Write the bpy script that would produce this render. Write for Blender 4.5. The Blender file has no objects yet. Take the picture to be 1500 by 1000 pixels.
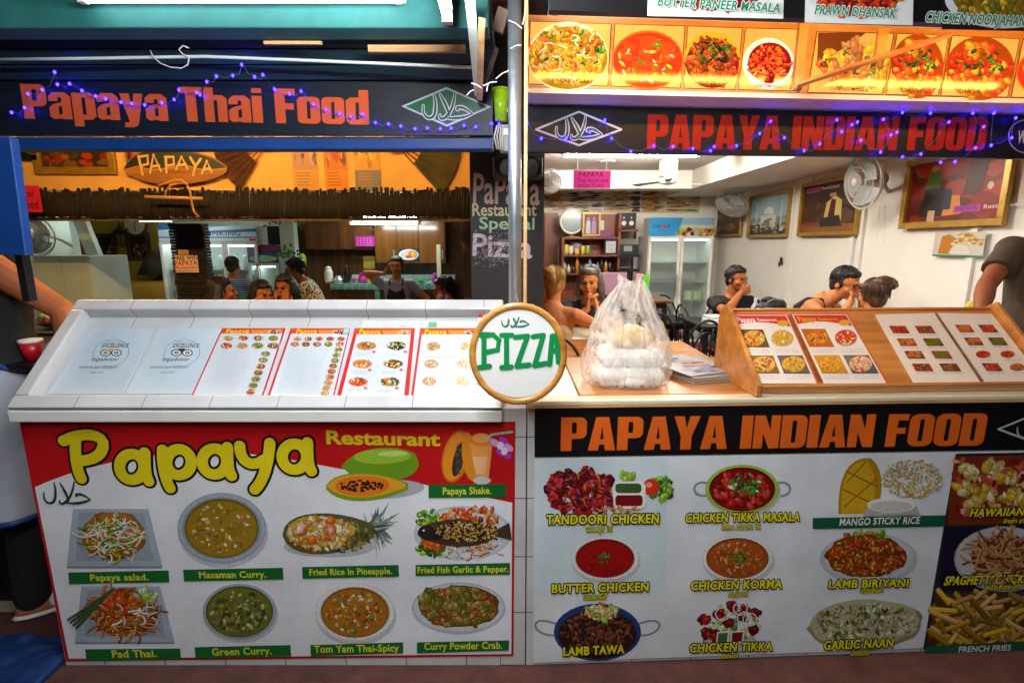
import bpy, math, random
from mathutils import Vector, Matrix, noise
from mathutils.geometry import tessellate_polygon
R = math.radians
V = Vector
sc = bpy.context.scene
col = sc.collection

# ---------------------------------------------------------------- camera, world, exposure
CAMH, PITCH = 1.65, R(10.8)
cam = bpy.data.cameras.new('camera')
cam.lens = 18.0
cam.sensor_width = 36.0
cam.clip_start = 0.02
cam.clip_end = 300
camo = bpy.data.objects.new('camera', cam)
col.objects.link(camo)
camo.location = (0, 0, CAMH)
camo.rotation_euler = (math.pi/2 - PITCH, 0, 0)
sc.camera = camo
world = bpy.data.worlds.new('World')
sc.world = world
world.use_nodes = True
bgn = world.node_tree.nodes['Background']
bgn.inputs[0].default_value = (0.55, 0.62, 0.80, 1)      # dim night glow of the street
bgn.inputs[1].default_value = 0.022
sc.view_settings.view_transform = 'Standard'
sc.view_settings.look = 'None'
sc.view_settings.exposure = 0.3
sc.view_settings.gamma = 1.0
sc.render.engine = 'CYCLES'
sc.cycles.use_denoising = True
sc.cycles.max_bounces = 8
sc.cycles.transparent_max_bounces = 16
sc.cycles.sample_clamp_indirect = 4.0
sc.cycles.caustics_reflective = False
sc.cycles.caustics_refractive = False
# lamp strengths (emitting tubes, lamps of the place)
L_FRONT, L_AWN, L_BOX, L_ROOM, L_KIT, L_HEAD, L_DOWN = 300, 12, 36, 270, 65, 150, 140

# ---------------------------------------------------------------- helpers
def S(h, k=1.0):
    h = h.lstrip('#')
    o = []
    for i in (0, 2, 4):
        c = int(h[i:i+2], 16)/255
        o.append((c/12.92 if c <= .04045 else ((c+.055)/1.055)**2.4)*k)
    return tuple(o)

def ray(px, py):
    u, v = (px-750)/750, (500-py)/750
    s, c = math.sin(PITCH), math.cos(PITCH)
    return V((u, v*s+c, v*c-s))

def at(px, py, Y):
    d = ray(px, py)
    return V((0, 0, CAMH)) + d*(Y/d.y)

def atz(px, py, Z):
    d = ray(px, py)
    return V((0, 0, CAMH)) + d*((Z-CAMH)/d.z)

def hit(px, py, o, n):
    d = ray(px, py)
    c = V((0, 0, CAMH))
    return c + d*((o-c).dot(n)/d.dot(n))

def wmat(o):
    M = o.matrix_basis.copy()
    while o.parent:
        o = o.parent
        M = o.matrix_basis @ M
    return M

def tag(o, label=None, cat=None, group=None, kind=None):
    if label: o['label'] = label
    if cat: o['category'] = cat
    if group: o['group'] = group
    if kind: o['kind'] = kind
    return o

def empty(name, loc, label, cat, group=None, mtx=None):
    o = bpy.data.objects.new(name, None)
    o.empty_display_size = .1
    col.objects.link(o)
    if mtx is not None: o.matrix_basis = mtx
    else: o.location = loc
    return tag(o, label, cat, group)

def kids(o): return [c for c in bpy.data.objects if c.parent == o]

def dup(o, parent=None):
    c = o.copy()
    col.objects.link(c)
    if parent: c.parent = parent
    for ch in kids(o): dup(ch, c)
    return c

class MB:
    def __init__(s): s.v = []; s.f = []; s.c = []
    def add(s, vs, fs, c=None):
        n = len(s.v)
        s.v += [V(p) for p in vs]
        s.f += [tuple(i+n for i in f) for f in fs]
        s.c += [c]*len(fs)
        return s
    def box(s, a, b, c=None, M=None):
        x0, x1 = sorted((a[0], b[0])); y0, y1 = sorted((a[1], b[1])); z0, z1 = sorted((a[2], b[2]))
        vs = [V(p) for p in ((x0,y0,z0),(x1,y0,z0),(x1,y1,z0),(x0,y1,z0),(x0,y0,z1),(x1,y0,z1),(x1,y1,z1),(x0,y1,z1))]
        if M: vs = [M @ p for p in vs]
        return s.add(vs, [(0,3,2,1),(4,5,6,7),(0,1,5,4),(1,2,6,5),(2,3,7,6),(3,0,4,7)], c)
    def prism(s, pts, off, c=None):
        """polygon (3-D points) swept along off"""
        n = len(pts); off = V(off)
        vs = [V(p) for p in pts] + [V(p)+off for p in pts]
        fs = [tuple(range(n)), tuple(range(2*n-1, n-1, -1))]
        fs += [(i, i+n, (i+1) % n+n, (i+1) % n) for i in range(n)]
        return s.add(vs, fs, c)
    def tube(s, pts, r, seg=8, c=None, closed=False, cap=True):
        pts = [V(p) for p in pts]
        n = len(pts)
        rs = r if isinstance(r, (list, tuple)) else [r]*n
        vs = []; fs = []
        up = None
        for i, p in enumerate(pts):
            if closed: t = pts[(i+1) % n]-pts[i-1]
            else: t = pts[min(i+1, n-1)]-pts[max(i-1, 0)]
            t = t.normalized() if t.length > 1e-9 else V((0, 0, 1))
            if up is None:
                up = V((0, 0, 1)) if abs(t.z) < .9 else V((1, 0, 0))
            a = t.cross(up)
            if a.length < 1e-6: a = t.cross(V((1, .3, .2)))
            a.normalize(); b = a.cross(t).normalized(); up = b
            rr = rs[i]
            rx, ry = rr if isinstance(rr, tuple) else (rr, rr)
            for k in range(seg):
                w = 2*math.pi*k/seg
                vs.append(p + a*(rx*math.cos(w)) + b*(ry*math.sin(w)))
        m = n if closed else n-1
        for i in range(m):
            for k in range(seg):
                k2 = (k+1) % seg; j = (i+1) % n
                fs.append((i*seg+k, i*seg+k2, j*seg+k2, j*seg+k))
        if cap and not closed:
            fs.append(tuple(range(seg-1, -1, -1)))
            fs.append(tuple((n-1)*seg+k for k in range(seg)))
        return s.add(vs, fs, c)
    def ball(s, ctr, r, seg=14, rings=9, M=None, c=None, fn=None):
        rx, ry, rz = r if isinstance(r, (tuple, list)) else (r, r, r)
        ctr = V(ctr); vs = []; fs = []
        for i in range(rings+1):
            th = math.pi*i/rings
            for k in range(seg):
                ph = 2*math.pi*k/seg
                p = V((rx*math.sin(th)*math.cos(ph), ry*math.sin(th)*math.sin(ph), rz*math.cos(th)))
                if fn: p = fn(p)
                if M: p = M @ p
                vs.append(ctr+p)
        for i in range(rings):
            for k in range(seg):
                k2 = (k+1) % seg
                fs.append((i*seg+k, (i+1)*seg+k, (i+1)*seg+k2, i*seg+k2))
        return s.add(vs, fs, c)
    def lathe(s, ctr, prof, seg=20, axis='z', c=None, M=None):
        ctr = V(ctr); vs = []; fs = []
        n = len(prof)
        for r, h in prof:
            for k in range(seg):
                w = 2*math.pi*k/seg
                p = V((r*math.cos(w), r*math.sin(w), h))
                if axis == 'y': p = V((p.x, -p.z, p.y))
                if axis == 'x': p = V((p.z, p.x, p.y))
                if M: p = M @ p
                vs.append(ctr+p)
        for i in range(n-1):
            for k in range(seg):
                k2 = (k+1) % seg
                fs.append((i*seg+k, i*seg+k2, (i+1)*seg+k2, (i+1)*seg+k))
        fs.append(tuple(range(seg-1, -1, -1)))
        fs.append(tuple((n-1)*seg+k for k in range(seg)))
        return s.add(vs, fs, c)
    def build(s, name, m, parent=None, smooth=False, bevel=0, base=True):
        me = bpy.data.meshes.new(name)
        o = bpy.data.objects.new(name, me)
        col.objects.link(o)
        if parent:
            o.parent = parent
            I = wmat(parent).inverted()
            vs = [I @ p for p in s.v]
        elif base:
            lo = V((min(p[i] for p in s.v) for i in range(3))); hi = V((max(p[i] for p in s.v) for i in range(3)))
            b = V(((lo.x+hi.x)/2, (lo.y+hi.y)/2, lo.z))
            o.location = b
            vs = [p-b for p in s.v]
        else: vs = s.v
        me.from_pydata([tuple(p) for p in vs], [], s.f)
        me.materials.append(m)
        if any(c is not None for c in s.c):
            at_ = me.color_attributes.new('Col', 'FLOAT_COLOR', 'CORNER')
            k = 0
            data = []
            for poly, c in zip(me.polygons, s.c):
                c = c or (.5, .5, .5)
                data += list((c[0], c[1], c[2], 1))*poly.loop_total
            at_.data.foreach_set('color', data)
        if smooth:
            me.polygons.foreach_set('use_smooth', [True]*len(me.polygons))
        if bevel:
            bv = o.modifiers.new('bevel', 'BEVEL'); bv.width = bevel; bv.segments = 2; bv.limit_method = 'ANGLE'
        me.validate()
        return o

def blend(name, mb, m, parent, voxel=.008, it=4, smoothf=.5):
    """fuse overlapping closed shapes into one continuous surface"""
    me = bpy.data.meshes.new('tmp'); me.from_pydata([tuple(p) for p in mb.v], [], mb.f)
    o = bpy.data.objects.new('tmp', me); col.objects.link(o)
    r = o.modifiers.new('r', 'REMESH'); r.mode = 'VOXEL'; r.voxel_size = voxel
    s = o.modifiers.new('s', 'SMOOTH'); s.factor = smoothf; s.iterations = it
    dg = bpy.context.evaluated_depsgraph_get()
    e = o.evaluated_get(dg)
    m2 = bpy.data.meshes.new_from_object(e)
    bpy.data.objects.remove(o); bpy.data.meshes.remove(me)
    m2.name = name
    m2.materials.clear(); m2.materials.append(m)
    m2.polygons.foreach_set('use_smooth', [True]*len(m2.polygons))
    n = bpy.data.objects.new(name, m2); col.objects.link(n)
    if parent: n.parent = parent
    return n

# ---------------------------------------------------------------- materials
def nodes_of(name):
    m = bpy.data.materials.new(name); m.use_nodes = True
    nt = m.node_tree
    return m, nt, nt.nodes['Principled BSDF']

def mat(name, c, rough=.5, metal=0, bump=0, bs=60, var=0, vs=6, stretch=None, emit=0, ecol=None, spec=None, coat=0):
    m, nt, b = nodes_of(name)
    b.inputs['Base Color'].default_value = (*c, 1)
    b.inputs['Roughness'].default_value = rough
    b.inputs['Metallic'].default_value = metal
    if spec is not None: b.inputs['Specular IOR Level'].default_value = spec
    if coat: b.inputs['Coat Weight'].default_value = coat; b.inputs['Coat Roughness'].default_value = .08
    if emit:
        b.inputs['Emission Color'].default_value = (*(ecol or c), 1)
        b.inputs['Emission Strength'].default_value = emit
    if var or bump:
        tc = nt.nodes.new('ShaderNodeTexCoord'); mp = nt.nodes.new('ShaderNodeMapping')
        nt.links.new(tc.outputs['Object'], mp.inputs[0])
        if stretch: mp.inputs['Scale'].default_value = stretch
    if var:
        nz = nt.nodes.new('ShaderNodeTexNoise'); nz.inputs['Scale'].default_value = vs; nz.inputs['Detail'].default_value = 6
        nz.inputs['Roughness'].default_value = .65
        rp = nt.nodes.new('ShaderNodeValToRGB')
        rp.color_ramp.elements[0].position = .3; rp.color_ramp.elements[1].position = .7
        rp.color_ramp.elements[0].color = (*[x*(1-var) for x in c], 1)
        rp.color_ramp.elements[1].color = (*[min(1, x*(1+var)) for x in c], 1)
        nt.links.new(mp.outputs[0], nz.inputs[0]); nt.links.new(nz.outputs[0], rp.inputs[0]); nt.links.new(rp.outputs[0], b.inputs['Base Color'])
        mr = nt.nodes.new('ShaderNodeMapRange'); mr.inputs[3].default_value = max(.05, rough-.12); mr.inputs[4].default_value = min(1, rough+.15)
        nt.links.new(nz.outputs[0], mr.inputs[0]); nt.links.new(mr.outputs[0], b.inputs['Roughness'])
    if bump:
        n2 = nt.nodes.new('ShaderNodeTexNoise'); n2.inputs['Scale'].default_value = bs; n2.inputs['Detail'].default_value = 5
        bp = nt.nodes.new('ShaderNodeBump'); bp.inputs['Strength'].default_value = bump; bp.inputs['Distance'].default_value = .01
        nt.links.new(mp.outputs[0], n2.inputs[0]); nt.links.new(n2.outputs[0], bp.inputs['Height']); nt.links.new(bp.outputs[0], b.inputs['Normal'])
    return m

def wood(name, c1, c2, rough=.4, axis=0, scale=4.0, coat=0):
    m, nt, b = nodes_of(name)
    tc = nt.nodes.new('ShaderNodeTexCoord'); mp = nt.nodes.new('ShaderNodeMapping')
    s = [scale*6]*3; s[axis] = scale*.5
    mp.inputs['Scale'].default_value = s
    nz = nt.nodes.new('ShaderNodeTexNoise'); nz.inputs['Scale'].default_value = 1; nz.inputs['Detail'].default_value = 7; nz.inputs['Distortion'].default_value = .6
    rp = nt.nodes.new('ShaderNodeValToRGB'); rp.color_ramp.elements[0].position = .32; rp.color_ramp.elements[1].position = .68
    rp.color_ramp.elements[0].color = (*c1, 1); rp.color_ramp.elements[1].color = (*c2, 1)
    bp = nt.nodes.new('ShaderNodeBump'); bp.inputs['Strength'].default_value = .15; bp.inputs['Distance'].default_value = .004
    nt.links.new(tc.outputs['Object'], mp.inputs[0]); nt.links.new(mp.outputs[0], nz.inputs[0]); nt.links.new(nz.outputs[0], rp.inputs[0])
    nt.links.new(rp.outputs[0], b.inputs['Base Color']); nt.links.new(nz.outputs[0], bp.inputs['Height']); nt.links.new(bp.outputs[0], b.inputs['Normal'])
    b.inputs['Roughness'].default_value = rough
    if coat: b.inputs['Coat Weight'].default_value = coat; b.inputs['Coat Roughness'].default_value = .12
    return m

def tiles(name, c, grout, w=.2, h=.2, gap=.0025, rough=.18, axes='xz', var=.05, shift=.0, ofs=(0, 0)):
    m, nt, b = nodes_of(name)
    tc = nt.nodes.new('ShaderNodeTexCoord'); sp = nt.nodes.new('ShaderNodeSeparateXYZ'); cb = nt.nodes.new('ShaderNodeCombineXYZ')
    nt.links.new(tc.outputs['Object'], sp.inputs[0])
    for i, a in enumerate(axes):
        ad = nt.nodes.new('ShaderNodeMath'); ad.operation = 'ADD'; ad.inputs[1].default_value = ofs[i]
        nt.links.new(sp.outputs['xyz'.index(a)], ad.inputs[0]); nt.links.new(ad.outputs[0], cb.inputs[i])
    br = nt.nodes.new('ShaderNodeTexBrick'); br.offset = shift; br.inputs['Scale'].default_value = 1
    br.inputs['Color1'].default_value = (*c, 1); br.inputs['Color2'].default_value = (*[x*(1-var) for x in c], 1)
    br.inputs['Mortar'].default_value = (*grout, 1); br.inputs['Mortar Size'].default_value = gap
    br.inputs['Mortar Smooth'].default_value = .3
    br.inputs['Brick Width'].default_value = w; br.inputs['Row Height'].default_value = h
    nt.links.new(cb.outputs[0], br.inputs[0])
    nz = nt.nodes.new('ShaderNodeTexNoise'); nz.inputs['Scale'].default_value = 5; nz.inputs['Detail'].default_value = 6
    nt.links.new(tc.outputs['Object'], nz.inputs[0])
    mx = nt.nodes.new('ShaderNodeMixRGB'); mx.blend_type = 'MULTIPLY'; mx.inputs[0].default_value = .5
    nt.links.new(br.outputs[0], mx.inputs[1]); nt.links.new(nz.outputs[0], mx.inputs[2])
    g = nt.nodes.new('ShaderNodeGamma'); g.inputs[1].default_value = .8
    nt.links.new(mx.outputs[0], g.inputs[0]); nt.links.new(g.outputs[0], b.inputs['Base Color'])
    bp = nt.nodes.new('ShaderNodeBump'); bp.inputs['Strength'].default_value = .4; bp.inputs['Distance'].default_value = .003; bp.invert = True
    nt.links.new(br.outputs['Fac'], bp.inputs['Height']); nt.links.new(bp.outputs[0], b.inputs['Normal'])
    b.inputs['Roughness'].default_value = rough
    return m

def printmat(name, rough=.35, emit=0, coat=0, bump=0, bs=3, grain=.07):
    m, nt, b = nodes_of(name)
    a = nt.nodes.new('ShaderNodeAttribute'); a.attribute_name = 'Col'
    tc = nt.nodes.new('ShaderNodeTexCoord')
    nz = nt.nodes.new('ShaderNodeTexNoise'); nz.inputs['Scale'].default_value = 160; nz.inputs['Detail'].default_value = 3
    nt.links.new(tc.outputs['Object'], nz.inputs[0])
    mr = nt.nodes.new('ShaderNodeMapRange'); mr.inputs[1].default_value = .3; mr.inputs[2].default_value = .7
    mr.inputs[3].default_value = 1-grain; mr.inputs[4].default_value = 1+grain*.3
    nt.links.new(nz.outputs[0], mr.inputs[0])
    mx = nt.nodes.new('ShaderNodeVectorMath'); mx.operation = 'SCALE'
    n3 = nt.nodes.new('ShaderNodeTexNoise'); n3.inputs['Scale'].default_value = 4; n3.inputs['Detail'].default_value = 5; nt.links.new(tc.outputs['Object'], n3.inputs[0])
    m3 = nt.nodes.new('ShaderNodeMapRange'); m3.inputs[1].default_value = .3; m3.inputs[2].default_value = .7; m3.inputs[3].default_value = .84; m3.inputs[4].default_value = 1.06
    ml = nt.nodes.new('ShaderNodeMath'); ml.operation = 'MULTIPLY'
    nt.links.new(n3.outputs[0], m3.inputs[0]); nt.links.new(mr.outputs[0], ml.inputs[0]); nt.links.new(m3.outputs[0], ml.inputs[1])
    b.inputs['Specular IOR Level'].default_value = .3
    nt.links.new(a.outputs['Color'], mx.inputs[0]); nt.links.new(ml.outputs[0], mx.inputs['Scale'])
    nt.links.new(mx.outputs[0], b.inputs['Base Color'])
    if emit:
        nt.links.new(mx.outputs[0], b.inputs['Emission Color']); b.inputs['Emission Strength'].default_value = emit
    b.inputs['Roughness'].default_value = rough
    if coat: b.inputs['Coat Weight'].default_value = coat; b.inputs['Coat Roughness'].default_value = .1
    if bump:
        n2 = nt.nodes.new('ShaderNodeTexNoise'); n2.inputs['Scale'].default_value = bs; n2.inputs['Detail'].default_value = 2
        bp = nt.nodes.new('ShaderNodeBump'); bp.inputs['Strength'].default_value = bump; bp.inputs['Distance'].default_value = .02
        nt.links.new(tc.outputs['Object'], n2.inputs[0]); nt.links.new(n2.outputs[0], bp.inputs['Height']); nt.links.new(bp.outputs[0], b.inputs['Normal'])
    return m

def glow(name, c, s):
    m = bpy.data.materials.new(name); m.use_nodes = True
    nt = m.node_tree; nt.nodes.remove(nt.nodes['Principled BSDF'])
    e = nt.nodes.new('ShaderNodeEmission'); e.inputs[0].default_value = (*c, 1); e.inputs[1].default_value = s
    nt.links.new(e.outputs[0], nt.nodes['Material Output'].inputs[0])
    return m

M = dict(
    print=printmat('printed_vinyl', .42, bump=.22), lam=printmat('laminated_print', .3, coat=.12, grain=.05),
    box=printmat('lightbox_print', .10, emit=.62, coat=.9), food=printmat('food_print', .42, bump=.22, grain=.2), matte=printmat('matte_print', .7), cloth=printmat('printed_cloth', .8),
    white=mat('white_paint', S('#e8e6e0'), .5, var=.06), wall=mat('white_wall', S('#e9e6de'), .75, var=.06, vs=2, bump=.05, bs=30),
    ceil=mat('ceiling_paint', S('#eeeae2'), .8, var=.04, vs=2),
    steel=mat('galvanised_steel', S('#b4bec6'), .42, .9, var=.18, vs=9, bump=.04, bs=25),
    dark=mat('dark_metal', S('#1b1b1d'), .4, .3), black=mat('black_plastic', S('#0a0a0c'), .5, var=.2),
    blue=mat('blue_enamel', S('#073878'), .5, var=.15, vs=5), teal=mat('teal_paint', S('#1f625f'), .7, var=.25, vs=7, bump=.1),
    navy=mat('navy_vinyl', S('#06101a'), .5, var=.3, vs=4, bump=.25, bs=8, stretch=(1, 1, 6)),
    slat=mat('dark_slat', S('#0c2a30'), .4, var=.35, vs=5, bump=.2, bs=12, stretch=(1, 4, 4)),
    ply=wood('plywood', S('#b98350'), S('#e0b27c'), .45, 0, 3, .2), plyz=wood('plywood_upright', S('#b07d4c'), S('#dfb582'), .5, 2, 3),
    oak=wood('varnished_wood', S('#a8682c'), S('#cf8c46'), .25, 0, 3, .4), rim=wood('bent_wood', S('#a46a24'), S('#d59a4a'), .35, 0, 6, .3),
    brown=wood('brown_wood', S('#3a2213'), S('#6a4124'), .4, 2, 2), cab=wood('cabinet_wood', S('#452a16'), S('#6b4222'), .25, 2, 1.5),
    redwood=wood('red_wood', S('#5a2a14'), S('#8a4523'), .4, 2, 2), bamboo=wood('dark_bamboo', S('#0b0705'), S('#20130d'), .8, 2, 4),
    post=wood('weathered_post', S('#4a3a30'), S('#7d6552'), .7, 2, 3), ochre=mat('ochre_wall', S('#e6b264'), .7, var=.16, vs=3),
    olive=mat('olive_wall', S('#b7942f'), .7, var=.1, vs=2), mint=mat('mint_panel', S('#c3d2c8'), .5, var=.06, vs=3),
    ttile=tiles('white_tile', S('#d6d5d1'), S('#6f6a62'), .24, .24, .0026, .2), stile=tiles('tray_tile', S('#cfd1d2'), S('#7d786e'), .235, .6, .0016, .15, 'xy'),
    gtile=tiles('green_tile', S('#4fae9b'), S('#c9d6cf'), .09, .09, .006, .2, 'xz'), wtile=tiles('kitchen_tile', S('#d3e2da'), S('#8fa79b'), .15, .15, .004, .2, 'xz'),
    ftile=tiles('floor_tile', S('#a89884'), S('#6d6257'), .4, .4, .004, .25, 'xy'),
    street=mat('street_paving', S('#57322b'), .8, var=.45, vs=9, bump=.4, bs=60), led=glow('blue_led', (.012, .005, 1.0), 42),
    tube=glow('cool_tube', (.86, .95, 1.0), L_AWN), ftube=glow('front_tube', (.92, .97, 1.0), L_FRONT), ytube=glow('warm_tube', (1.0, .46, .085), L_BOX),
    rtube=glow('room_tube', (1.0, .93, .80), L_ROOM), ktube=glow('kitchen_tube', (.90, 1.0, .95), L_KIT), htube=glow('assumed_amber_tube', (1.0, .55, .16), L_HEAD),
    down=glow('downlight', (1.0, .86, .66), L_DOWN), wire=mat('cable_sheath', S('#56566a'), .6), wirew=mat('white_cable', S('#c9ccc9'), .5),
    fangrey=mat('fan_plastic', S('#b4b2a9'), .4), gold=mat('gilt_frame', S('#a8812e'), .35, .4, var=.25, vs=20), pink=mat('pink_paper', S('#e0399c'), .7),
    glass=None, lime=mat('lime_plastic', S('#8fc21a'), .35), grey=mat('grey_box', S('#8b8f90'), .5, var=.15), mirror=mat('mirror_glass', S('#dfe6e6'), .06, 1),
    skin=None, alu=mat('aluminium', S('#c9cdce'), .3, .9), maroon=mat('maroon_seat', S('#7c1f22'), .5), conduit=mat('white_conduit', S('#cfd4cf'), .4),
    cream=mat('cream_plastic', S('#d8cfae'), .4), foam=mat('white_foam', S('#eeece6'), .6, bump=.1), paper=mat('white_paper', S('#efece4'), .7),
)
# ---------------------------------------------------------------- flat prints (menus, signs, posters): layers of thin printed shapes in a plane
class Plane:
    """plane with local axes; .loc(px,py) gives plane coordinates of the point seen at that pixel of the photograph"""
    def __init__(s, o, ux, uy):
        s.o = V(o); s.ux = V(ux).normalized(); s.n = s.ux.cross(V(uy)).normalized(); s.uy = s.n.cross(s.ux)
        m = Matrix((s.ux, s.uy, s.n)).transposed().to_4x4(); m.translation = s.o; s.m = m
    def loc(s, px, py):
        d = hit(px, py, s.o, s.n)-s.o
        return (d.dot(s.ux), d.dot(s.uy))

STEP = 3.5e-6
class Pr:
    def __init__(s, pl, z=.0006): s.pl = pl; s.z = z; s.mb = MB()
    def poly(s, pts, c, local=False):
        if not local: pts = [s.pl.loc(*p) for p in pts]
        if sum(pts[i-1][0]*pts[i][1]-pts[i][0]*pts[i-1][1] for i in range(len(pts))) < 0: pts = pts[::-1]
        s.mb.add([(x, y, s.z) for x, y in pts], [tuple(range(len(pts)))], c); s.z += STEP
    def tess(s, loops, c):
        """local coords, first loop outer, others holes"""
        L = [[V((x, y, 0)) for x, y in l] for l in loops]
        flat = [p for l in L for p in l]
        tr = tessellate_polygon(L)
        fs = []
        for t in tr:
            a, b, d = (flat[i] for i in t)
            fs.append(t if (b-a).cross(d-a).z > 0 else t[::-1])
        s.mb.add([(p.x, p.y, s.z) for p in flat], fs, c); s.z += STEP
    def rect(s, x0, y0, x1, y1, c): s.poly([(x0, y1), (x1, y1), (x1, y0), (x0, y0)], c)
    def ell(s, cx, cy, rx, ry, c, n=28, rot=0, wob=0, rnd=None):
        ca, sa = math.cos(rot), math.sin(rot); P = []
        for i in range(n):
            a = 2*math.pi*i/n; k = 1+(rnd.uniform(-wob, wob) if rnd else 0)
            x, y = rx*k*math.cos(a), ry*k*math.sin(a)
            P.append((cx+x*ca-y*sa, cy+x*sa+y*ca))
        s.poly(P, c)
    def ring(s, cx, cy, rx, ry, w, c, n=36):
        for i in range(n):
            a, b = 2*math.pi*i/n, 2*math.pi*(i+1)/n
            s.poly([(cx+rx*math.cos(a), cy+ry*math.sin(a)), (cx+rx*math.cos(b), cy+ry*math.sin(b)),
                    (cx+(rx-w)*math.cos(b), cy+(ry-w)*math.sin(b)), (cx+(rx-w)*math.cos(a), cy+(ry-w)*math.sin(a))], c)
    def stroke(s, pts, w, c, caps=True, local=False, taper=None):
        if not local: pts = [s.pl.loc(*p) for p in pts]; w = w*s.scale(pts[0])
        n = len(pts); L = []; Rr = []
        for i in range(n):
            a = pts[max(i-1, 0)]; b = pts[min(i+1, n-1)]
            dx, dy = b[0]-a[0], b[1]-a[1]; l = math.hypot(dx, dy) or 1
            ww = w/2*(taper[i] if taper else 1)
            L.append((pts[i][0]-dy/l*ww, pts[i][1]+dx/l*ww)); Rr.append((pts[i][0]+dy/l*ww, pts[i][1]-dx/l*ww))
        for i in range(n-1): s.poly([Rr[i], Rr[i+1], L[i+1], L[i]], c, True)
        for i in range(n) if caps else []:
            ww = w/2*(taper[i] if taper else 1)
            s.poly([(pts[i][0]+ww*math.cos(k*.449), pts[i][1]+ww*math.sin(k*.449)) for k in range(14)], c, True)
    def scale(s, p=(0, 0)):
        w = s.pl.m @ V((p[0], p[1], 0))
        return (w.y*math.cos(PITCH)-(w.z-CAMH)*math.sin(PITCH))/750
    def build(s, name, parent, m='print'):
        vs = s.mb.v; s.mb.v = [s.pl.m @ p for p in vs]
        return s.mb.build(name, M[m], parent, base=parent is None)

TXT = {}
def text_mesh(t, off, sp):
    k = (t, off, sp)
    if k not in TXT:
        c = bpy.data.curves.new('lettering', 'FONT'); c.body = t; c.offset = off; c.space_character = sp; c.resolution_u = 3
        o = bpy.data.objects.new('lettering', c)
        me = o.to_mesh()
        TXT[k] = ([v.co.copy() for v in me.vertices], [tuple(p.vertices) for p in me.polygons])
        o.to_mesh_clear(); bpy.data.objects.remove(o); bpy.data.curves.remove(c)
    return TXT[k]

def frame_of(pr, bl, br, top):
    a, b, t = pr.pl.loc(*bl), pr.pl.loc(*br), pr.pl.loc(bl[0], top)
    h = math.hypot(t[0]-a[0], t[1]-a[1])
    return V(a), V((b[0]-a[0], b[1]-a[1])), h

def txt(pr, t, bl, br, top, c, off=.018, sp=1.06, shear=0, outline=None, ow=.02):
    """lettering whose baseline runs bl-br and whose capitals reach up to y=top"""
    D8 = [(math.cos(q*math.pi/4)*ow*3.9, math.sin(q*math.pi/4)*ow*3.9) for q in range(8)] if outline else []
    for (sx_, sy_), cc in [(d, outline) for d in D8]+([((-.010, 0), c), ((.010, 0), c)] if outline else [])+[((0, 0), c)]:
        vs, fs = text_mesh(t, off, sp)
        if not vs: return
        vb = vs; vs = [V((v.x+sx_, v.y+sy_, 0)) for v in vs]
        x0 = min(v.x for v in vb); x1 = max(v.x for v in vb)
        a, X, h = frame_of(pr, bl, br, top)
        ux = X.normalized(); uy = V((-ux.y, ux.x)); k = X.length/(x1-x0); ky = h/.69
        P = []
        for v in vs:
            p = a+ux*((v.x-x0)*k+v.y*ky*shear)+uy*(v.y*ky); P.append((p.x, p.y, pr.z))
        pr.mb.add(P, fs, cc); pr.z += STEP*3

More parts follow.
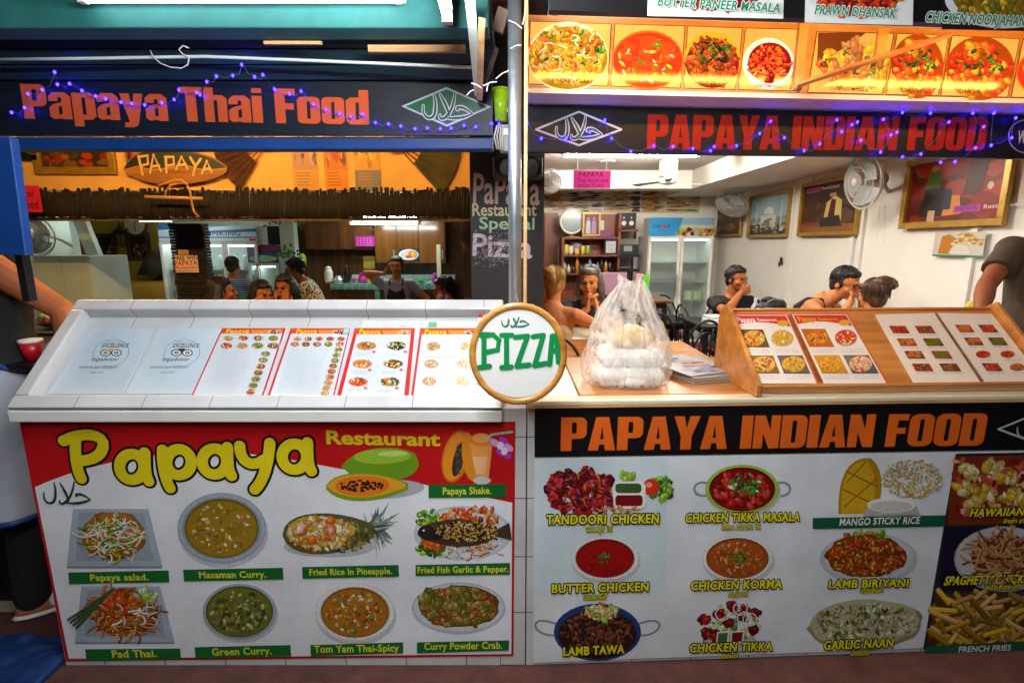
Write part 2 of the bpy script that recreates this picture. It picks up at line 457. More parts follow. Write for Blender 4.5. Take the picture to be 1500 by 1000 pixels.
def rr(x0, y0, x1, y1, r, n=4):
    P = []
    for cx, cy, a0 in ((x1-r, y1-r, 0), (x0+r, y1-r, 90), (x0+r, y0+r, 180), (x1-r, y0+r, 270)):
        for i in range(n+1):
            a = R(a0+90*i/n); P.append((cx+r*math.cos(a), cy+r*math.sin(a)))
    return P
def arc(cx, cy, r, a0, a1, n=5): return [(cx+r*math.cos(R(a0+(a1-a0)*i/n)), cy+r*math.sin(R(a0+(a1-a0)*i/n))) for i in range(n+1)]
s_ = .235
GL = {   # heavy condensed poster capitals: width, list of [outer, holes...]
 'P': (.56, [[[(0, 0), (s_, 0), (s_, .36), (.40, .36)]+arc(.40, .52, .16, -90, 0)+arc(.40, .84, .16, 0, 90)+[(0, 1)], rr(s_, .52, .34, .85, .04)]]),
 'A': (.60, [[[(0, 0), (.22, 0), (.245, .18), (.355, .18), (.38, 0), (.60, 0), (.44, 1), (.16, 1)], [(.262, .34), (.338, .34), (.30, .74)]]]),
 'Y': (.58, [[[(.17, 0), (.41, 0), (.41, .40), (.58, 1), (.355, 1), (.29, .63), (.225, 1), (0, 1), (.17, .40)]]]),
 'I': (.25, [[[(0, 0), (.25, 0), (.25, 1), (0, 1)]]]),
 'N': (.58, [[[(0, 0), (.21, 0), (.21, .46), (.36, 0), (.58, 0), (.58, 1), (.37, 1), (.37, .55), (.23, 1), (0, 1)]]]),
 'D': (.57, [[[(0, 0), (.37, 0)]+arc(.39, .18, .18, -90, 0)+arc(.39, .82, .18, 0, 90)+[(0, 1)], rr(s_, .16, .335, .84, .045)]]),
 'F': (.47, [[[(0, 0), (s_, 0), (s_, .40), (.43, .40), (.43, .58), (s_, .58), (s_, .81), (.47, .81), (.47, 1), (0, 1)]]]),
 'O': (.57, [[rr(0, 0, .57, 1, .20), rr(s_, .16, .335, .84, .045)]]),
 'T': (.52, [[[(.14, 0), (.38, 0), (.38, .81), (.52, .81), (.52, 1), (0, 1), (0, .81), (.14, .81)]]]),
 'a': (.50, [[[(.08, 0), (.27, .03), (.28, 0), (.50, 0), (.50, .66), (.38, .78), (.12, .78), (0, .66), (0, .52), (.21, .52), (.21, .63), (.29, .63), (.29, .50), (.1, .44), (0, .34), (0, .08)], [(.21, .13), (.29, .15), (.29, .40), (.21, .35)]]]),
 'p': (.52, [[[(0, -.2), (.22, -.2), (.22, 0), (.42, 0), (.52, .1), (.52, .68), (.42, .78), (0, .78)], rr(.22, .14, .30, .64, .03)]]),
 'd': (.52, [[[(.10, 0), (.52, 0), (.52, 1), (.30, 1), (.30, .78), (.10, .78), (0, .68), (0, .1)], rr(.22, .14, .30, .64, .03)]]),
 'h': (.52, [[[(0, 0), (.22, 0), (.22, .63), (.30, .63), (.30, 0), (.52, 0), (.52, .68), (.42, .78), (.22, .78), (.22, 1), (0, 1)]]]),
 'i': (.23, [[[(0, 0), (.23, 0), (.23, .78), (0, .78)]], [[(0, .86), (.23, .86), (.23, 1), (0, 1)]]]),
 'o': (.52, [[rr(0, 0, .52, .78, .12), rr(.22, .14, .30, .64, .03)]]),
 'y': (.53, [[[(0, .78), (.215, .78), (.27, .32), (.32, .78), (.53, .78), (.40, .0), (.36, -.14), (.26, -.2), (.06, -.2), (.06, -.06), (.16, -.06), (.17, .0)]]]),
 ' ': (.22, []),
}
def impact(pr, t, bl, br, top, c, gap=.035):
    W = sum(GL[ch][0]+gap for ch in t)-gap
    a, X, h = frame_of(pr, bl, br, top)
    ux = X.normalized(); uy = V((-ux.y, ux.x)); k = X.length/W; x = 0
    for ch in t:
        w, parts = GL[ch]
        for loops in parts:
            pr.tess([[tuple(a+ux*((px+x)*k)+uy*(py*h)) for px, py in l] for l in loops], c)
        x += w+gap

def bez(p0, p1, p2, p3, n=8):
    o = []
    for i in range(n+1):
        t = i/n; u = 1-t
        o.append(tuple(u**3*p0[j]+3*u*u*t*p1[j]+3*u*t*t*p2[j]+t**3*p3[j] for j in (0, 1)))
    return o

def jit(c, rnd, k=.25):
    f = 1+rnd.uniform(-k, k*.8); return tuple(max(0, min(.95, x*f*(1+rnd.uniform(-.07, .07)))) for x in c)

def blobs(pr, cx, cy, rx, ry, n, size, pal, rnd, asp=1.6, edge=1.0, light=True):
    n = int(n*1.6); size *= .8
    for i in range(n):
        a = rnd.uniform(0, 6.283); q = math.sqrt(rnd.random())*edge
        x, y = cx+rx*q*math.cos(a), cy+ry*q*math.sin(a); r = size*rnd.uniform(.5, 1.2)
        c = jit(rnd.choice(pal), rnd); rot = rnd.uniform(0, 3.14)
        pr.ell(x, y, r*asp**.5, r/asp**.5, tuple(v*.6 for v in c), 7, rot, .2, rnd)
        pr.ell(x-r*.08, y-r*.14, r*.85*asp**.5, r*.8/asp**.5, c, 7, rot, .2, rnd)
        if light and r > 1.1: pr.ell(x-r*.2, y-r*.32, r*.42, r*.26, tuple(min(.95, v*1.5+.05) for v in c), 6, rot, .2, rnd)

def strands(pr, cx, cy, rx, ry, n, ln, w, pal, rnd):
    for i in range(n):
        a = rnd.uniform(0, 6.283); q = math.sqrt(rnd.random())*.85
        x, y = cx+rx*q*math.cos(a), cy+ry*q*math.sin(a); t = rnd.uniform(0, 6.283); b = rnd.uniform(-.9, .9)
        P = []
        for j in range(5):
            P.append((x, y)); x += math.cos(t)*ln/4; y += math.sin(t)*ln/4*.7; t += b*.6
        c = jit(rnd.choice(pal), rnd)
        pr.stroke([(p[0]+.4, p[1]+.7) for p in P], w, tuple(v*.4 for v in c), False); pr.stroke(P, w, c, False)

C = {k: S(v) for k, v in dict(white='#dfe0e2', plate='#a9b5c0', rim='#9aa7b2', red='#b41417', dred='#7a0d10', org='#d8691c', dorg='#9a4310', yel='#d9a82a', dyel='#8f6d12',
     grn='#4f8a22', dgrn='#24521a', brn='#6b3a16', dbrn='#2f170b', cream='#e6d3a0', tan='#b98446', pinkw='#e6b9a0', lime='#a5c63a', tom='#d23418', pine='#c79a2c', grey='#8d9499', char='#2a1a14', ltan='#d8a664', meat='#7c3f28', olive='#6d6a1c', wht='#eceae2').items()}
def soup(pr, cx, cy, rx, ry, base, pal, seed, bowl='plate', frac=.82, n=70, handles=False, sz=None, garnish='dgrn', steel=False):
    rnd = random.Random(seed)
    pc = C[bowl]
    if handles:
        for sgn in (-1, 1):
            P = bez((cx+sgn*rx*.92, cy-ry*.25), (cx+sgn*rx*1.42, cy-ry*.45), (cx+sgn*rx*1.42, cy+ry*.4), (cx+sgn*rx*.95, cy+ry*.25))
            pr.stroke(P, rx*.07, C['grey']); 
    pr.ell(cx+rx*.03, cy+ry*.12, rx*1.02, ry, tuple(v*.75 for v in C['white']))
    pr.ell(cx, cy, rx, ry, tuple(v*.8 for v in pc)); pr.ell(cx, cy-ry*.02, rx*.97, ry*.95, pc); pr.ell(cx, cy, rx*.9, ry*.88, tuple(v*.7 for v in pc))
    fx, fy = rx*frac, ry*frac
    pr.ell(cx, cy, fx, fy, tuple(v*.55 for v in base)); pr.ell(cx, cy+fy*.02, fx*.95, fy*.93, base)
    for i in range(26): 
        a = rnd.uniform(0, 6.28); q = rnd.random()**.5*.75
        pr.ell(cx+fx*q*math.cos(a), cy+fy*q*math.sin(a), fx*rnd.uniform(.08, .25), fy*rnd.uniform(.04, .12), jit(base, rnd, .22), 9, rnd.uniform(-.4, .4), .15, rnd)
    blobs(pr, cx, cy, fx*.82, fy*.8, n, sz or rx*.085, pal, rnd)
    if garnish: blobs(pr, cx+fx*.05, cy-fy*.05, fx*.3, fy*.3, 12, rx*.06, [C[garnish], C['grn']], rnd, 2.2)

def heap(pr, cx, cy, rx, ry, pal, seed, n=130, sz=None, asp=1.6, base=None, plate=None, st=0, stp=None, stl=None, stw=1.4):
    rnd = random.Random(seed)
    if plate == 'oval':
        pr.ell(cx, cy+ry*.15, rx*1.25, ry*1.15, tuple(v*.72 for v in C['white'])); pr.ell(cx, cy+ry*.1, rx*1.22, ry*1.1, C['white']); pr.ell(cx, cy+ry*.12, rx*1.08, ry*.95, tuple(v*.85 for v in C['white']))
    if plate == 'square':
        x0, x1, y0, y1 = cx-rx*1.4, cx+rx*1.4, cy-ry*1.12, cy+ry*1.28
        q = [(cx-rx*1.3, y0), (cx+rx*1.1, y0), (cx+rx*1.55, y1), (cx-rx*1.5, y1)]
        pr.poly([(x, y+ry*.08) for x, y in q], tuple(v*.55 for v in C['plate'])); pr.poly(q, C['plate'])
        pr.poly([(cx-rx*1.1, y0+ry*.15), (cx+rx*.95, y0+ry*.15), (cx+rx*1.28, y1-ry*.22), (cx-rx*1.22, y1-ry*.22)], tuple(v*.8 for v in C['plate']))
    if base: pr.ell(cx, cy, rx*1.02, ry*1.02, tuple(v*.6 for v in base), 26, 0, .06, rnd); pr.ell(cx, cy-ry*.03, rx*.95, ry*.93, base, 26, 0, .06, rnd)
    blobs(pr, cx, cy, rx*.95, ry*.95, n, sz or rx*.1, pal, rnd, asp)
    if st: strands(pr, cx, cy, rx, ry, st, stl or rx*.7, stw, stp or pal, rnd)

def halal(pr, f, w, c, c2=None):
    """the word as pen strokes; f maps (0..1, 0..1, y up) to pixel coordinates"""
    segs = [bez((.03, .55), (-.02, .05), (.20, -.12), (.255, .22))+bez((.255, .22), (.28, .5), (.27, .75), (.235, 1.0))[1:],
            bez((.36, .98), (.44, .70), (.52, .42), (.545, .10)),
            bez((.655, 1.05), (.64, .70), (.60, .30), (.46, .06))+bez((.46, .06), (.38, -.04), (.34, .05), (.36, .18))[1:],
            bez((.50, .05), (.62, .02), (.84, .02), (1.0, .22)), bez((1.0, .22), (.90, .34), (.84, .50), (.72, .46))+bez((.72, .46), (.69, .44), (.69, .38), (.72, .36))[1:]]
    for sgs in segs:
        n = len(sgs)
        tp = [.55+.6*math.sin(math.pi*i/(n-1)) for i in range(n)]
        pts = [f(x, y) for x, y in sgs]
        if c2: pr.stroke(pts, w*1.7, c2, True, False, [t+.2 for t in tp])
    for sgs in segs:
        n = len(sgs); tp = [.55+.6*math.sin(math.pi*i/(n-1)) for i in range(n)]
        pr.stroke([f(x, y) for x, y in sgs], w, c, True, False, tp)

def framed(name, pl, corners, label, cat, parent_group=None, fw=.03, fm='gold', depth=.03, mattex=None):
    """picture on a wall plane: corners in pixels (tl, br) -> root Empty, frame mesh, and a Pr to paint on"""
    a, b = pl.loc(*corners[0]), pl.loc(*corners[1])
    x0, x1 = sorted((a[0], b[0])); y0, y1 = sorted((a[1], b[1]))
    m = pl.m @ Matrix.Translation((x0, y0, 0))
    root = empty(name, None, label, cat, parent_group, mtx=m)
    if fw:
        fr = MB()
        for bx in (((x0, y0, .0), (x1, y0+fw, depth)), ((x0, y1-fw, 0), (x1, y1, depth)), ((x0, y0+fw, 0), (x0+fw, y1-fw, depth)), ((x1-fw, y0+fw, 0), (x1, y1-fw, depth))):
            fr.box(*bx, M=pl.m)
        fr.build('frame', M[fm], root, bevel=.004)
    pr = Pr(pl, .004)
    return root, pr, (x0+fw*.8, y0+fw*.8, x1-fw*.8, y1-fw*.8)
# ---------------------------------------------------------------- the setting
def sheet(name, x0, y0, x1, y1, z, m, t=.0):
    o = MB().add([(x0, y0, z), (x1, y0, z), (x1, y1, z), (x0, y1, z)], [(0, 1, 2, 3)]).build(name, M[m])
    return tag(o, kind='structure')
sheet('street', -60, -60, 60, 60, 0, 'street')
sheet('floor', -6.2, 2.05, -.19, 7.6, .012, 'ftile')
fl = MB().box((.15, 2.5, .004), (3.02, 7.65, .12)).build('dining_floor', M['ftile']); tag(fl, kind='structure')

def Y_R(x, yaw=2.45): return 1.76+math.tan(R(yaw))*(x-.05)

# ---- the two restaurant rooms
bl = empty('restaurant_building', (-3.2, 4.6, 0), 'open fronted left restaurant hall with brown kitchen wall and orange header wall', 'restaurant')
def bx(root, name, a, b, m, bev=0):
    return MB().box(a, b).build(name, M[m], root, bevel=bev)
hb, ht = at(300, 279, 4.5).z, 2.75
bx(bl, 'header_wall', (-5.4, 4.5, hb), (-.21, 4.62, ht), 'ochre')
bx(bl, 'back_wall', (at(432, 380, 7.3).x, 7.3, 0), (-.21, 7.42, 2.6), 'cab')
bx(bl, 'fridge_alcove_wall', (at(236, 380, 7.3).x, 7.34, 0), (at(432, 380, 7.3).x-.003, 7.46, 2.6), 'mint')
bx(bl, 'yellow_wall', (at(60, 380, 7.3).x, 7.3, 0), (at(236, 380, 7.3).x-.003, 7.42, 2.6), 'olive')
bx(bl, 'pale_wall', (-6.2, 5.6, 0), (at(103, 340, 5.6).x, 5.7, 2.6), 'mint')
bx(bl, 'side_wall', (-6.3, 2.1, 0), (-6.2, 7.5, 2.75), 'mint')
bx(bl, 'ceiling', (-6.2, 2.45, 2.76), (-.2, 7.5, 2.82), 'slat')
bx(bl, 'kitchen_ceiling', (-6.2, 4.63, 2.3), (-.21, 7.29, 2.36), 'ceil')
px_ = MB()
x = at(410, 350, 6.5).x
bx(bl, 'pillar', (x, 6.5, 0), (at(431, 350, 6.5).x, 6.62, 2.299), 'mint', .006)
for j in range(1, 12):          # board joints in the header wall
    pass

br_ = empty('dining_building', (1.6, 5, 0), 'white painted dining room on the right with pictures along its side wall', 'restaurant')
bx(br_, 'back_wall', (.15, 7.6, .12), (3.0, 7.72, 2.6), 'wall')
bx(br_, 'side_wall', (3.0, 2.2, .12), (3.12, 7.72, 2.75), 'wall')
bx(br_, 'ceiling', (.15, 2.3, 2.53), (3.0, 7.6, 2.6), 'ceil')
bx(br_, 'soffit', (2.2, 2.35, 2.31), (2.997, 7.597, 2.527), 'ceil', .004)
bx(br_, 'cross_beam', (.153, 6.5, 2.31), (2.197, 6.8, 2.527), 'ceil', .004)
for i, y in enumerate((3.35, 4.45, 4.55, 5.6)):
    bx(br_, 'wall_batten', (2.975, y, .13), (2.998, y+.05, 2.3), 'white')
# ---- pillar between the rooms
wl = MB().box((-.205, 2.62, 0), (.15, 7.6, 2.75)).build('partition_wall', M['brown']); tag(wl, 'dark partition wall between the two restaurants behind the steel pole', 'wall')

# ---- left counter
xl, xr, cx1 = -1.775, .052, .012
A = at(8, 597, 1.70); B = at(113, 438, 2.064)
lc = empty('serving_counter', (-.9, 1.9, 0), 'white tiled serving counter with raised sloping menu tray on the left', 'counter')
mb = MB()
prof = [(xl, 1.762, .003), (xl, 1.762, 1.075), (xl, 1.80, 1.09), (xl, 2.055, 1.335), (xl, 2.10, 1.335), (xl, 2.10, .003)]
mb.prism(prof[::-1], (xr-xl-.10, 0, 0)); mb.build('base', M['ttile'], lc)
MB().box((xr-.098, 1.7625, .003), (xr, 2.1, 1.07)).build('end_pillar', M['ttile'], lc, bevel=.003)
su = V((0, B.y-A.y, B.z-A.z)); TL = su.length
tray = Plane((-1.757, A.y, A.z), (1, 0, 0), su)
TW = 1.722
mb = MB()
rw = .052; dep = .05
def tb(mb, x0, y0, z0, x1, y1, z1): mb.box((x0, y0, z0), (x1, y1, z1), M=tray.m)
tr = empty('tray_tmp', None, None, None, mtx=tray.m)
fr = MB(); tb(fr, 0, 0, -.062, TW, rw, 0); tb(fr, 0, TL-rw, -.062, TW, TL, 0); tb(fr, 0, rw, -.062, rw, TL-rw, 0); tb(fr, TW-rw, rw, -.062, TW, TL-rw, 0)
def part_in(frame, mbx, name, m, root, bevel=0):
    """part whose local axes follow a sloped frame, under a thing"""
    o = mbx.build(name, M[m], frame, bevel=bevel)
    o.parent = root
    o.matrix_basis = wmat(root).inverted() @ frame.matrix_basis
    return o
part_in(tr, fr, 'rim', 'stile', lc, .006)
bd = MB(); tb(bd, rw+.001, rw+.001, -.060, TW-rw-.001, TL-rw-.001, -dep); part_in(tr, bd, 'tray_bed', 'stile', lc)
lip = MB(); lip.prism([(-1.757, 1.702, A.z-.012), (-1.757, 1.7045, A.z-.055), (-1.757, 1.775, A.z-.055), (-1.757, 1.775, A.z-.02)], (TW, 0, 0)); lip.build('front_lip', M['white'], lc, bevel=.004)
bpy.data.objects.remove(tr)

# ---- right counter
rc = empty('wooden_counter', (1.2, 2.0, 0), 'right serving counter with varnished wooden top over white tiles', 'counter')
x0, x1 = .056, 2.75
zt = 1.10
base = MB(); base.prism([(x0, Y_R(x0)+.002, .003), (x1, Y_R(x1)+.002, .003), (x1, 2.42, .003), (x0, 2.42, .003)], (0, 0, zt-.03-.003)); base.build('base', M['ttile'], rc)
top = MB(); top.prism([(.25, Y_R(.25)+.055, zt-.029), (x1, Y_R(x1)+.055, zt-.029), (x1, 2.46, zt-.029), (.25, 2.46, zt-.029)], (0, 0, .03)); top.build('worktop', M['oak'], rc, bevel=.003)
ed = MB(); ed.prism([(x0, Y_R(x0)-.012, zt-.019), (x1, Y_R(x1)-.012, zt-.019), (x1, Y_R(x1)+.053, zt-.019), (x0, Y_R(x0)+.053, zt-.019)], (0, 0, .018)); ed.build('edge_strip', M['cream'], rc, bevel=.004)
le = MB(); le.prism([(x0, Y_R(x0)+.0545, zt-.029), (.247, Y_R(.25)+.0545, zt-.029), (.247, 2.46, zt-.029), (x0, 2.46, zt-.029)], (0, 0, .028)); le.build('ledge', M['white'], rc, bevel=.003)
ws = MB(); ws.prism([(x0, Y_R(x0)-.014, zt-.026), (x1, Y_R(x1)-.014, zt-.026), (x1, Y_R(x1)-.002, zt-.026), (x0, Y_R(x0)-.002, zt-.026)], (0, 0, .006)); ws.build('trim', M['ply'], rc)

# ---- steel pole between the counters
pz = at(755, 20, 1.78).z
pl_ = MB().tube([(.012, 1.84, 1.0), (.008, 1.84, 2.62)], .0225, 20).build('steel_pole', M['steel'], None, True); tag(pl_, 'round galvanised steel pole standing between the two counters', 'pole')
ob = MB().box((.040, 1.80, 1.05), (.052, 1.84, 2.55)).build('wooden_batten', M['ply'], bevel=.002); tag(ob, 'thin orange wooden batten fixed beside the steel pole', 'batten')

# ---- left awning and fascia
YF = 2.10
aw = empty('awning', (-1.2, 1.8, 2.2), 'dark teal slatted awning above the left counter sign', 'awning')
zb0, zb1 = at(300, 41, 1.80).z, at(300, 4, 1.80).z
MB().box((-2.6, 1.80, zb0), (-.075, 1.90, zb1+.05)).build('beam', M['teal'], aw, bevel=.004)
MB().box((-2.6, 1.70, zb1+.06), (-.075, 2.6, zb1+.10)).build('roof_sheet', M['slat'], aw)
zs = at(300, 118, 2.1).z
for i in range(6):
    y0 = 2.08-.035*i; z0 = zs+.028+.042*i
    MB().prism([(-2.7, y0, z0-.030), (-2.7, y0+.010, z0-.030), (-2.7, y0-.022, z0+.008), (-2.7, y0-.032, z0+.008)], (2.63, 0, 0)).build('slat', M['slat'], aw)
MB().box((-2.7, 2.10, zs-.004), (-.075, 2.13, zs+.40)).build('back_panel', M['slat'], aw)
p = at(540, 72, 1.93); q = at(682, 76, 1.93)
MB().box((p.x, 1.92, p.z-.012), (q.x, 1.935, p.z+.010)).build('lit_board', M['ply'], aw)
p = at(385, 62, 1.90); q = at(470, 66, 1.90)
MB().box((p.x, 1.905, p.z-.004), (q.x, 1.915, p.z+.006)).build('short_board', M['ply'], aw)
cd = MB().tube([at(-60, 88, 1.95), at(120, 86, 1.95), at(300, 83, 1.95), at(480, 90, 1.95), at(600, 95, 1.95), at(690, 99, 1.95)], .0055, 8).build('conduit_pipe', M['conduit'], None, True); tag(cd, 'thin white conduit pipe running along under the dark awning', 'pipe')
lw = MB().tube([at(*p, 1.94) for p in ((220, 74), (224, 83), (235, 93), (250, 99), (266, 100), (275, 95), (277, 84), (268, 80), (262, 73), (268, 67), (277, 71))], .0022, 6).build('loose_wire', M['wirew'], None, True); tag(lw, 'loose pale wire loop hanging from the white conduit pipe', 'wire')

fa = empty('fascia_sign', (at(360, 160, YF).x, YF, at(360, 195, YF).z), 'dark navy vinyl fascia sign lettered Papaya Thai Food in orange', 'sign')
pz0, pz1 = at(360, 198, YF).z, at(360, 119, YF).z
MB().box((-2.35, YF, pz0), (at(721, 160, YF).x, YF+.02, pz1)).build('panel', M['navy'], fa)
pl = Plane((-2, YF-.001, pz0), (1, 0, 0), (0, 0, 1)); pr = Pr(pl, .0015)
impact(pr, 'Papaya Thai Food', (37, 174), (541, 183), 124, S('#c9542a'))
pr.build('lettering', fa)
pr = Pr(pl, .0015)
D = [(588, 156), (654, 128), (720, 157), (655, 186)]
pr.poly(D, S('#c4cbd2')); c_ = (654, 157)
pr.poly([(c_[0]+(x-c_[0])*.91, c_[1]+(y-c_[1])*.89) for x, y in D], S('#0d6236'))
halal(pr, lambda x, y: (618+x*74, 175-y*37), 3.0, S('#0b4527'), S('#d5dade'))
pr.build('emblem', fa)
bb = MB().box((-2.4, YF+.022, at(360, 219, YF+.02).z), (at(722, 208, YF+.02).x, YF+.09, pz0-.001)).build('blue_rail', M['blue'], None, bevel=.006); tag(bb, 'bright blue painted rail under the left dark sign', 'rail')

bp = MB().prism([(at(-90, 290, 1.62).x, 1.62, at(20, 372, 1.62).z), (at(37, 372, 1.62).x, 1.62, at(20, 374, 1.62).z), (at(14, 200, 1.62).x, 1.62, at(14, 200, 1.62).z), (at(-90, 290, 1.62).x, 1.62, at(14, 200, 1.62).z)], (0, .03, 0)).build('blue_side_panel', M['blue'], None, bevel=.003); tag(bp, 'blue painted side panel hanging at the far left edge', 'panel')
be = MB().box((at(24, 290, 1.75).x-.012, 1.72, at(24, 440, 1.75).z), (at(24, 290, 1.75).x+.012, 1.75, at(20, 205, 1.72).z)).build('dark_post', M['dark'], None); tag(be, 'slim dark post beside the blue side panel', 'post')

# ---- right fascia: menu board on top, light boxes, black sign
U = 4.2
def Y_U(x, y0): return y0+math.tan(R(U))*(x-.05)
def yawplane(y0, z, u=U, x=.05): return Plane((x, y0, z), (math.cos(R(u)), math.sin(R(u)), 0), (0, 0, 1))
def yawbox(mb, x0, x1, y0, d, z0, z1, u=U):
    t = math.tan(R(u))
    return mb.prism([(x0, y0+t*(x0-.05), z0), (x1, y0+t*(x1-.05), z0), (x1, y0+d+t*(x1-.05), z0), (x0, y0+d+t*(x0-.05), z0)], (0, 0, z1-z0))
YB = 2.0
zb, zt_ = at(780, 127, YB).z, at(790, 31, YB).z
XB0 = .062
sg = empty('hanging_sign', (1.2, 2.2, 2.0), 'black sign lettered PAPAYA INDIAN FOOD in red hung with blue lights', 'sign')
yS = 2.15
z0 = at(772, 223, yS).z; z1 = at(772, 154, yS).z
yawbox(MB(), .055, 2.6, yS, .03, z0, z1).build('panel', M['black'], sg, bevel=.002)
pl = yawplane(yS-.001, z0); pr = Pr(pl, .0012)
impact(pr, 'PAPAYA INDIAN FOOD', (947, 219), (1441, 221), 168, S('#9c2210')); pr.build('lettering', sg)
pr = Pr(pl, .0012); cw = S('#c9c4cf')
D = [(785, 190), (848, 164), (910, 190), (848, 213)]
for i in range(4): pr.stroke([D[i-1], D[i]], 2.8, cw)
halal(pr, lambda x, y: (813+x*68, 204-y*31), 3.0, S('#1d6a4a'), cw); pr.build('emblem', sg)
pr = Pr(pl, .0012); pr.ell(1503, 200, 27, 25, S('#8d86c0')); pr.ell(1503, 200, 25, 23, S('#1c1646')); txt(pr, 'W', (1489, 210), (1502, 210), 192, cw); txt(pr, 'ELCOME', (1503, 210), (1560, 210), 192, cw); pr.build('round_badge', sg)
sf = yawbox(MB(), .055, 2.6, YB+.002, .18, zb-.020, zb-.003).build('soffit_board', M['white']); tag(sf, 'pale soffit board under the row of lit food pictures', 'board')

yT = 1.52
tpb = empty('top_menu_board', (1.2, yT, 2.3), 'black overhead menu board with green dish names at the top right', 'menu board')
zt0 = at(790, 14, yT).z
yawbox(MB(), .10, 2.3, yT, .03, zt0, zt0+.5).build('panel', M['black'], tpb)
pl = yawplane(yT-.001, zt0)
pr = Pr(pl, .001)
for x0, x1, yb, sd in ((948, 1147, 24, 5), (1178, 1336, 34, 6), (1378, 1560, 44, 7)):
    pr.poly([(x0, yb), (x1, yb+4), (x1+2, -60), (x0+2, -60)], C['wht'] if sd != 7 else C['char'])
    rnd = random.Random(sd); cx = (x0+x1)/2
    pr.ell(cx, yb-45, (x1-x0)*.48, 44, C['white']); pr.ell(cx, yb-50, (x1-x0)*.42, 42, C['dred' if sd != 7 else 'dyel'])
    blobs(pr, cx, yb-45, (x1-x0)*.4, 38, 90, 7, [C['tom'], C['dred'], C['org']] if sd != 7 else [C['yel'], C['dyel'], C['olive']], rnd)
pr.build('dish_picture', tpb)
pr = Pr(pl, .006); g = S('#1b8a63')
for t, a, b, tp in (('BUTTER PANEER MASALA', (962, 10), (1140, 20), -3), ('PRAWN DHANSAK', (1191, 22), (1309, 28), 9), ('CHICKEN NOORJAHAN', (1352, 33), (1497, 40), 19)):
    txt(pr, t, a, b, tp, g, .022, 1.05, .15, C['wht'], .02); pr.build('lettering', tpb); pr = Pr(pl, .006)

def light_box(xa, xb, panels, label, seed):
    """panels: list of (tl, tr, br, bl pixel corners, kind)"""
    r = empty('light_box', (at((xa+xb)/2, 90, YB).x, YB, zb), label, 'light box', 'lit food picture boxes')
    t = math.tan(R(U))
    X0 = hit(xa, 128, V((.05, YB, 0)), V((math.sin(R(U)), -math.cos(R(U)), 0))).x
    X1 = hit(xb, 138, V((.05, YB, 0)), V((math.sin(R(U)), -math.cos(R(U)), 0))).x
    yawbox(MB(), X0, X1, YB, .11, zb-.002, zt_+.02).build('case', M['ply'], r)
    pl = yawplane(YB-.001, zb)
    for k, (q, kind) in enumerate(panels):
        pr = Pr(pl, .001); w = S('#e3ac58')
        pr.poly(q, C['brn'])
        cx = sum(p[0] for p in q)/4; cy = sum(p[1] for p in q)/4
        sh = lambda f: [(cx+(x-cx)*f, cy+(y-cy)*f) for x, y in q]
        pr.poly(sh(.975), w); 
        kind(pr, cx, cy+2, (q[1][0]-q[0][0])/2*1.04, (q[3][1]-q[0][1])/2*1.10, sh(.955))
        rnd = random.Random(seed+k)
        a = q[3]; b = q[2]
        txt(pr, rnd.choice(['VEG BIRIYANI', 'CHICKEN CURRY', 'TANDOORI ROTI', 'CHICKEN MASALA']), (a[0]+(b[0]-a[0])*.3, a[1]-4), (a[0]+(b[0]-a[0])*.8, b[1]-4), a[1]-9, C['dbrn'], .01)
        pr.build('dish_picture', r, 'box')
    return r
def k_rice(pr, cx, cy, w, h, q):
    rnd = random.Random(3); pr.ell(cx-2, cy+2, w*.95, h*1.0, C['cream']); pr.ell(cx-2, cy+4, w*.93, h*.9, C['dyel'])
    blobs(pr, cx-2, cy+0, w*.88, h*.82, 210, 5.5, [C['yel'], C['pine'], C['org'], C['ltan']], rnd, 2.0); blobs(pr, cx-2, cy-5, w*.85, h*.75, 34, 5, [C['grn'], C['olive'], C['dgrn'], C['tom']], rnd, 1.8)
    strands(pr, cx, cy, w*.8, h*.75, 60, 16, 1.5, [C['yel'], C['cream'], C['org']], rnd)
def k_soup(pr, cx, cy, w, h, q):
    rnd = random.Random(8); pr.ell(cx, cy+4, w*.97, h*.86, C['org']); pr.ell(cx, cy+4, w*.93, h*.8, C['tom'])
    for i in range(40): a = rnd.uniform(0, 6.28); k = rnd.random()**.5*.8; pr.ell(cx+w*.9*k*math.cos(a), cy+4+h*.8*k*math.sin(a), rnd.uniform(4, 14), rnd.uniform(2, 6), jit(S('#cf4a16'), rnd, .2), 9, rnd.uniform(-.5, .5), .2, rnd)
    blobs(pr, cx, cy+4, w*.8, h*.65, 30, 4.5, [C['grn'], C['lime'], C['org'], C['pinkw'], C['tom']], rnd, 2.4)
def k_meat(pr, cx, cy, w, h, q):
    rnd = random.Random(11); pr.ell(cx, cy-3, w*.96, h*.75, C['yel']); pr.ell(cx, cy+6, w*.93, h*.72, C['dred'])
    blobs(pr, cx, cy+4, w*.9, h*.7, 120, 6, [C['tom'], C['dorg'], C['meat'], C['brn'], C['org']], rnd, 2.0); blobs(pr, cx, cy-10, w*.6, h*.3, 16, 6, [C['dgrn'], C['char'], C['olive']], rnd, 2.6)
def k_red(pr, cx, cy, w, h, q):
    rnd = random.Random(13); pr.ell(cx, cy+4, w*.92, h*.75, C['white']); pr.ell(cx+2, cy+3, w*.78, h*.6, C['dred'])
    strands(pr, cx, cy+4, w*.7, h*.5, 70, 14, 2.2, [C['tom'], C['red'], C['org'], C['ltan']], rnd); blobs(pr, cx, cy+3, w*.65, h*.48, 60, 4, [C['tom'], C['dred'], C['org']], rnd)
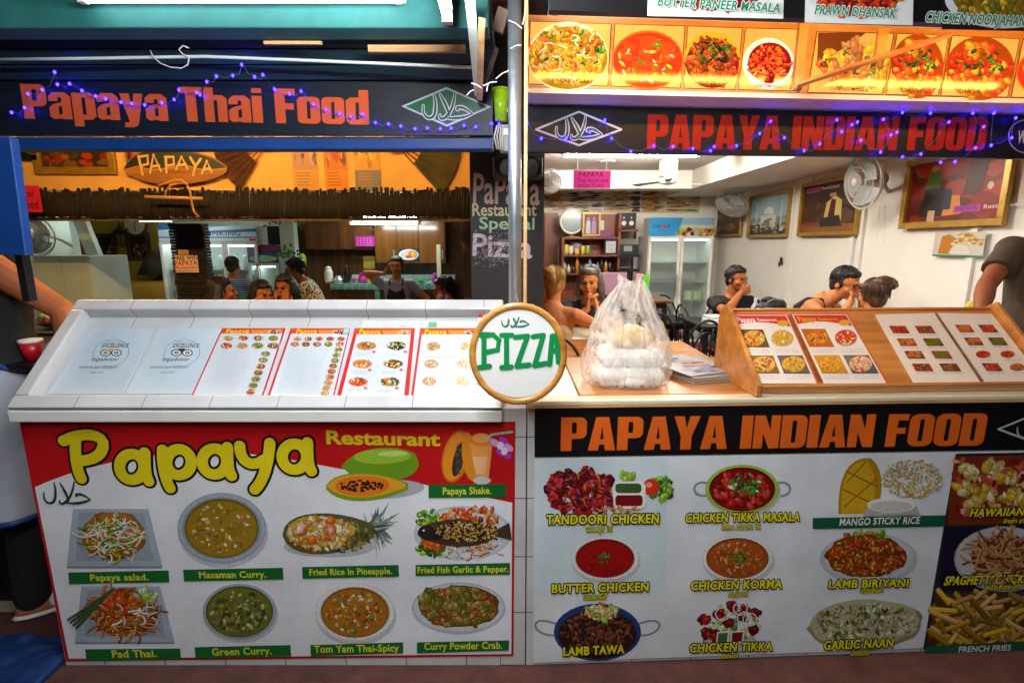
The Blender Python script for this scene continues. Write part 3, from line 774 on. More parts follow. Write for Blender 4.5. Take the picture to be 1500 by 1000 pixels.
def k_fried(pr, cx, cy, w, h, q):
    rnd = random.Random(17); pr.poly([q[0], (q[0][0]+w*1.2, q[0][1]), (q[0][0]-2, q[0][1]+h)], C['brn'])
    blobs(pr, cx+6, cy+2, w*.82, h*.66, 60, 11, [C['yel'], C['ltan'], C['org'], C['tan']], rnd, 2.2); blobs(pr, cx, cy, w*.7, h*.5, 14, 5, [C['brn'], C['grn']], rnd)
def k_tom(pr, cx, cy, w, h, q):
    rnd = random.Random(19); pr.ell(cx, cy, w*.97, h*.95, C['dorg']); blobs(pr, cx, cy+4, w*.88, h*.78, 70, 9, [C['tom'], C['org'], C['tom'], C['yel']], rnd, 1.5); blobs(pr, cx, cy-8, w*.7, h*.45, 20, 4, [C['dgrn'], C['grn']], rnd, 1.7)
def Q(xa, xb, xc, xd, ya, yb, yc, yd): return [(xa, ya), (xb, yb), (xc, yc), (xd, yd)]
light_box(770, 1168, [(Q(776, 896, 891, 773, 31, 35, 127, 124), k_rice), (Q(900, 1004, 997, 894, 35, 38, 130, 127), k_soup), (Q(1007, 1088, 1077, 1001, 38, 41, 132, 130), k_meat), (Q(1092, 1171, 1157, 1081, 41, 43, 134, 132), k_red)],
          'lit box with four curry and rice pictures next to the steel pole', 20)
light_box(1172, 1600, [(Q(1196, 1310, 1293, 1182, 46, 49, 139, 136), k_fried), (Q(1314, 1390, 1374, 1297, 49, 52, 141, 139), k_tom), (Q(1394, 1494, 1476, 1377, 52, 57, 143, 141), k_tom), (Q(1498, 1610, 1590, 1480, 57, 60, 145, 143), k_soup)],
          'lit box with fried snack and red curry pictures behind a wooden brace', 40)
b_ = MB()
p0, p1 = at(1165, 126, 1.94), at(1392, 51, 2.0)
b_.tube([p0, p1], [(.012, .010)]*2, 4); b1 = b_.build('wooden_brace', M['ply']); tag(b1, 'yellow wooden brace slanting across the fried snack picture', 'brace')
b2 = MB().box((at(1285, 60, 1.99).x, 1.985, at(1285, 83, 1.99).z), (at(1298, 60, 1.99).x, 2.0, at(1285, 44, 1.99).z)).build('wooden_stub', M['ply']); tag(b2, 'short yellow wooden upright above the slanting brace', 'wooden strip')
b3 = MB().box((at(1166, 90, 1.97).x, 1.965, zb-.02), (at(1178, 90, 1.97).x, 1.985, zt_+.04)).build('wooden_upright', M['plyz']); tag(b3, 'yellow wooden upright between the two lit picture boxes', 'wooden strip')
# ---------------------------------------------------------------- lamps of the place, with added and assumed tubes
def tube_lamp(name, a, b, r, m, label, cat='lamp', group=None, fix='white', off=(0, 0, .03)):
    a, b = V(a), V(b)
    root = empty(name, (a+b)/2, label, cat, group)
    MB().tube([a, b], r, 10).build('tube', M[m], root, True)
    d = (b-a).normalized(); o = V(off)
    hb_ = MB(); hb_.tube([a+o-d*.03, b+o+d*.03], r*1.05, 4)
    for p in (a, b): hb_.box(p-V((r, r, r))*1.05+(-d*.012 if p is a else d*.012), p+V((r, r, r))*1.05+(-d*.012 if p is a else d*.012))
    hb_.build('fixture', M[fix], root)
    return root
za = at(350, 7, 1.77).z
tube_lamp('fluorescent_lamp', (at(128, 7, 1.75).x, 1.75, za+.006), (at(578, 7, 1.75).x, 1.75, za+.006), .010, 'tube', 'long cool white tube glowing along the teal beam at the top', 'lamp', off=(0, .028, .012))
q0 = at(655, 24, 1.62)
tube_lamp('street_side_lamp', q0, (q0.x+.01, .45, q0.z+.03), .013, 'ftube', 'white tube lamp pointing out over the street beside wooden struts', 'lamp')
tube_lamp('street_side_lamp', (q0.x+.01, .33, q0.z+.03), (q0.x+.02, -.85, q0.z+.06), .013, 'ftube', 'added unseen second white tube lamp further out over the street in line with the first', 'lamp')  # tube added out of view to light the counter banners
p, q = V((.14, 1.70, 2.338)), V((2.2, 1.70+math.tan(R(U))*2.06, 2.338))
tube_lamp('warm_lamp', p, q, .011, 'ytube', 'warm yellow tube shining on the row of food pictures', 'lamp', off=(0, -.02, .022), fix='ply')
tube_lamp('ceiling_lamp', at(826, 228, 5.2), at(1020, 228, 5.2), .016, 'rtube', 'white tube lamp on the dining room ceiling behind the black sign', 'lamp', off=(0, 0, .022))
tube_lamp('added_ceiling_lamp', (1.0, 3.5, 2.49), (2.1, 3.5, 2.49), .016, 'rtube', 'added unseen white ceiling tube over the front dining tables', 'lamp', off=(0, 0, .022))  # tube added behind the black sign to light the dining room
for i, (px, py, l) in enumerate(((890, 248, 'small round downlight above the pink hanging sign'), (1018, 239, 'round downlight nearer the white corner soffit'))):
    c = V(at(px, py, 5.8 if i == 0 else 5.2)); c.z = 2.525
    r = empty('downlight', c, l, 'downlight', 'ceiling downlights')
    MB().lathe(c-V((0, 0, .008)), [(.06, 0), (.06, .006), (.001, .006)], 20).build('lens', M['down'], r)
    MB().lathe(c-V((0, 0, .01)), [(.066, .0), (.08, .002), (.08, .010), (.066, .010)], 24).build('ring', M['white'], r)
tube_lamp('kitchen_lamp', at(514, 327, 6.2), at(612, 327, 6.2), .014, 'ktube', 'lower white tube lamp glowing under the dark bamboo eave', 'lamp', 'kitchen tubes', off=(0, .03, .02))
tube_lamp('kitchen_lamp', at(516, 319, 6.5), at(612, 319, 6.5), .014, 'ktube', 'upper white tube lamp close under the dark bamboo eave', 'lamp', 'kitchen tubes', off=(0, .03, .02))
tube_lamp('hall_lamp', at(206, 323, 6.0), at(252, 323, 6.0), .014, 'ktube', 'short white tube lamp left of the dark ribbed column', 'lamp', off=(0, 0, .03))
tube_lamp('wall_lamp', at(20, 313, 5.2), at(52, 315, 5.2), .014, 'ktube', 'white tube lamp above the wall fan at far left', 'lamp', off=(0, 0, .03))
tube_lamp('assumed_amber_lamp', (-3.6, 3.1, 2.70), (-.5, 3.1, 2.70), .016, 'htube', 'assumed unseen amber tube lamp lighting the orange header wall from above', 'lamp', off=(0, 0, .025))  # unseen tube, assumed from the orange light on the header wall

# ---------------------------------------------------------------- strings of blue lights
def light_string(pts, plane_y, label, yaw=0, sag=3, seed=0):
    rnd = random.Random(seed)
    P = []
    for px, py in pts:
        o = V((.05, plane_y-(.085 if py < 121 and yaw == 0 else 0), 2)); n = V((math.sin(R(yaw)), -math.cos(R(yaw)), 0))
        P.append(hit(px, py, o, n))
    root = empty('light_string', P[0], label, 'string lights')
    path = []
    for i, p in enumerate(P):
        path.append(p+V((0, .004, .006)))
        if i < len(P)-1:
            m = (p+P[i+1])/2; path.append(m+V((rnd.uniform(-.004, .004), .004, -.004-rnd.uniform(0, .012))))
    MB().tube(path, .0011, 5).build('cable', M['wire'], root, True)
    b0 = None
    for p in P:
        if b0 is None:
            b0 = MB().ball(p, (.0048, .0048, .006), 8, 6).build('bulb', M['led'], root, True); c0 = p
        else:
            c = b0.copy(); col.objects.link(c); c.parent = root; c.location = p-c0
    return root
light_string([(17,165),(36,158),(41,138),(62,132),(80,106),(84,124),(102,123),(120,133),(140,141),(155,145),(177,150),(193,152),(212,154),(237,151),(255,146),(262,132),(288,136),(293,139),(303,120),(317,112),(341,111),(354,95),(373,113),(385,110),(402,131),(424,138),(441,134),(459,153),(477,161),(497,167),(514,171),(531,168),(550,180),(569,182),(587,185),(608,189),(626,188),(645,189),(661,188),(680,184),(697,186),(720,181),(731,182)],
             YF-.02, 'blue fairy lights strung across the Thai food sign', 0, 3, 1)
light_string([(772,180),(793,203),(830,202),(864,194),(886,176),(896,203),(924,222),(958,214),(986,215),(1015,218),(1041,221),(1046,215),(1079,214),(1113,196),(1129,178),(1149,202),(1178,221),(1201,211),(1226,176),(1233,193),(1248,183),(1256,179),(1261,206),(1290,223),(1305,198),(1314,194),(1294,175),(1322,165),(1363,166),(1390,179),(1349,226),(1322,230),(1378,238),(1399,237),(1429,217),(1441,186),(1425,166),(1456,166),(1452,213),(1482,202),(1488,173)],
             yS-.02, 'blue fairy lights draped over the Indian food sign', U, 3, 2)
# ---------------------------------------------------------------- left menu banner
YP = 1.76
pl = Plane((-1.766, YP-.001, .03), (1, 0, 0), (0, 0, 1))
bn = empty('menu_banner', (-.88, YP, .03), 'red and white banner reading Papaya Restaurant with eight dish photos on the left counter', 'banner')
pr = Pr(pl, .0005)
pr.poly([(29, 618), (755, 617), (752, 960), (97, 968)], C['red'])
pr.poly([(33, 622), (751, 621), (749, 957), (101, 964)], S('#e6e7ea'))
sw = [(33, 622), (751, 621), (751, 736)]+bez((751, 736), (640, 712), (520, 690), (400, 668), 10)[1:]+bez((400, 668), (250, 648), (120, 680), (47, 715), 10)[1:]
pr.poly(sw, S('#c2161a'))
pr.build('panel', bn)
# cartoon lettering: thick round strokes, black outline
pr = Pr(pl, .0015)
def oval(cx, cy, rx, ry): return [(cx+rx*math.cos(2*math.pi*i/28), cy+ry*math.sin(2*math.pi*i/28)) for i in range(29)]
def let_a(cx, cy): return [oval(cx, cy, 18, 19), bez((cx+19, cy-21), (cx+20, cy-6), (cx+18, cy+10), (cx+25, cy+21))]
letters = [[bez((112, 642), (110, 662), (112, 684), (120, 700)), bez((94, 645), (122, 630), (156, 634), (152, 654))+bez((152, 654), (148, 670), (132, 674), (116, 674))[1:]],
           let_a(194, 683), [bez((239, 658), (238, 678), (242, 700), (250, 714)), oval(263, 676, 18, 19)], let_a(315, 675),
           [bez((352, 652), (352, 676), (370, 686), (388, 672)), bez((396, 648), (394, 676), (388, 702), (374, 716))], let_a(432, 668)]
for w, c in ((23.5, S('#0c0b09')), (16.5, S('#e6d01e'))):
    for L in letters:
        for st in L: pr.stroke(st, w, c)
txt(pr, 'Restaurant', (479, 649), (645, 652), 630, S('#e2c51f'), .03, 1.0)
dk = S('#17402c')
halal(pr, lambda x, y: (64+x*70, 737-y*31), 3.4, dk)
pr.build('lettering', bn)
# fruit
def fruit(pr):
    rnd = random.Random(4)
    pr.ell(560, 716, 62, 14, S('#a9aeb6'), 24, -.05)
    pr.poly([(500, 683)]+bez((500, 683), (520, 652), (580, 648), (608, 664), 8)[1:]+bez((608, 664), (626, 690), (596, 705), (560, 703), 8)[1:]+[(520, 700)], S('#6f9a1e'))
    pr.ell(560, 668, 42, 11, S('#9cc034'), 24, -.03); pr.ell(575, 664, 22, 4, S('#c3dc72'), 18, -.03)
    pr.poly([(478, 710)]+bez((478, 710), (490, 686), (560, 686), (598, 708), 10)[1:]+bez((598, 716), (560, 736), (500, 742), (478, 716), 10), S('#7b9a1c'))
    pr.poly([(480, 709)]+bez((480, 709), (492, 690), (560, 688), (594, 708), 10)[1:]+bez((594, 713), (556, 729), (505, 735), (480, 713), 10), S('#e8a32a'))
    pr.ell(531, 711, 40, 15, S('#e07a1e'), 24, -.03)
    for i in range(70): a = rnd.uniform(0, 6.28); k = rnd.random()**.5; pr.ell(529+33*k*math.cos(a), 711+8*k*math.sin(a), 2.2, 1.8, jit(S('#17140f'), rnd, .4), 7)
    pr.ell(668, 668, 20, 39, S('#c46a15'), 24, .22); pr.ell(667, 668, 17, 36, S('#e98f22'), 24, .22); pr.ell(672, 672, 8, 26, S('#3b2a20'), 18, .24)
    for i in range(40): a = rnd.uniform(0, 6.28); k = rnd.random()**.5; pr.ell(672+5*k*math.cos(a), 672+22*k*math.sin(a), 1.6, 1.6, jit(S('#55504e'), rnd, .4), 6)
    pr.ell(688, 668, 11, 36, S('#e08a24'), 20, -.12)
    pr.poly([(688, 645), (722, 645), (716, 698), (696, 698)], S('#ea9a4c')); pr.ell(705, 645, 17, 8, S('#e07f2a')); pr.ell(705, 641, 14, 7, S('#eea050')); pr.ell(706, 703, 13, 6, S('#c9c3c0'))
    pr.poly([(692, 668), (714, 668), (711, 694), (698, 694)], S('#f0b67e'))
    pr.stroke([(713, 643), (720, 636), (750, 632)], 3.5, S('#8fc0a0'))
    for a, b in ((725, 648), (738, 645), (745, 655), (734, 662), (742, 666)): pr.ell(a, b, 8, 5, S('#d9a6e0') if a % 2 else S('#b33fc0'), 10, .6)
    for a, b in ((733, 652), (739, 660)): pr.ell(a, b, 5, 6, S('#f1e4f4'), 10, .3)
pr = Pr(pl, .0015); fruit(pr); pr.build('fruit_picture', bn)
gc = S('#11672a'); yc = S('#d7d23a')
def caption(name_root, t, q, bl, br, top, c1=gc, c2=yc, off=.022):
    pr = Pr(pl, .004); pr.poly(q, c1); txt(pr, t, bl, br, top, c2, off, 1.06); pr.build('caption', name_root)
caption(bn, 'Papaya Shake.', [(628, 709), (742, 708), (742, 727), (628, 728)], (649, 723), (720, 722), 713)
caps = [('Papaya salad.', [(101, 837), (248, 834), (249, 851), (103, 854)], (134, 849), (219, 848), 840),
        ('Masaman Curry.', [(269, 833), (415, 830), (416, 847), (271, 850)], (293, 845), (391, 844), 836),
        ('Fried Rice In Pineapple.', [(443, 829), (584, 826), (585, 843), (444, 846)], (454, 841), (575, 839), 832),
        ('Fried Fish Garlic & Pepper.', [(609, 826), (747, 823), (747, 840), (609, 842)], (612, 838), (745, 836), 829),
        ('Pad Thai.', [(126, 949), (265, 948), (266, 963), (128, 966)], (166, 961), (231, 960), 951),
        ('Green Curry.', [(286, 946), (426, 943), (427, 959), (287, 962)], (312, 958), (399, 956), 948),
        ('Tom Yam Thai-Spicy', [(455, 943), (591, 939), (591, 955), (456, 959)], (461, 954), (585, 952), 944),
        ('Curry Powder Crab.', [(611, 939), (746, 936), (745, 951), (611, 955)], (622, 950), (736, 948), 940)]
for t, q, b0, b1, tp in caps: caption(bn, t, q, b0, b1, tp, off=.026)
def pic(fn): 
    pr = Pr(pl, .0012); fn(pr); pr.build('dish_picture', bn, 'food')
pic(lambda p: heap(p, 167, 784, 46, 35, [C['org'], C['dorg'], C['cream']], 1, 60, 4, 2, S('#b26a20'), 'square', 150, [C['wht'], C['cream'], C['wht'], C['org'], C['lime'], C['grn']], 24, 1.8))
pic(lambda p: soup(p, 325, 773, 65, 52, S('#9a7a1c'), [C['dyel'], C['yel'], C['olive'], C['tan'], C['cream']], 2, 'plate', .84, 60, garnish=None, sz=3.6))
def pineapple(p):
    rnd = random.Random(6)
    for i in range(46):
        a = rnd.uniform(-1.3, 1.3); l = rnd.uniform(22, 50)
        x0, y0 = 536+rnd.uniform(-6, 10), 774+rnd.uniform(-8, 8)
        p.stroke([(x0, y0), (x0+l*.6*math.cos(a), y0+l*.5*math.sin(a)), (x0+l*math.cos(a*1.2), y0+l*.85*math.sin(a*1.2))], 4.6, jit(rnd.choice([S('#6d7a6a'), S('#93a08f'), S('#465446'), S('#b4bdb0')]), rnd, .3), False, False, [1, .8, .12])
    p.ell(482, 800, 66, 15, S('#b9bcc2')); ou = bez((414, 782), (416, 742), (500, 744), (548, 768), 10)+bez((548, 786), (510, 816), (424, 824), (414, 784), 10)
    p.poly(ou, S('#5c5a2c')); blobs(p, 500, 786, 44, 22, 70, 4.6, [S('#6d6a34'), S('#8a7a3a'), S('#4a4a26'), S('#9a8f55')], rnd, 1.1)
    p.poly([(420, 780)]+bez((420, 780), (424, 748), (480, 748), (520, 770), 10)+bez((520, 780), (490, 806), (430, 808), (420, 782), 10), S('#c9a83a'))
    blobs(p, 468, 780, 46, 25, 170, 4.4, [C['cream'], C['yel'], C['pine'], C['cream'], C['pinkw'], C['org']], rnd, 1.8)
    blobs(p, 468, 776, 36, 16, 12, 8, [C['pinkw'], C['org'], C['cream']], rnd, 1.4)
def rr_px(x0, y0, x1, y1, r): return [(x, y) for x, y in rr(x0, y0, x1, y1, r, 6)]
pic(pineapple)
def fish(p):
    rnd = random.Random(7)
    p.ell(678, 780, 72, 40, S('#c3cad2')); p.ell(678, 780, 68, 36, S('#d3d9de'))
    blobs(p, 630, 760, 18, 14, 26, 6, [C['grn'], C['lime']], rnd); blobs(p, 630, 800, 20, 14, 30, 6, [C['grn'], C['lime'], C['dgrn']], rnd)
    blobs(p, 690, 755, 46, 12, 50, 5, [C['org'], C['ltan'], C['tom']], rnd, 2); strands(p, 690, 800, 46, 12, 60, 18, 1.6, [C['cream'], C['wht'], C['org']], rnd); blobs(p, 635, 795, 16, 9, 22, 5, [C['tom'], C['org']], rnd)
    p.poly([(612, 778)]+bez((612, 776), (640, 752), (700, 756), (728, 774), 8)+[(746, 764), (750, 790), (728, 784)]+bez((724, 786), (700, 806), (640, 802), (612, 782), 8), S('#4a3526'))
    strands(p, 680, 776, 50, 18, 60, 14, 1.6, [C['dbrn'], C['char'], S('#6d5238')], rnd); p.ell(626, 778, 13, 11, S('#2a221e'), 16, .2); p.ell(621, 775, 1.6, 1.4, C['wht'])
    blobs(p, 685, 776, 46, 15, 260, 2.2, [C['cream'], C['ltan'], C['yel'], C['brn'], C['dbrn']], rnd, 1.3, light=False)
pic(fish)
def padthai(p):
    rnd = random.Random(9)
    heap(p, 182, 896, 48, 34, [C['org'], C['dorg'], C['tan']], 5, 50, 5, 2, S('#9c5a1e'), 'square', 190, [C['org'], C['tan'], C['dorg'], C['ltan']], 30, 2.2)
    blobs(p, 175, 878, 30, 10, 10, 9, [C['org'], C['tom']], rnd, 1.5); blobs(p, 215, 870, 16, 7, 10, 8, [C['lime'], S('#c8d8a8')], rnd); strands(p, 200, 900, 30, 16, 14, 18, 2, [C['wht']], rnd)
    for i in range(4): p.stroke([(102+i*4, 905+i*4), (140+i*2, 880+i), (168, 860)], 3.2, jit(S('#3f5a2a'), rnd, .3))
pic(padthai)
pic(lambda p: soup(p, 351, 895, 54, 41, S('#6f7420'), [S('#3f4a18'), C['olive'], S('#a9a45a'), C['dgrn'], S('#8a7a4a'), S('#c9b98a')], 10, 'plate', .92, 90, sz=4.4, garnish=None))
pic(lambda p: soup(p, 520, 896, 58, 43, S('#b0701c'), [C['org'], C['yel'], C['pinkw'], C['cream'], C['dorg'], C['grn']], 11, 'wht', .86, 100, sz=3.2, garnish=None))
def crab(p):
    rnd = random.Random(12)
    p.ell(672, 890, 69, 38, S('#b4bcc4')); p.ell(672, 889, 66, 35, S('#cdd3d9'))
    heap(p, 672, 888, 58, 30, [C['olive'], C['tan'], S('#8a6a24'), C['dorg'], S('#a08a3a')], 13, 150, 6, 2.2, S('#6d5a20'))
    blobs(p, 655, 874, 40, 14, 16, 10, [S('#9a8a3a'), C['tan'], C['olive']], rnd, 1.6)
pic(crab)

# ---------------------------------------------------------------- right counter prints
YQ = 1.76
u = R(2.45)
pl = Plane((.056, YQ-.004, .03), (math.cos(u), math.sin(u), 0), (0, 0, 1))
sb = empty('name_banner', (.9, 1.80, .8), 'black banner lettered PAPAYA INDIAN FOOD in orange along the right counter', 'banner')
pr = Pr(pl, .0005); pr.poly([(783, 597), (1640, 588), (1640, 656), (783, 669)], S('#100f11')); pr.build('panel', sb)
pr = Pr(pl, .0015); oc = S('#e2641c')
impact(pr, 'PAPAYA INDIAN FOOD', (821, 660), (1439, 652), 611, oc); pr.build('lettering', sb)
pr = Pr(pl, .0015); D = [(1462, 628), (1521, 604), (1585, 626), (1521, 650)]
for i in range(4): pr.stroke([D[i-1], D[i]], 3, S('#bfc0c2'))
halal(pr, lambda x, y: (1488+x*70, 642-y*30), 3.2, S('#bfc0c2')); pr.build('emblem', sb)

db = empty('dish_banner', (.9, 1.80, .03), 'pale banner with Indian dish photos and yellow names under the black name banner', 'banner')
pr = Pr(pl, .0005); pr.poly([(783, 671), (1640, 658), (1630, 938), (781, 970)], S('#e0e3e5'))
pr.poly([(783, 672), (978, 670), (976, 868), (781, 872)], S('#d2e0e3')); pr.poly([(1400, 664), (1640, 660), (1632, 936), (1352, 950)], S('#23212a'))
pr.build('panel', db)
def pic2(fn):
    pr = Pr(pl, .0012); fn(pr); pr.build('dish_picture', db, 'food')
def tand(p):
    rnd = random.Random(21)
    blobs(p, 850, 718, 48, 33, 60, 11, [S('#a81c2c'), C['dred'], S('#c22a3a'), C['tom'], S('#5c0f1a')], rnd, 1.7); blobs(p, 850, 718, 46, 30, 90, 4, [C['dred'], S('#d8404a'), C['dbrn'], C['org']], rnd, 2.4)
    blobs(p, 918, 696, 10, 5, 8, 6, [C['lime']], rnd); blobs(p, 968, 714, 16, 17, 30, 6, [C['grn'], C['lime'], C['dgrn']], rnd); p.ell(953, 712, 12, 12, C['tom']); p.ell(950, 709, 5, 4, S('#f0907a'))
    p.poly(rr_px(898, 704, 945, 744, 8), C['wht']); p.poly(rr_px(901, 707, 939, 721, 5), S('#3d5a2a')); p.poly(rr_px(901, 724, 941, 740, 5), C['dred']); blobs(p, 905, 744, 40, 4, 20, 3, [C['org'], C['ltan']], rnd)
pic2(tand)
pic2(lambda p: (soup(p, 1087, 716, 54, 36, C['dred'], [C['red'], C['tom'], C['dred'], S('#d04030')], 22, 'lime', .9, 60, True, 7), blobs(p, 1092, 708, 24, 14, 24, 5, [C['dgrn'], C['grn'], C['cream']], random.Random(2), 2)))
def mango(p):
    rnd = random.Random(23)
    p.poly([(1228, 752)]+bez((1228, 752), (1226, 700), (1240, 668), (1275, 670), 8)[1:]+bez((1275, 670), (1300, 690), (1290, 730), (1284, 752), 8)[1:], S('#b8860f'))
    p.poly([(1232, 752)]+bez((1232, 752), (1230, 706), (1242, 674), (1270, 674), 8)[1:]+bez((1270, 674), (1288, 696), (1280, 730), (1276, 752), 8)[1:], S('#d8a620'))
    for a, b in (((1240, 690), (1284, 712)), ((1234, 716), (1280, 738)), ((1268, 676), (1240, 706)), ((1284, 700), (1236, 742))): p.stroke([a, b], 1.6, S('#6d4c08'))
    blobs(p, 1335, 700, 44, 28, 330, 2.6, [C['wht'], C['cream'], C['yel'], S('#b9a98a')], rnd, 1.8)
    p.poly(bez((1262, 754), (1270, 724), (1330, 716), (1346, 752), 10), S('#b9b4ac')); p.ell(1304, 738, 36, 11, C['wht']); p.ell(1304, 740, 30, 8, S('#cfc9be'))
pic2(mango)
pic2(lambda p: soup(p, 886, 817, 50, 33, S('#a3100f'), [C['red'], C['dred']], 24, 'wht', .86, 16, False, 3, 'dgrn'))
pic2(lambda p: soup(p, 1080, 817, 52, 34, S('#a8501a'), [C['org'], C['ltan'], C['dorg']], 25, 'wht', .88, 90, False, 2.6, 'dgrn'))
def biri(p):
    rnd = random.Random(26)
    p.ell(1272, 818, 72, 38, S('#bfc4c7')); p.ell(1272, 816, 66, 34, S('#cfd3d5'))
    blobs(p, 1268, 786, 30, 10, 24, 6, [C['grn'], C['lime'], C['tom']], rnd)
    heap(p, 1268, 814, 58, 30, [C['org'], C['yel'], C['dorg'], C['brn'], C['tom']], 27, 260, 3.6, 2, C['dorg'])
pic2(biri)
def tawa(p):
    rnd = random.Random(28)
    for sg_ in (-1, 1): p.stroke(bez((875+sg_*62, 912), (875+sg_*104, 896), (875+sg_*98, 932), (875+sg_*60, 930)), 3.4, C['grey'])
    p.ell(875, 925, 64, 42, S('#1f3f74')); p.ell(875, 928, 58, 36, C['char']); heap(p, 875, 925, 55, 33, [C['meat'], C['char'], C['dbrn'], C['brn'], S('#8a4a2a')], 29, 170, 5, 1.8)
    blobs(p, 880, 895, 24, 13, 40, 5, [C['lime'], C['ltan'], C['cream'], C['org']], rnd, 2)
pic2(tawa)
def tikka(p):
    rnd = random.Random(30)
    p.ell(1068, 940, 40, 18, S('#9aa5a8')); p.ell(1068, 938, 37, 15, S('#b9c2c4'))
    blobs(p, 1068, 915, 44, 26, 40, 6, [C['lime'], C['cream'], C['grn']], rnd)
    for x, y in ((1052, 897), (1072, 886), (1092, 892), (1030, 908), (1066, 912), (1108, 895), (1102, 920), (1034, 926), (1050, 930), (1085, 903)): blobs(p, x, y, 6, 5, 7, 7, [C['dred'], C['red'], S('#5c0f14')], rnd, 1.3)
    for x, y in ((1058, 898), (1084, 890), (1098, 906), (1090, 904)): p.ring(x, y, 11, 10, 1.6, C['wht'], 18)
    p.poly([(1050, 924), (1068, 922), (1066, 942), (1048, 944)], C['wht']); p.poly([(1052, 926), (1066, 925), (1064, 940), (1050, 941)], S('#3f6a3a')); p.poly([(1071, 923), (1090, 922), (1088, 940), (1069, 942)], C['wht']); p.poly([(1072, 925), (1088, 924), (1086, 938), (1071, 939)], C['dred'])
pic2(tikka)
def naan(p):
    rnd = random.Random(31)
    p.ell(1268, 915, 84, 37, S('#8f8a5c'), 30, -.06, .04, rnd); p.ell(1266, 912, 82, 34, S('#b7b187'), 30, -.06, .05, rnd)
    blobs(p, 1266, 912, 74, 29, 120, 5.5, [S('#c9c49a'), S('#a8a270'), S('#d5d0ae'), S('#7f8a4c')], rnd, 2, light=False); blobs(p, 1262, 910, 66, 25, 40, 3, [C['olive'], S('#5b5a20'), C['brn']], rnd, 1.8, light=False)
pic2(naan)
def hawai(p):
    rnd = random.Random(33)
    p.poly([(1398, 668), (1640, 664), (1640, 762), (1386, 769)], S('#7a2e16'))
    for i in range(170):
        x = rnd.uniform(1398, 1560); y = rnd.uniform(672, 752); p.ell(x, y, rnd.uniform(4, 10), rnd.uniform(3, 6), jit(rnd.choice([S('#c05a3a'), S('#8f2a1c'), C['pinkw'], C['ltan'], C['dred']]), rnd), 9, rnd.uniform(0, 3), .2, rnd)
    for x, y in ((1420, 690), (1450, 684), (1478, 700), (1412, 715), (1440, 722), (1480, 726), (1508, 712), (1430, 738), (1500, 735), (1530, 720)): blobs(p, x, y, 12, 7, 9, 9, [C['yel'], C['pine'], S('#d9c46a'), C['cream']], rnd, 1.7)
pic2(hawai)
def spag(p):
    rnd = random.Random(34)
    p.poly([(1385, 772), (1640, 766), (1640, 855), (1374, 865)], S('#14142c'))
    p.ell(1470, 818, 73, 48, S('#a9a8a6')); p.ell(1470, 816, 70, 45, S('#c4c2be')); heap(p, 1472, 815, 48, 32, [C['meat'], C['ltan'], C['brn']], 35, 50, 5, 2, S('#8a4a2c'), None, 190, [C['ltan'], S('#c98a5c'), C['meat'], C['tan']], 34, 2.6)
pic2(spag)
def fries(p):
    rnd = random.Random(36)
    p.poly([(1370, 869), (1640, 858), (1636, 940), (1356, 950)], S('#4a3416'))
    for i in range(110):
        x, y = rnd.uniform(1372, 1540), rnd.uniform(872, 942); a = rnd.choice([rnd.uniform(-.6, .5), rnd.uniform(.3, 1.2), rnd.uniform(2.2, 2.9)]); l = rnd.uniform(24, 46); dx, dy = math.cos(a)*l/2, math.sin(a)*l/2
        c = jit(rnd.choice([C['yel'], C['tan'], C['dyel'], C['ltan']]), rnd, .35)
        p.stroke([(x-dx, y-dy+1.5), (x+dx, y+dy+1.5)], 8, tuple(v*.35 for v in c), False); p.stroke([(x-dx, y-dy), (x+dx, y+dy)], 6.5, c, False); p.stroke([(x-dx, y-dy-1.4), (x+dx, y+dy-1.4)], 2, tuple(min(.9, v*1.3) for v in c), False)
pic2(fries)
Yc, Bk = S('#e8da1c'), S('#15120a')
def cap2(t, bl, br, top, thai=None, c=Yc, o=Bk, shear=0):
    pr = Pr(pl, .006)
    txt(pr, t, bl, br, top, c, .028, 1.1, shear, o, .026)
    if thai: txt(pr, thai[0], thai[1], thai[2], thai[3], Yc, .02, 1.05, 0, Bk, .02)
    pr.build('caption', db)
cap2('TANDOORI CHICKEN', (800, 766), (964, 764), 753, ('แทนดูรี ไก่', (858, 777), (896, 776), 770))
cap2('CHICKEN TIKKA MASALA', (1003, 763), (1170, 761), 751, ('ทิกกา มาซาลา ไก่', (1056, 774), (1112, 773), 767))
cap2('BUTTER CHICKEN', (808, 866), (949, 863), 854, ('บัตเตอร์ไก่', (854, 876), (888, 875), 869))
cap2('CHICKEN KORMA', (1011, 862), (1144, 859), 850, ('คอร์มาไก่', (1066, 872), (1094, 871), 865))
cap2('LAMB BIRIYANI', (1212, 859), (1328, 857), 848, ('บริยานีแกะ', (1258, 866), (1292, 865), 860))
cap2('LAMB TAWA', (825, 958), (914, 954), 946)
cap2('CHICKEN TIKKA', (1009, 953), (1130, 950), 941, ('ทิกกาไก่', (1056, 962), (1080, 961), 956))
cap2('GARLIC NAAN', (1205, 949), (1306, 945), 937, ('นานกระเทียม', (1245, 958), (1272, 957), 951))
cap2('HAWAIIAN', (1418, 755), (1496, 753), 744, ('พิซซ่า ฮาวายเอี้ยน', (1467, 765), (1530, 763), 759), shear=.15)
cap2('SPAGHETTI CHICKEN', (1380, 855), (1512, 851), 843, ('สปาเก็ตตี้ไก่', (1440, 862), (1490, 860), 856), shear=.15)
pr = Pr(pl, .006); pr.poly([(1189, 757), (1384, 753), (1382, 769), (1189, 773)], S('#10583a')); txt(pr, 'MANGO STICKY RICE', (1228, 768), (1345, 765), 758, C['wht'], .02); pr.build('caption', db)
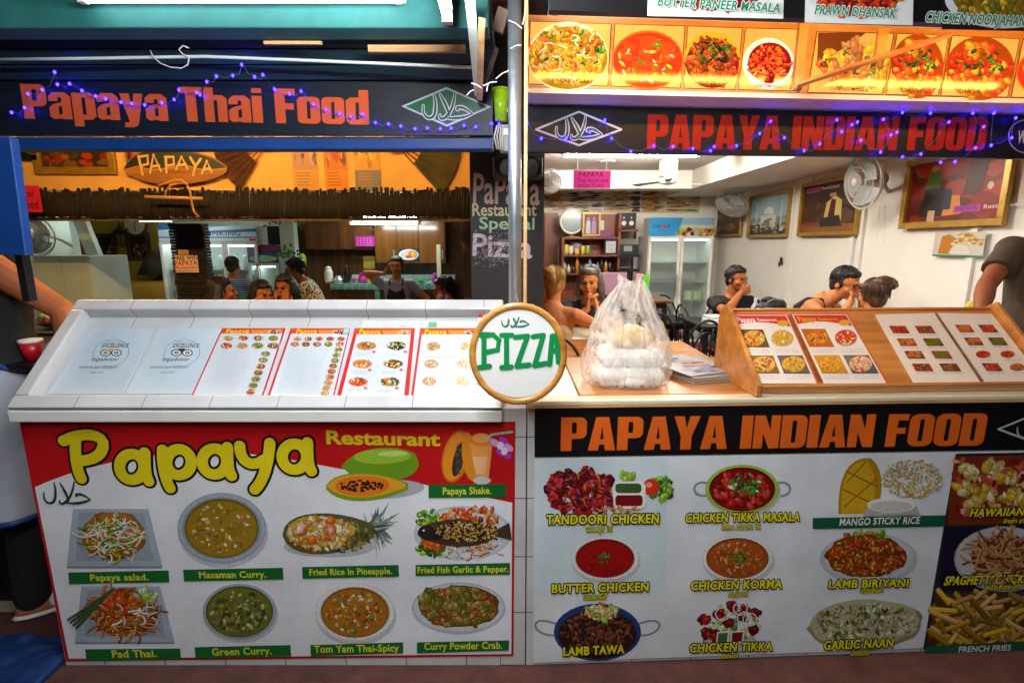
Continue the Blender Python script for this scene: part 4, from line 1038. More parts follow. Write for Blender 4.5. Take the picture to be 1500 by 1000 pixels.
pr = Pr(pl, .006); pr.poly([(1355, 944), (1636, 930), (1634, 946), (1352, 955)], S('#10583a')); txt(pr, 'FRENCH FRIES', (1402, 953), (1478, 950), 945, C['wht'], .02); pr.build('caption', db)

# ---------------------------------------------------------------- menus lying in the white tray
tz = -dep+.001
tpl = Plane(tray.m @ V((0, 0, tz)), (1, 0, 0), su)
def food_dot(pr, x, y, rx, ry, rnd, pal=None):
    pal = pal or rnd.choice([[C['org'], C['tom'], C['dorg']], [C['brn'], C['tan'], C['dorg']], [C['olive'], C['grn'], C['dyel']], [C['yel'], C['org'], C['tan']], [C['tom'], C['dred'], C['org']]])
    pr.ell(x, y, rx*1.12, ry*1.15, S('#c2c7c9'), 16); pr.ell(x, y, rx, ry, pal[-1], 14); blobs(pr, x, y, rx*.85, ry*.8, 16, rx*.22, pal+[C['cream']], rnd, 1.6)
def lines(pr, q, n, c, rnd, w=.6):
    """rows of tiny writing inside a pixel quad tl,tr,br,bl"""
    for i in range(n):
        t = (i+.5)/n; x0 = q[0][0]+(q[3][0]-q[0][0])*t; x1 = q[1][0]+(q[2][0]-q[1][0])*t; y = q[0][1]+(q[3][1]-q[0][1])*t
        x = x0
        while x < x1-4:
            l = rnd.uniform(4, 12); pr.stroke([(x, y), (min(x+l, x1), y)], w, c, False); x += l+rnd.uniform(1, 3)
        
def sheet_root(q, label, group='menu sheets in the white tray', z=0, plane=None, col_=S('#d0d5d9'), cat='menu'):
    p = plane or tpl
    P = [p.loc(*c) for c in q]
    m = p.m @ Matrix.Translation((sum(c[0] for c in P)/4, P[3][1], 0))
    r = empty('menu_sheet', None, label, cat, group, mtx=m)
    mb = MB(); mb.prism([p.m @ V((x, y, z)) for x, y in P][::-1], p.n*.0015); mb.c = [col_]*len(mb.f)
    mb.build('sheet', M['lam'], r)
    return r, Pr(p, z+.002)
gy = S('#8ea0a8')
for k, (dx, lab) in enumerate(((0, 'white certificate sheet lying at the left end of the tray'), (104, 'second white certificate sheet beside the red bordered menu'))):
    q = [(134+dx*.96, 481), (226+dx*.96 if k == 0 else 324, 481), (180 if k == 0 else 283, 577), (70 if k == 0 else 184, 577)]
    r, pr = sheet_root(q, lab, 'certificates in the white tray', .0005*k, col_=S('#c6d2da'), cat='certificate')
    ox, oy = (163, 519) if k == 0 else (267, 519)
    for i in range(22):
        a, b = 2*math.pi*i/24+2.4, 2*math.pi*(i+1)/24+2.4
        f = lambda t: (ox+26*math.cos(t)-8*math.sin(t)*.4, oy-22*-math.sin(t)*.9-2)
        pr.stroke([f(a), f(b)], 1.3, S('#7fb6c4') if i < 14 else gy, False)
    tq = S('#26343c')
    txt(pr, 'CERTIFICATE of', (ox-9, oy-16), (ox+18, oy-16), oy-19, gy, .01); txt(pr, 'EXCELLENCE', (ox-14, oy-10), (ox+24, oy-10), oy-15, tq, .02)
    for sx in (-8, 8):
        pr.ell(ox+sx, oy-2, 8, 5.2, tq, 20); pr.ell(ox+sx, oy-2, 6.2, 3.8, C['wht'], 18); pr.ell(ox+sx, oy-2, 3.4, 2.2, tq, 14); pr.ell(ox+sx, oy-2, 1.4, .9, C['wht'], 10)
    pr.poly([(ox-8, oy-7), (ox, oy-8.5), (ox+8, oy-7), (ox, oy-4)], C['yel'] if k == 0 else tq)
    txt(pr, 'tripadvisor', (ox-30, oy+10), (ox+10, oy+10), oy+5, S('#38504e'), .012)
    txt(pr, 'PAPAYA RESTAURANT', (ox-47, oy+21), (ox+9, oy+21), oy+18, S('#4d5a60'), .012); txt(pr, 'winner 2016', (ox-32, oy+28), (ox-12, oy+28), oy+25, S('#3f8f96'), .012)
    pr.build('printing', r, 'lam')
def header(pr, a, b, h, rnd, full=True):
    """red band with yellow name across the top of a menu page; a,b top corners"""
    sl = .45*h
    pr.poly([a, b, (b[0]-sl*.5, b[1]+h), (a[0]-sl, a[1]+h)], S('#d8461c')); m = (a[0]+b[0])/2
    pr.poly([(m-5, a[1]+h*.55), (b[0]-3, a[1]+h*.2), (b[0]-6, a[1]+h*.95), (m, a[1]+h)], S('#e88a2a'))
    txt(pr, 'Papaya', (a[0]+4, a[1]+h*.95), (a[0]+(b[0]-a[0])*.42, a[1]+h*.95), a[1]+h*.2, S('#e6d020'), .025); txt(pr, 'Restaurant', (a[0]+(b[0]-a[0])*.46, a[1]+h*.7), (a[0]+(b[0]-a[0])*.74, a[1]+h*.7), a[1]+h*.3, C['yel'], .02)
    food_dot(pr, b[0]-14, a[1]+h*.7, 9, 3, rnd)
rd = S('#c8231d')
# list menu
rnd = random.Random(51)
r, pr = sheet_root([(327, 480), (421, 480), (387, 580), (281, 580)], 'red edged list menu with a column of small dishes beside the certificates', z=.001)
pr.stroke([(327, 481), (282, 580)], 2, rd, False); pr.stroke([(418, 481), (385, 580)], 2.5, rd, False); header(pr, (327, 481), (417, 481), 8, rnd)
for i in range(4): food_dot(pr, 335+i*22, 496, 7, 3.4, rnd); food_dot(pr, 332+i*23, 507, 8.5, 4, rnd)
for i in range(7): food_dot(pr, 390-i*3.6, 519+i*9.3, 6.5, 3.6, rnd)
lines(pr, [(325, 514), (374, 514), (345, 576), (292, 576)], 13, S('#b9c6d4'), rnd)
pr.build('printing', r, 'lam')
r, pr = sheet_root([(428, 480), (515, 480), (492, 580), (392, 580)], 'red edged list menu with dishes down its right side, next to the six dish menu', z=.001)
pr.stroke([(428, 481), (394, 580)], 3, rd, False); pr.stroke([(513, 481), (489, 580)], 2, rd, False); header(pr, (430, 481), (511, 481), 8, rnd)
for i in range(5): food_dot(pr, 436+i*16, 497, 5.5, 3, rnd); food_dot(pr, 432+i*16.5, 505, 6, 3.4, rnd)
for i in range(9): food_dot(pr, 496-i*2.4, 513+i*8, 6, 3.4, rnd)
lines(pr, [(427, 512), (482, 512), (464, 577), (405, 577)], 15, S('#b9c6d4'), rnd); pr.poly([(505, 483), (513, 483), (511, 490), (503, 490)], S('#9fd0cc'))
pr.build('printing', r, 'lam')
r, pr = sheet_root([(520, 480), (608, 480), (599, 580), (495, 580)], 'menu with six dish photos and thick red side bands, third from the pizza sign', z=.001)
pr.poly([(520, 481), (525, 481), (500, 580), (494, 580)], rd); pr.poly([(603, 481), (608, 481), (599, 580), (592, 580)], rd); header(pr, (522, 481), (606, 481), 9, rnd)
for j in range(3):
    for i in range(2):
        food_dot(pr, 537-j*6+i*44-i*j*-1.5, 507+j*26.5, 14, 6, rnd, [[C['org'], C['brn'], C['tan']], [C['yel'], C['grn'], C['dbrn']], [C['org'], C['yel'], C['org']], [C['yel'], C['tan'], C['brn']], [C['dorg'], C['tom'], C['org']], [C['dgrn'], C['grn'], C['org']]][j*2+i])
        pr.ell(548-j*6+i*46, 516+j*26.5, 3, 2, S('#d86a6a'), 10); lines(pr, [(522-j*6+i*44, 517+j*26.5), (543-j*6+i*44, 517+j*26.5), (543-j*6+i*44, 522+j*26.5), (522-j*6+i*44, 522+j*26.5)], 2, S('#a5adb5'), rnd, .5)
pr.build('printing', r, 'lam')
r, pr = sheet_root([(616, 480), (706, 480), (712, 580), (602, 580)], 'menu with glare painted as pale dish photos half under the pizza sign', z=.001)
pr.poly([(616, 481), (619, 481), (606, 580), (602, 580)], rd); pr.poly([(702, 481), (706, 481), (703, 580), (698, 580)], rd); header(pr, (618, 481), (704, 481), 9, rnd)
for j in range(3):
    for i in range(2): food_dot(pr, 635-j*3+i*48, 508+j*25.5, 10, 6, rnd, [C['pinkw'], C['ltan'], C['tan']] if i == 0 else [C['cream'], C['pinkw'], C['ltan']])  # glare on this menu is put into the pale dish colours
lines(pr, [(622, 518), (690, 518), (690, 577), (612, 577)], 6, S('#b5bcc2'), rnd, .5)
pr.build('printing', r, 'lam')
for q, lab, gcol in (([(533, 469), (616, 470), (614, 497), (522, 497)], 'pale sheet sticking out above the six dish menu', None), ([(620, 470), (708, 471), (706, 497), (615, 497)], 'pale sheet with a green square above the glaring menu', S('#6fae8d'))):
    r, pr = sheet_root(q, lab, 'sheets tucked behind the menus', col_=S('#d6dcd8'), cat='paper sheet')
    if gcol: pr.poly([(628, 472), (640, 472), (640, 480), (627, 480)], gcol)
    else: pr.stroke([(584, 478), (595, 478)], 1, S('#8aa89a'), False)
    pr.build('printing', r, 'lam')

# ---------------------------------------------------------------- pizza sign on the pole
oY = 1.60
c = at(759, 519, oY)
spl = Plane(c, (1, 0, .0), (0, .02, 1))
ps = empty('pizza_sign', c-V((0, 0, .16)), 'round white sign reading PIZZA with bent wood rim hung on the steel pole', 'sign')
Rs = (at(829, 519, oY)-at(689, 519, oY)).length/2
MB().lathe(c+V((0, .004, 0)), [(Rs*.93, -.006), (Rs*.93, .006)], 48, 'y').build('disc', M['white'], ps)
MB().tube([c+V((Rs*.955*math.cos(2*math.pi*i/48), 0, Rs*1.02*math.sin(2*math.pi*i/48))) for i in range(48)], [(.0085, .0115)]*48, 10, closed=True).build('rim', M['rim'], ps, True)
pr = Pr(Plane(c-V((0, .0035, 0)), (1, 0, 0), (0, .02, 1)), .0005); g = S('#0f8a45')
def pen(P, w=11): pr.stroke(P, w, g)
for P in ([(709, 493), (709, 537)], [(707, 493), (722, 490), (731, 498), (729, 512), (711, 516)], [(701, 490), (716, 490)], [(702, 538), (717, 536)], [(742, 491), (742, 537)], [(735, 491), (750, 491)], [(735, 538), (749, 537)],
          [(755, 494), (773, 492)], [(773, 492), (757, 536)], [(757, 536), (775, 534)], [(781, 493), (796, 491)], [(796, 491), (783, 535)], [(783, 535), (799, 532)], [(805, 533), (809, 492), (815, 490), (818, 530)], [(808, 514), (817, 513)]): pen(P, 7.8)
halal(pr, lambda x, y: (734+x*41, 479-y*19), 2.8, S('#2f7a5c'))
pr.build('lettering', ps)
MB().tube([c+V((0, -.006, Rs*.99)), c+V((0, .02, Rs*1.08)), (.010, 1.81, c.z+Rs*1.2)], .0025, 6).build('hanging_wire', M['wire'], ps)

# ---------------------------------------------------------------- wooden menu stand on the right counter
A2 = at(1103, 565, 1.82); B2 = at(1066, 456, 2.095)
su2 = V((0, B2.y-A2.y, B2.z-A2.z))
yw = R(2.45)
ux2 = V((math.cos(yw), math.sin(yw), 0))
su2 = V((-math.sin(yw)*su2.y, math.cos(yw)*su2.y, su2.z))
st = Plane(A2, ux2, su2); SL = su2.length; SW = 1.16
ms = empty('menu_stand', A2+ux2*.58, 'sloping varnished wooden menu stand with solid end panels on the right counter', 'menu stand')
def sbx(x0, y0, z0, x1, y1, z1): return MB().box((x0, y0, z0), (x1, y1, z1), M=st.m)
sbx(.018, 0, -.016, SW-.018, SL, -.001).build('board', M['oak'], ms)
sbx(.018, -.014, -.03, SW-.018, -.0005, .012).build('front_ledge', M['oak'], ms, bevel=.003)
sbx(.018, SL+.0005, -.016, SW-.018, SL+.012, .006).build('top_edge', M['oak'], ms, bevel=.002)
def endp(x):
    a = st.m @ V((x, -.016, .026)); b = st.m @ V((x, SL+.012, .036)); bt = st.m @ V((x, SL+.02, -.02))
    return [V((a.x, a.y, zt+.002)), a, b, V((bt.x, bt.y+.02, bt.z)), V((bt.x-.0, bt.y+.04, zt+.002))]
for x in (0, SW-.0175):
    MB().prism(endp(x)[::-1], ux2*.0172).build('end_panel', M['oak'], ms, bevel=.002)
bb_ = st.m @ V((.018, -.012, -.03)); f0 = bb_; f1 = st.m @ V((SW-.018, -.012, -.03))
MB().prism([V((f0.x, f0.y+.004, zt+.002)), V((f1.x, f1.y+.004, zt+.002)), V((f1.x, f1.y+.016, zt+.002)), V((f0.x, f0.y+.016, zt+.002))], (0, 0, f0.z-zt-.004)).build('front_board', M['oak'], ms)
spl2 = Plane(A2+st.n*.001, ux2, su2)
def photo(pr, q, pal, rnd, base, n=45, rnd_=False):
    cx = sum(p[0] for p in q)/4; cy = sum(p[1] for p in q)/4; w = (q[1][0]-q[0][0])/2; h = (q[3][1]-q[0][1])/2
    if not rnd_: pr.poly(q, base)
    pr.ell(cx, cy, w*.93, h*.93, tuple(v*.6 for v in base) if rnd_ else C['dyel'], 22); pr.ell(cx, cy-h*.03, w*.88, h*.86, pal[0], 22); blobs(pr, cx, cy, w*.78, h*.75, n, w*.13, pal, rnd, 1.6)
PZ = [[C['yel'], C['org'], C['tom'], C['cream']], [C['yel'], C['pine'], C['yel'], C['cream']], [C['ltan'], C['tom'], C['grn'], C['yel'], C['brn']], [C['yel'], C['dyel'], C['ltan']], [C['org'], C['yel'], C['dorg']], [C['tom'], C['org'], C['cream'], C['tom']], [C['yel'], C['pine'], C['org']], [C['pinkw'], C['ltan'], C['tom'], C['cream']]]
def spiral(x0, y0, x1, y1, root, n=34):
    mb = MB()
    for i in range(n):
        t = (i+.5)/n; p = spl2.loc(x0+(x1-x0)*t, y0+(y1-y0)*t)
        pts = [spl2.m @ V((p[0]+.006*math.cos(a), p[1], .004+.006*math.sin(a))) for a in [k*math.pi/4 for k in range(8)]]
        mb.tube(pts, .0009, 4, closed=True)
    mb.build('spiral_binding', M['dark'], root)
bk = []
for pg, (q, lab) in enumerate((([(1070, 461), (1152, 460), (1197, 562), (1103, 562)], ''), ([(1158, 460), (1240, 461), (1299, 562), (1205, 562)], ''))):
    if pg == 0:
        P = [spl2.loc(*c) for c in q]; pm = spl2.m @ Matrix.Translation((P[1][0], P[2][1], 0))
        pb = empty('menu_book', None, 'open spiral menu book with red headers and pizza photos', 'menu book', 'open menu books on the wooden stand', mtx=pm)
    P = [spl2.loc(*c) for c in q]
    m_ = MB(); m_.prism([spl2.m @ V((x, y, 0)) for x, y in P][::-1], st.n*.003); m_.c = [S('#ece6dc')]*len(m_.f); m_.build('page', M['lam'], pb)
    pr = Pr(spl2, .0036); rnd = random.Random(60+pg)
    f = lambda s, t: (q[0][0]+(q[1][0]-q[0][0])*s+((q[3][0]-q[0][0])*(1-s)+(q[2][0]-q[1][0])*s)*t, q[0][1]+(q[3][1]-q[0][1])*t)
    for a, b in (((0, 0), (0, 1)), ((1, 0), (1, 1)), ((0, 0), (1, 0))): pr.stroke([f(*a), f(*b)], 2.5, S('#d2583a'), False)
    hd = [f(.03, .02), f(.97, .02)]+[f(.97-.94*i/8, .15-.05*math.sin(math.pi*i/8)+.03*(1-i/8)) for i in range(9)]
    pr.poly(hd, S('#cf3a16')); txt(pr, 'Papaya', f(.08, .115), f(.40, .115), f(.1, .045)[1], C['wht'] if pg == 0 else C['yel'], .025); txt(pr, 'Restaurant', f(.44, .10), f(.78, .10), f(.1, .06)[1], C['wht'] if pg == 0 else C['yel'], .018); pr.ell(*f(.86, .13), 8, 4.5, C['yel'])
    k = 0
    for ty in (.22, .60):
        for sx in (.05, .53):
            sq = [f(sx, ty), f(sx+.42, ty), f(sx+.42, ty+.26), f(sx, ty+.26)]
            photo(pr, sq, PZ[pg*4+k], rnd, [S('#5a4a2c'), C['white'], S('#8a5a2a'), S('#4c5560')][k] if pg == 0 else [S('#b8621c'), C['white'], S('#c98a2a'), S('#4c5560')][k], 45, k == 1)
            lines(pr, [f(sx, ty+.28), f(sx+.4, ty+.28), f(sx+.4, ty+.35), f(sx, ty+.35)], 2, S('#9a948c'), rnd, .5); k += 1
    pr.build('printing', pb, 'lam')
spiral(1155, 462, 1201, 560, pb)
for pg, q in enumerate(([(1281, 461), (1368, 459), (1436, 561), (1338, 561)], [(1373, 459), (1452, 460), (1530, 561), (1441, 561)])):
    if pg == 0:
        P = [spl2.loc(*c) for c in q]; pm = spl2.m @ Matrix.Translation((P[1][0], P[2][1], 0))
        pb = empty('menu_book', None, 'open spiral menu book with plain pages and small curry photos', 'menu book', 'open menu books on the wooden stand', mtx=pm)
    P = [spl2.loc(*c) for c in q]
    m_ = MB(); m_.prism([spl2.m @ V((x, y, 0)) for x, y in P][::-1], st.n*.003); m_.c = [S('#ebe1cf')]*len(m_.f); m_.build('page', M['lam'], pb)
    pr = Pr(spl2, .0036); rnd = random.Random(70+pg)
    f = lambda s, t: (q[0][0]+(q[1][0]-q[0][0])*s+((q[3][0]-q[0][0])*(1-s)+(q[2][0]-q[1][0])*s)*t, q[0][1]+(q[3][1]-q[0][1])*t)
    for j in range(4):
        for i in range(2):
            sx, ty = .12+i*.42+(.04 if pg else 0), .17+j*.185
            sq = [f(sx, ty), f(sx+.27, ty), f(sx+.27, ty+.11), f(sx, ty+.11)]
            pal = rnd.choice([[C['tom'], C['org'], C['dred']], [C['olive'], C['grn'], C['dyel']], [C['org'], C['tan'], C['brn']], [C['brn'], C['dorg'], C['tan']]])
            photo(pr, sq, pal, rnd, rnd.choice([S('#cfc4b0'), S('#6a3a2a'), S('#b0302a')]), 26, rnd.random() < .4)
            lines(pr, [f(sx, ty+.125), f(sx+.3, ty+.125), f(sx+.3, ty+.15), f(sx, ty+.15)], 1, S('#a09888'), rnd, .5)
    pr.build('printing', pb, 'lam')
spiral(1370, 461, 1438, 560, pb, 40)
# ---------------------------------------------------------------- plastic bag of take-away food on the right counter
def bag():
    c0 = atz(917, 578, zt+.002); c0.y = 2.0; c0.x = at(917, 560, 2.0).x; c0.z = zt+.002
    root = empty('carrier_bag', c0, 'crumpled white translucent carrier bag of food boxes on the right counter', 'bag')
    m, nt, b = nodes_of('thin_plastic')
    b.inputs['Base Color'].default_value = (*S('#f6f4f0'), 1); b.inputs['Roughness'].default_value = .13
    tr_ = nt.nodes.new('ShaderNodeBsdfTransparent'); tl = nt.nodes.new('ShaderNodeBsdfTranslucent'); tl.inputs[0].default_value = (.8, .79, .77, 1)
    mx = nt.nodes.new('ShaderNodeMixShader'); m2 = nt.nodes.new('ShaderNodeMixShader'); mx.inputs[0].default_value = .35; m2.inputs[0].default_value = .50
    tc = nt.nodes.new('ShaderNodeTexCoord'); mp = nt.nodes.new('ShaderNodeMapping'); mp.inputs['Scale'].default_value = (1, 1, .35)
    nz = nt.nodes.new('ShaderNodeTexNoise'); nz.inputs['Scale'].default_value = 22; nz.inputs['Detail'].default_value = 4; nz.inputs['Distortion'].default_value = 1.5
    bp = nt.nodes.new('ShaderNodeBump'); bp.inputs['Strength'].default_value = 1.0; bp.inputs['Distance'].default_value = .016
    nt.links.new(tc.outputs['Object'], mp.inputs[0]); nt.links.new(mp.outputs[0], nz.inputs[0]); nt.links.new(nz.outputs[0], bp.inputs['Height']); nt.links.new(bp.outputs[0], b.inputs['Normal'])
    mr = nt.nodes.new('ShaderNodeMapRange'); mr.inputs[1].default_value = .35; mr.inputs[2].default_value = .65; mr.inputs[3].default_value = .20; mr.inputs[4].default_value = .60
    nt.links.new(nz.outputs[0], mr.inputs[0]); nt.links.new(mr.outputs[0], m2.inputs[0])
    nt.links.new(b.outputs[0], mx.inputs[1]); nt.links.new(tl.outputs[0], mx.inputs[2])
    nt.links.new(tr_.outputs[0], m2.inputs[1]); nt.links.new(mx.outputs[0], m2.inputs[2]); nt.links.new(m2.outputs[0], nt.nodes['Material Output'].inputs[0])
    M['plastic'] = m
    prof = [(0, .145, .10), (.012, .172, .122), (.06, .182, .128), (.12, .176, .122), (.17, .168, .114), (.21, .162, .106), (.26, .152, .094), (.31, .130, .072), (.36, .105, .054), (.40, .085, .042), (.44, .066, .032), (.47, .052, .022), (.485, .034, .006)]
    N = 160; K = 96; mb = MB(); vs = []
    def P_(t):
        for i in range(len(prof)-1):
            a, b_ = prof[i], prof[i+1]
            if t <= b_[0]: f = (t-a[0])/(b_[0]-a[0]); f = f*f*(3-2*f) if i == 0 else f; return a[1]+(b_[1]-a[1])*f, a[2]+(b_[2]-a[2])*f
        return prof[-1][1:]
    rnd = random.Random(5); folds = [(rnd.randint(3, 19), rnd.uniform(0, 6.28), rnd.uniform(.4, 1)) for _ in range(9)]
    H = .485; ZS = .84
    for j in range(K+1):
        z = H*j/K; rx, ry = P_(z)
        for i in range(N):
            a = 2*math.pi*i/N
            sx = math.copysign(abs(math.cos(a))**.8, math.cos(a)); sy = math.copysign(abs(math.sin(a))**.8, math.sin(a))
            g = min(1, max(0, (z-.08)/.3))
            w = sum(A_*math.sin(n*a+p+z*6*math.sin(p)) for n, p, A_ in folds)/len(folds)
            p = V((rx*sx, ry*sy, z))
            q = noise.noise(V((p.x*9, p.y*9, z*7)))*.010 + noise.noise(V((p.x*26, p.y*26, z*16)))*.003 + abs(noise.noise(V((p.x*14+3, p.y*14, z*10))))*-.008
            d = w*(.004+.032*g*(1-.5*z/H))+q*1.3*(1 if z > .01 else .2)
            n_ = V((sx/rx, sy/ry, 0)).normalized()
            p = p+n_*d
            p.x += .008*math.sin(z*14)*g
            if z > .40: p.z += .016*math.sin(a*2+.4)*((z-.40)/.085)
            p.z *= ZS; vs.append(p+c0)
    fs = []
    for j in range(K):
        for i in range(N):
            i2 = (i+1) % N; z = H*(j+.5)/K; q = vs[j*N+i]-c0
            # openings between the handles
            if q.y < 0 and ((q.x+.034)/.015)**2+((z-.365)/.055)**2 < 1: continue
            if q.y < 0 and ((q.x-.020)/.013)**2+((z-.30)/.042)**2 < 1: continue
            if q.y > 0 and ((q.x+.02)/.014)**2+((z-.34)/.05)**2 < 1: continue
            fs.append((j*N+i, j*N+i2, (j+1)*N+i2, (j+1)*N+i))
    fs.append(tuple(range(N-1, -1, -1)))
    MB().add(vs, fs).build('bag_film', m, root, True)
    # tied handle loops
    for sx in (-1, 1):
        pts = []; rs_ = []
        for k in range(15):
            t = k/14; a = math.pi*t
            pts.append(c0+V((sx*(.010+.030*math.sin(a)+.004*math.sin(t*13)), -.030+.05*t, (.30+.115*math.sin(a)**.7+.006*math.sin(t*17))))); rs_.append((.016+.006*math.sin(t*9+sx), .0035))
        MB().tube(pts, rs_, 10).build('handle', m, root, True)
    kn = MB(); kn.ball(c0+V((-.004, -.006, .385)), (.024, .018, .020), 18, 12, fn=lambda p: p*(1+.45*noise.noise(p*90))); kn.build('knot', m, root, True)
    for i, (x, z, w, h, l) in enumerate(((0, .004, .135, .072, 'lower white foam food box inside the carrier bag'), (.006, .078, .128, .066, 'upper white foam food box inside the carrier bag'))):
        fb = empty('food_box', c0+V((x, 0, z)), l, 'food box', 'food boxes in the carrier bag')
        def fr_(zz, ww): return [c0+V((x+sx*ww, sy*ww*.66, z+zz)) for sx, sy in ((-1, -1), (1, -1), (1, 1), (-1, 1))]
        for nm, z0, z1, w0, w1 in (('tray', 0, h*.52, w*.86, w), ('lid', h*.53, h, w, w*.84)):
            a, b2 = fr_(z0, w0), fr_(z1, w1)
            MB().add(a+b2, [(3, 2, 1, 0), (4, 5, 6, 7), (0, 1, 5, 4), (1, 2, 6, 5), (2, 3, 7, 6), (3, 0, 4, 7)]).build(nm, M['foam'], fb, bevel=.006)
    pk = MB().ball(c0+V((.012, 0, .185)), (.095, .06, .045), 20, 12, fn=lambda p: p*(1+.18*noise.noise(p*40)))
    o = pk.build('food_packet', mat('yellow_wrap', S('#d9b878'), .5, var=.25, vs=18, bump=.4, bs=30), None, True); tag(o, 'soft yellowish food packet on top of the boxes in the carrier bag', 'packet')
    nk = MB().ball(c0+V((.01, -.072, .022)), (.055, .03, .018), 16, 10, fn=lambda p: p*(1+.3*noise.noise(p*60)))
    o = nk.build('paper_napkin', M['paper'], None, True); tag(o, 'crumpled napkin at the bottom front of the carrier bag', 'napkin')
bag()

# ---------------------------------------------------------------- small things by the pole and on the counters
def simple(name, mb, m, label, cat, group=None, smooth=False, bevel=0):
    o = mb.build(name, M[m] if isinstance(m, str) else m, None, smooth, bevel); return tag(o, label, cat, group)
def strut(a, b, w, d, label, m='plyz'):
    a, b = V(a), V(b)
    dr = (b-a).normalized(); s_1 = dr.cross(V((0, 1, 0))).normalized()*w/2; t_1 = V((0, d, 0))
    mb = MB(); mb.add([a-s_1, a+s_1, a+s_1+t_1, a-s_1+t_1, b-s_1, b+s_1, b+s_1+t_1, b-s_1+t_1], [(0, 1, 2, 3), (7, 6, 5, 4), (0, 4, 5, 1), (1, 5, 6, 2), (2, 6, 7, 3), (3, 7, 4, 0)])
    simple('wooden_strut', mb, m, label, 'strut', 'wooden struts left of the pole', bevel=.0015)
strut(at(688, -4, 1.66), at(701, 140, 2.02), .030, .014, 'long pale wooden strut, leftmost of the bunch beside the pole', 'conduit')
strut(at(706, 26, 1.70), at(702, 146, 2.03), .022, .012, 'yellow wooden strut leaning against the long pale strut')
strut(at(728, 70, 1.86), at(704, 138, 2.07), .016, .010, 'grey thin wooden strut slanting toward the right', 'post')
strut(at(738, 12, 1.86), at(728, 46, 1.90), .04, .014, 'short broad wooden strut right beside the top of the pole', 'post')
mb = MB()
for i, (p0, p1) in enumerate((((690, 122), (706, 130)), ((694, 132), (684, 140)), ((708, 126), (728, 120)), ((715, 124), (713, 134)), ((726, 116), (745, 104)), ((745, 30), (765, 42)), ((748, 72), (764, 66)), ((772, 6), (766, 36)))):
    a, b = at(*p0, 1.79), at(*p1, 1.79); mb.tube([a, (a+b)/2+V((0, 0, .004)), b], .0018, 5)
simple('wire_tie', mb, 'wirew', 'ragged pale wire ties twisted round the wooden struts and pole', 'wire')
def boxpx(mb, x0, y0, x1, y1, Y, d):
    ym = (y0+y1)/2; a, b = at(x0, ym, Y), at(x1, ym, Y); return mb.box((a.x, Y, at((x0+x1)/2, y1, Y).z), (b.x, Y+d, at((x0+x1)/2, y0, Y).z))
gb = empty('hanging_basket', at(734, 175, 2.05), 'lime green plastic basket hanging behind the steel pole', 'basket')
x0, x1 = at(723, 150, 2.05).x, at(744, 150, 2.05).x; z0, z1 = at(734, 175, 2.05).z, at(734, 128, 2.05).z
mb = MB(); mb.lathe(((x0+x1)/2, 2.08, z0), [((x1-x0)*.42, 0), ((x1-x0)*.55, z1-z0), ((x1-x0)*.50, z1-z0), ((x1-x0)*.38, .006)], 20); mb.build('body', M['lime'], gb, True)
mb = MB(); mb.tube([V(((x0+x1)/2+(x1-x0)*.58*math.cos(a), 2.08+(x1-x0)*.58*math.sin(a), z1)) for a in [k*math.pi/10 for k in range(20)]], .004, 6, closed=True); mb.build('rim', M['lime'], gb, True)
eb = empty('junction_box', at(740, 222, 2.08), 'grey electrical junction box with cables beside the pole', 'junction box')
boxpx(MB(), 732, 182, 752, 222, 2.08, .05).build('box', M['grey'], eb, bevel=.004)
mb = MB()
for i in range(4): mb.tube([at(728+i*3, 184, 2.075), at(724+i*4, 200, 2.07), at(728+i*3, 219, 2.075)], .003, 6)
mb.build('cables', M['wirew'], eb, True)
boxpx(MB(), 735, 188, 749, 198, 2.074, .006).build('lid', M['white'], eb, bevel=.002)
sp = empty('wall_speaker', at(758, 262, 2.5), 'black box speaker on the chalkboard pillar behind the pole', 'speaker')
boxpx(MB(), 722, 229, 795, 260, 2.44, .16).build('cabinet', mat('speaker_shell', S('#2b2520'), .5, var=.2), sp, bevel=.008)
mb = MB(); mb.lathe(at(742, 245, 2.438), [(.042, 0), (.046, .006), (.03, .004), (.01, .007)], 24, 'y'); mb.lathe(at(778, 245, 2.438), [(.042, 0), (.046, .006), (.03, .004), (.01, .007)], 24, 'y'); mb.build('cones', M['dark'], sp, True)
ts = empty('tissue_box', at(715, 446, 2.1), 'white tissue packet with a red capped bottle by the tray corner', 'tissue packet')
zt1 = 1.337
tcx = at(718, 440, 2.07).x
mb = MB(); mb.box((tcx-.045, 2.035, zt1), (tcx+.05, 2.095, zt1+.018)); mb.build('packet', M['paper'], ts, bevel=.006)
mb = MB()
rnd = random.Random(8)
for i in range(7): mb.ball((tcx-.03+i*.011, 2.06+rnd.uniform(-.01, .01), zt1+.024), (.012, .010, .010), 8, 6, fn=lambda p: p*(1+.5*noise.noise(p*150)))
mb.build('tissue', M['paper'], ts)
bt = empty('sauce_bottle', (tcx-.036, 2.02, zt1), 'small white bottle with red cap beside the tissue packet', 'bottle')
MB().lathe((tcx-.036, 2.02, zt1), [(.012, 0), (.013, .004), (.013, .02), (.008, .026)], 16).build('body', M['white'], bt, True)
MB().lathe((tcx-.036, 2.02, zt1+.0265), [(.009, 0), (.009, .010), (.004, .014)], 16).build('cap', mat('red_cap', S('#d0121c'), .35), bt, True)
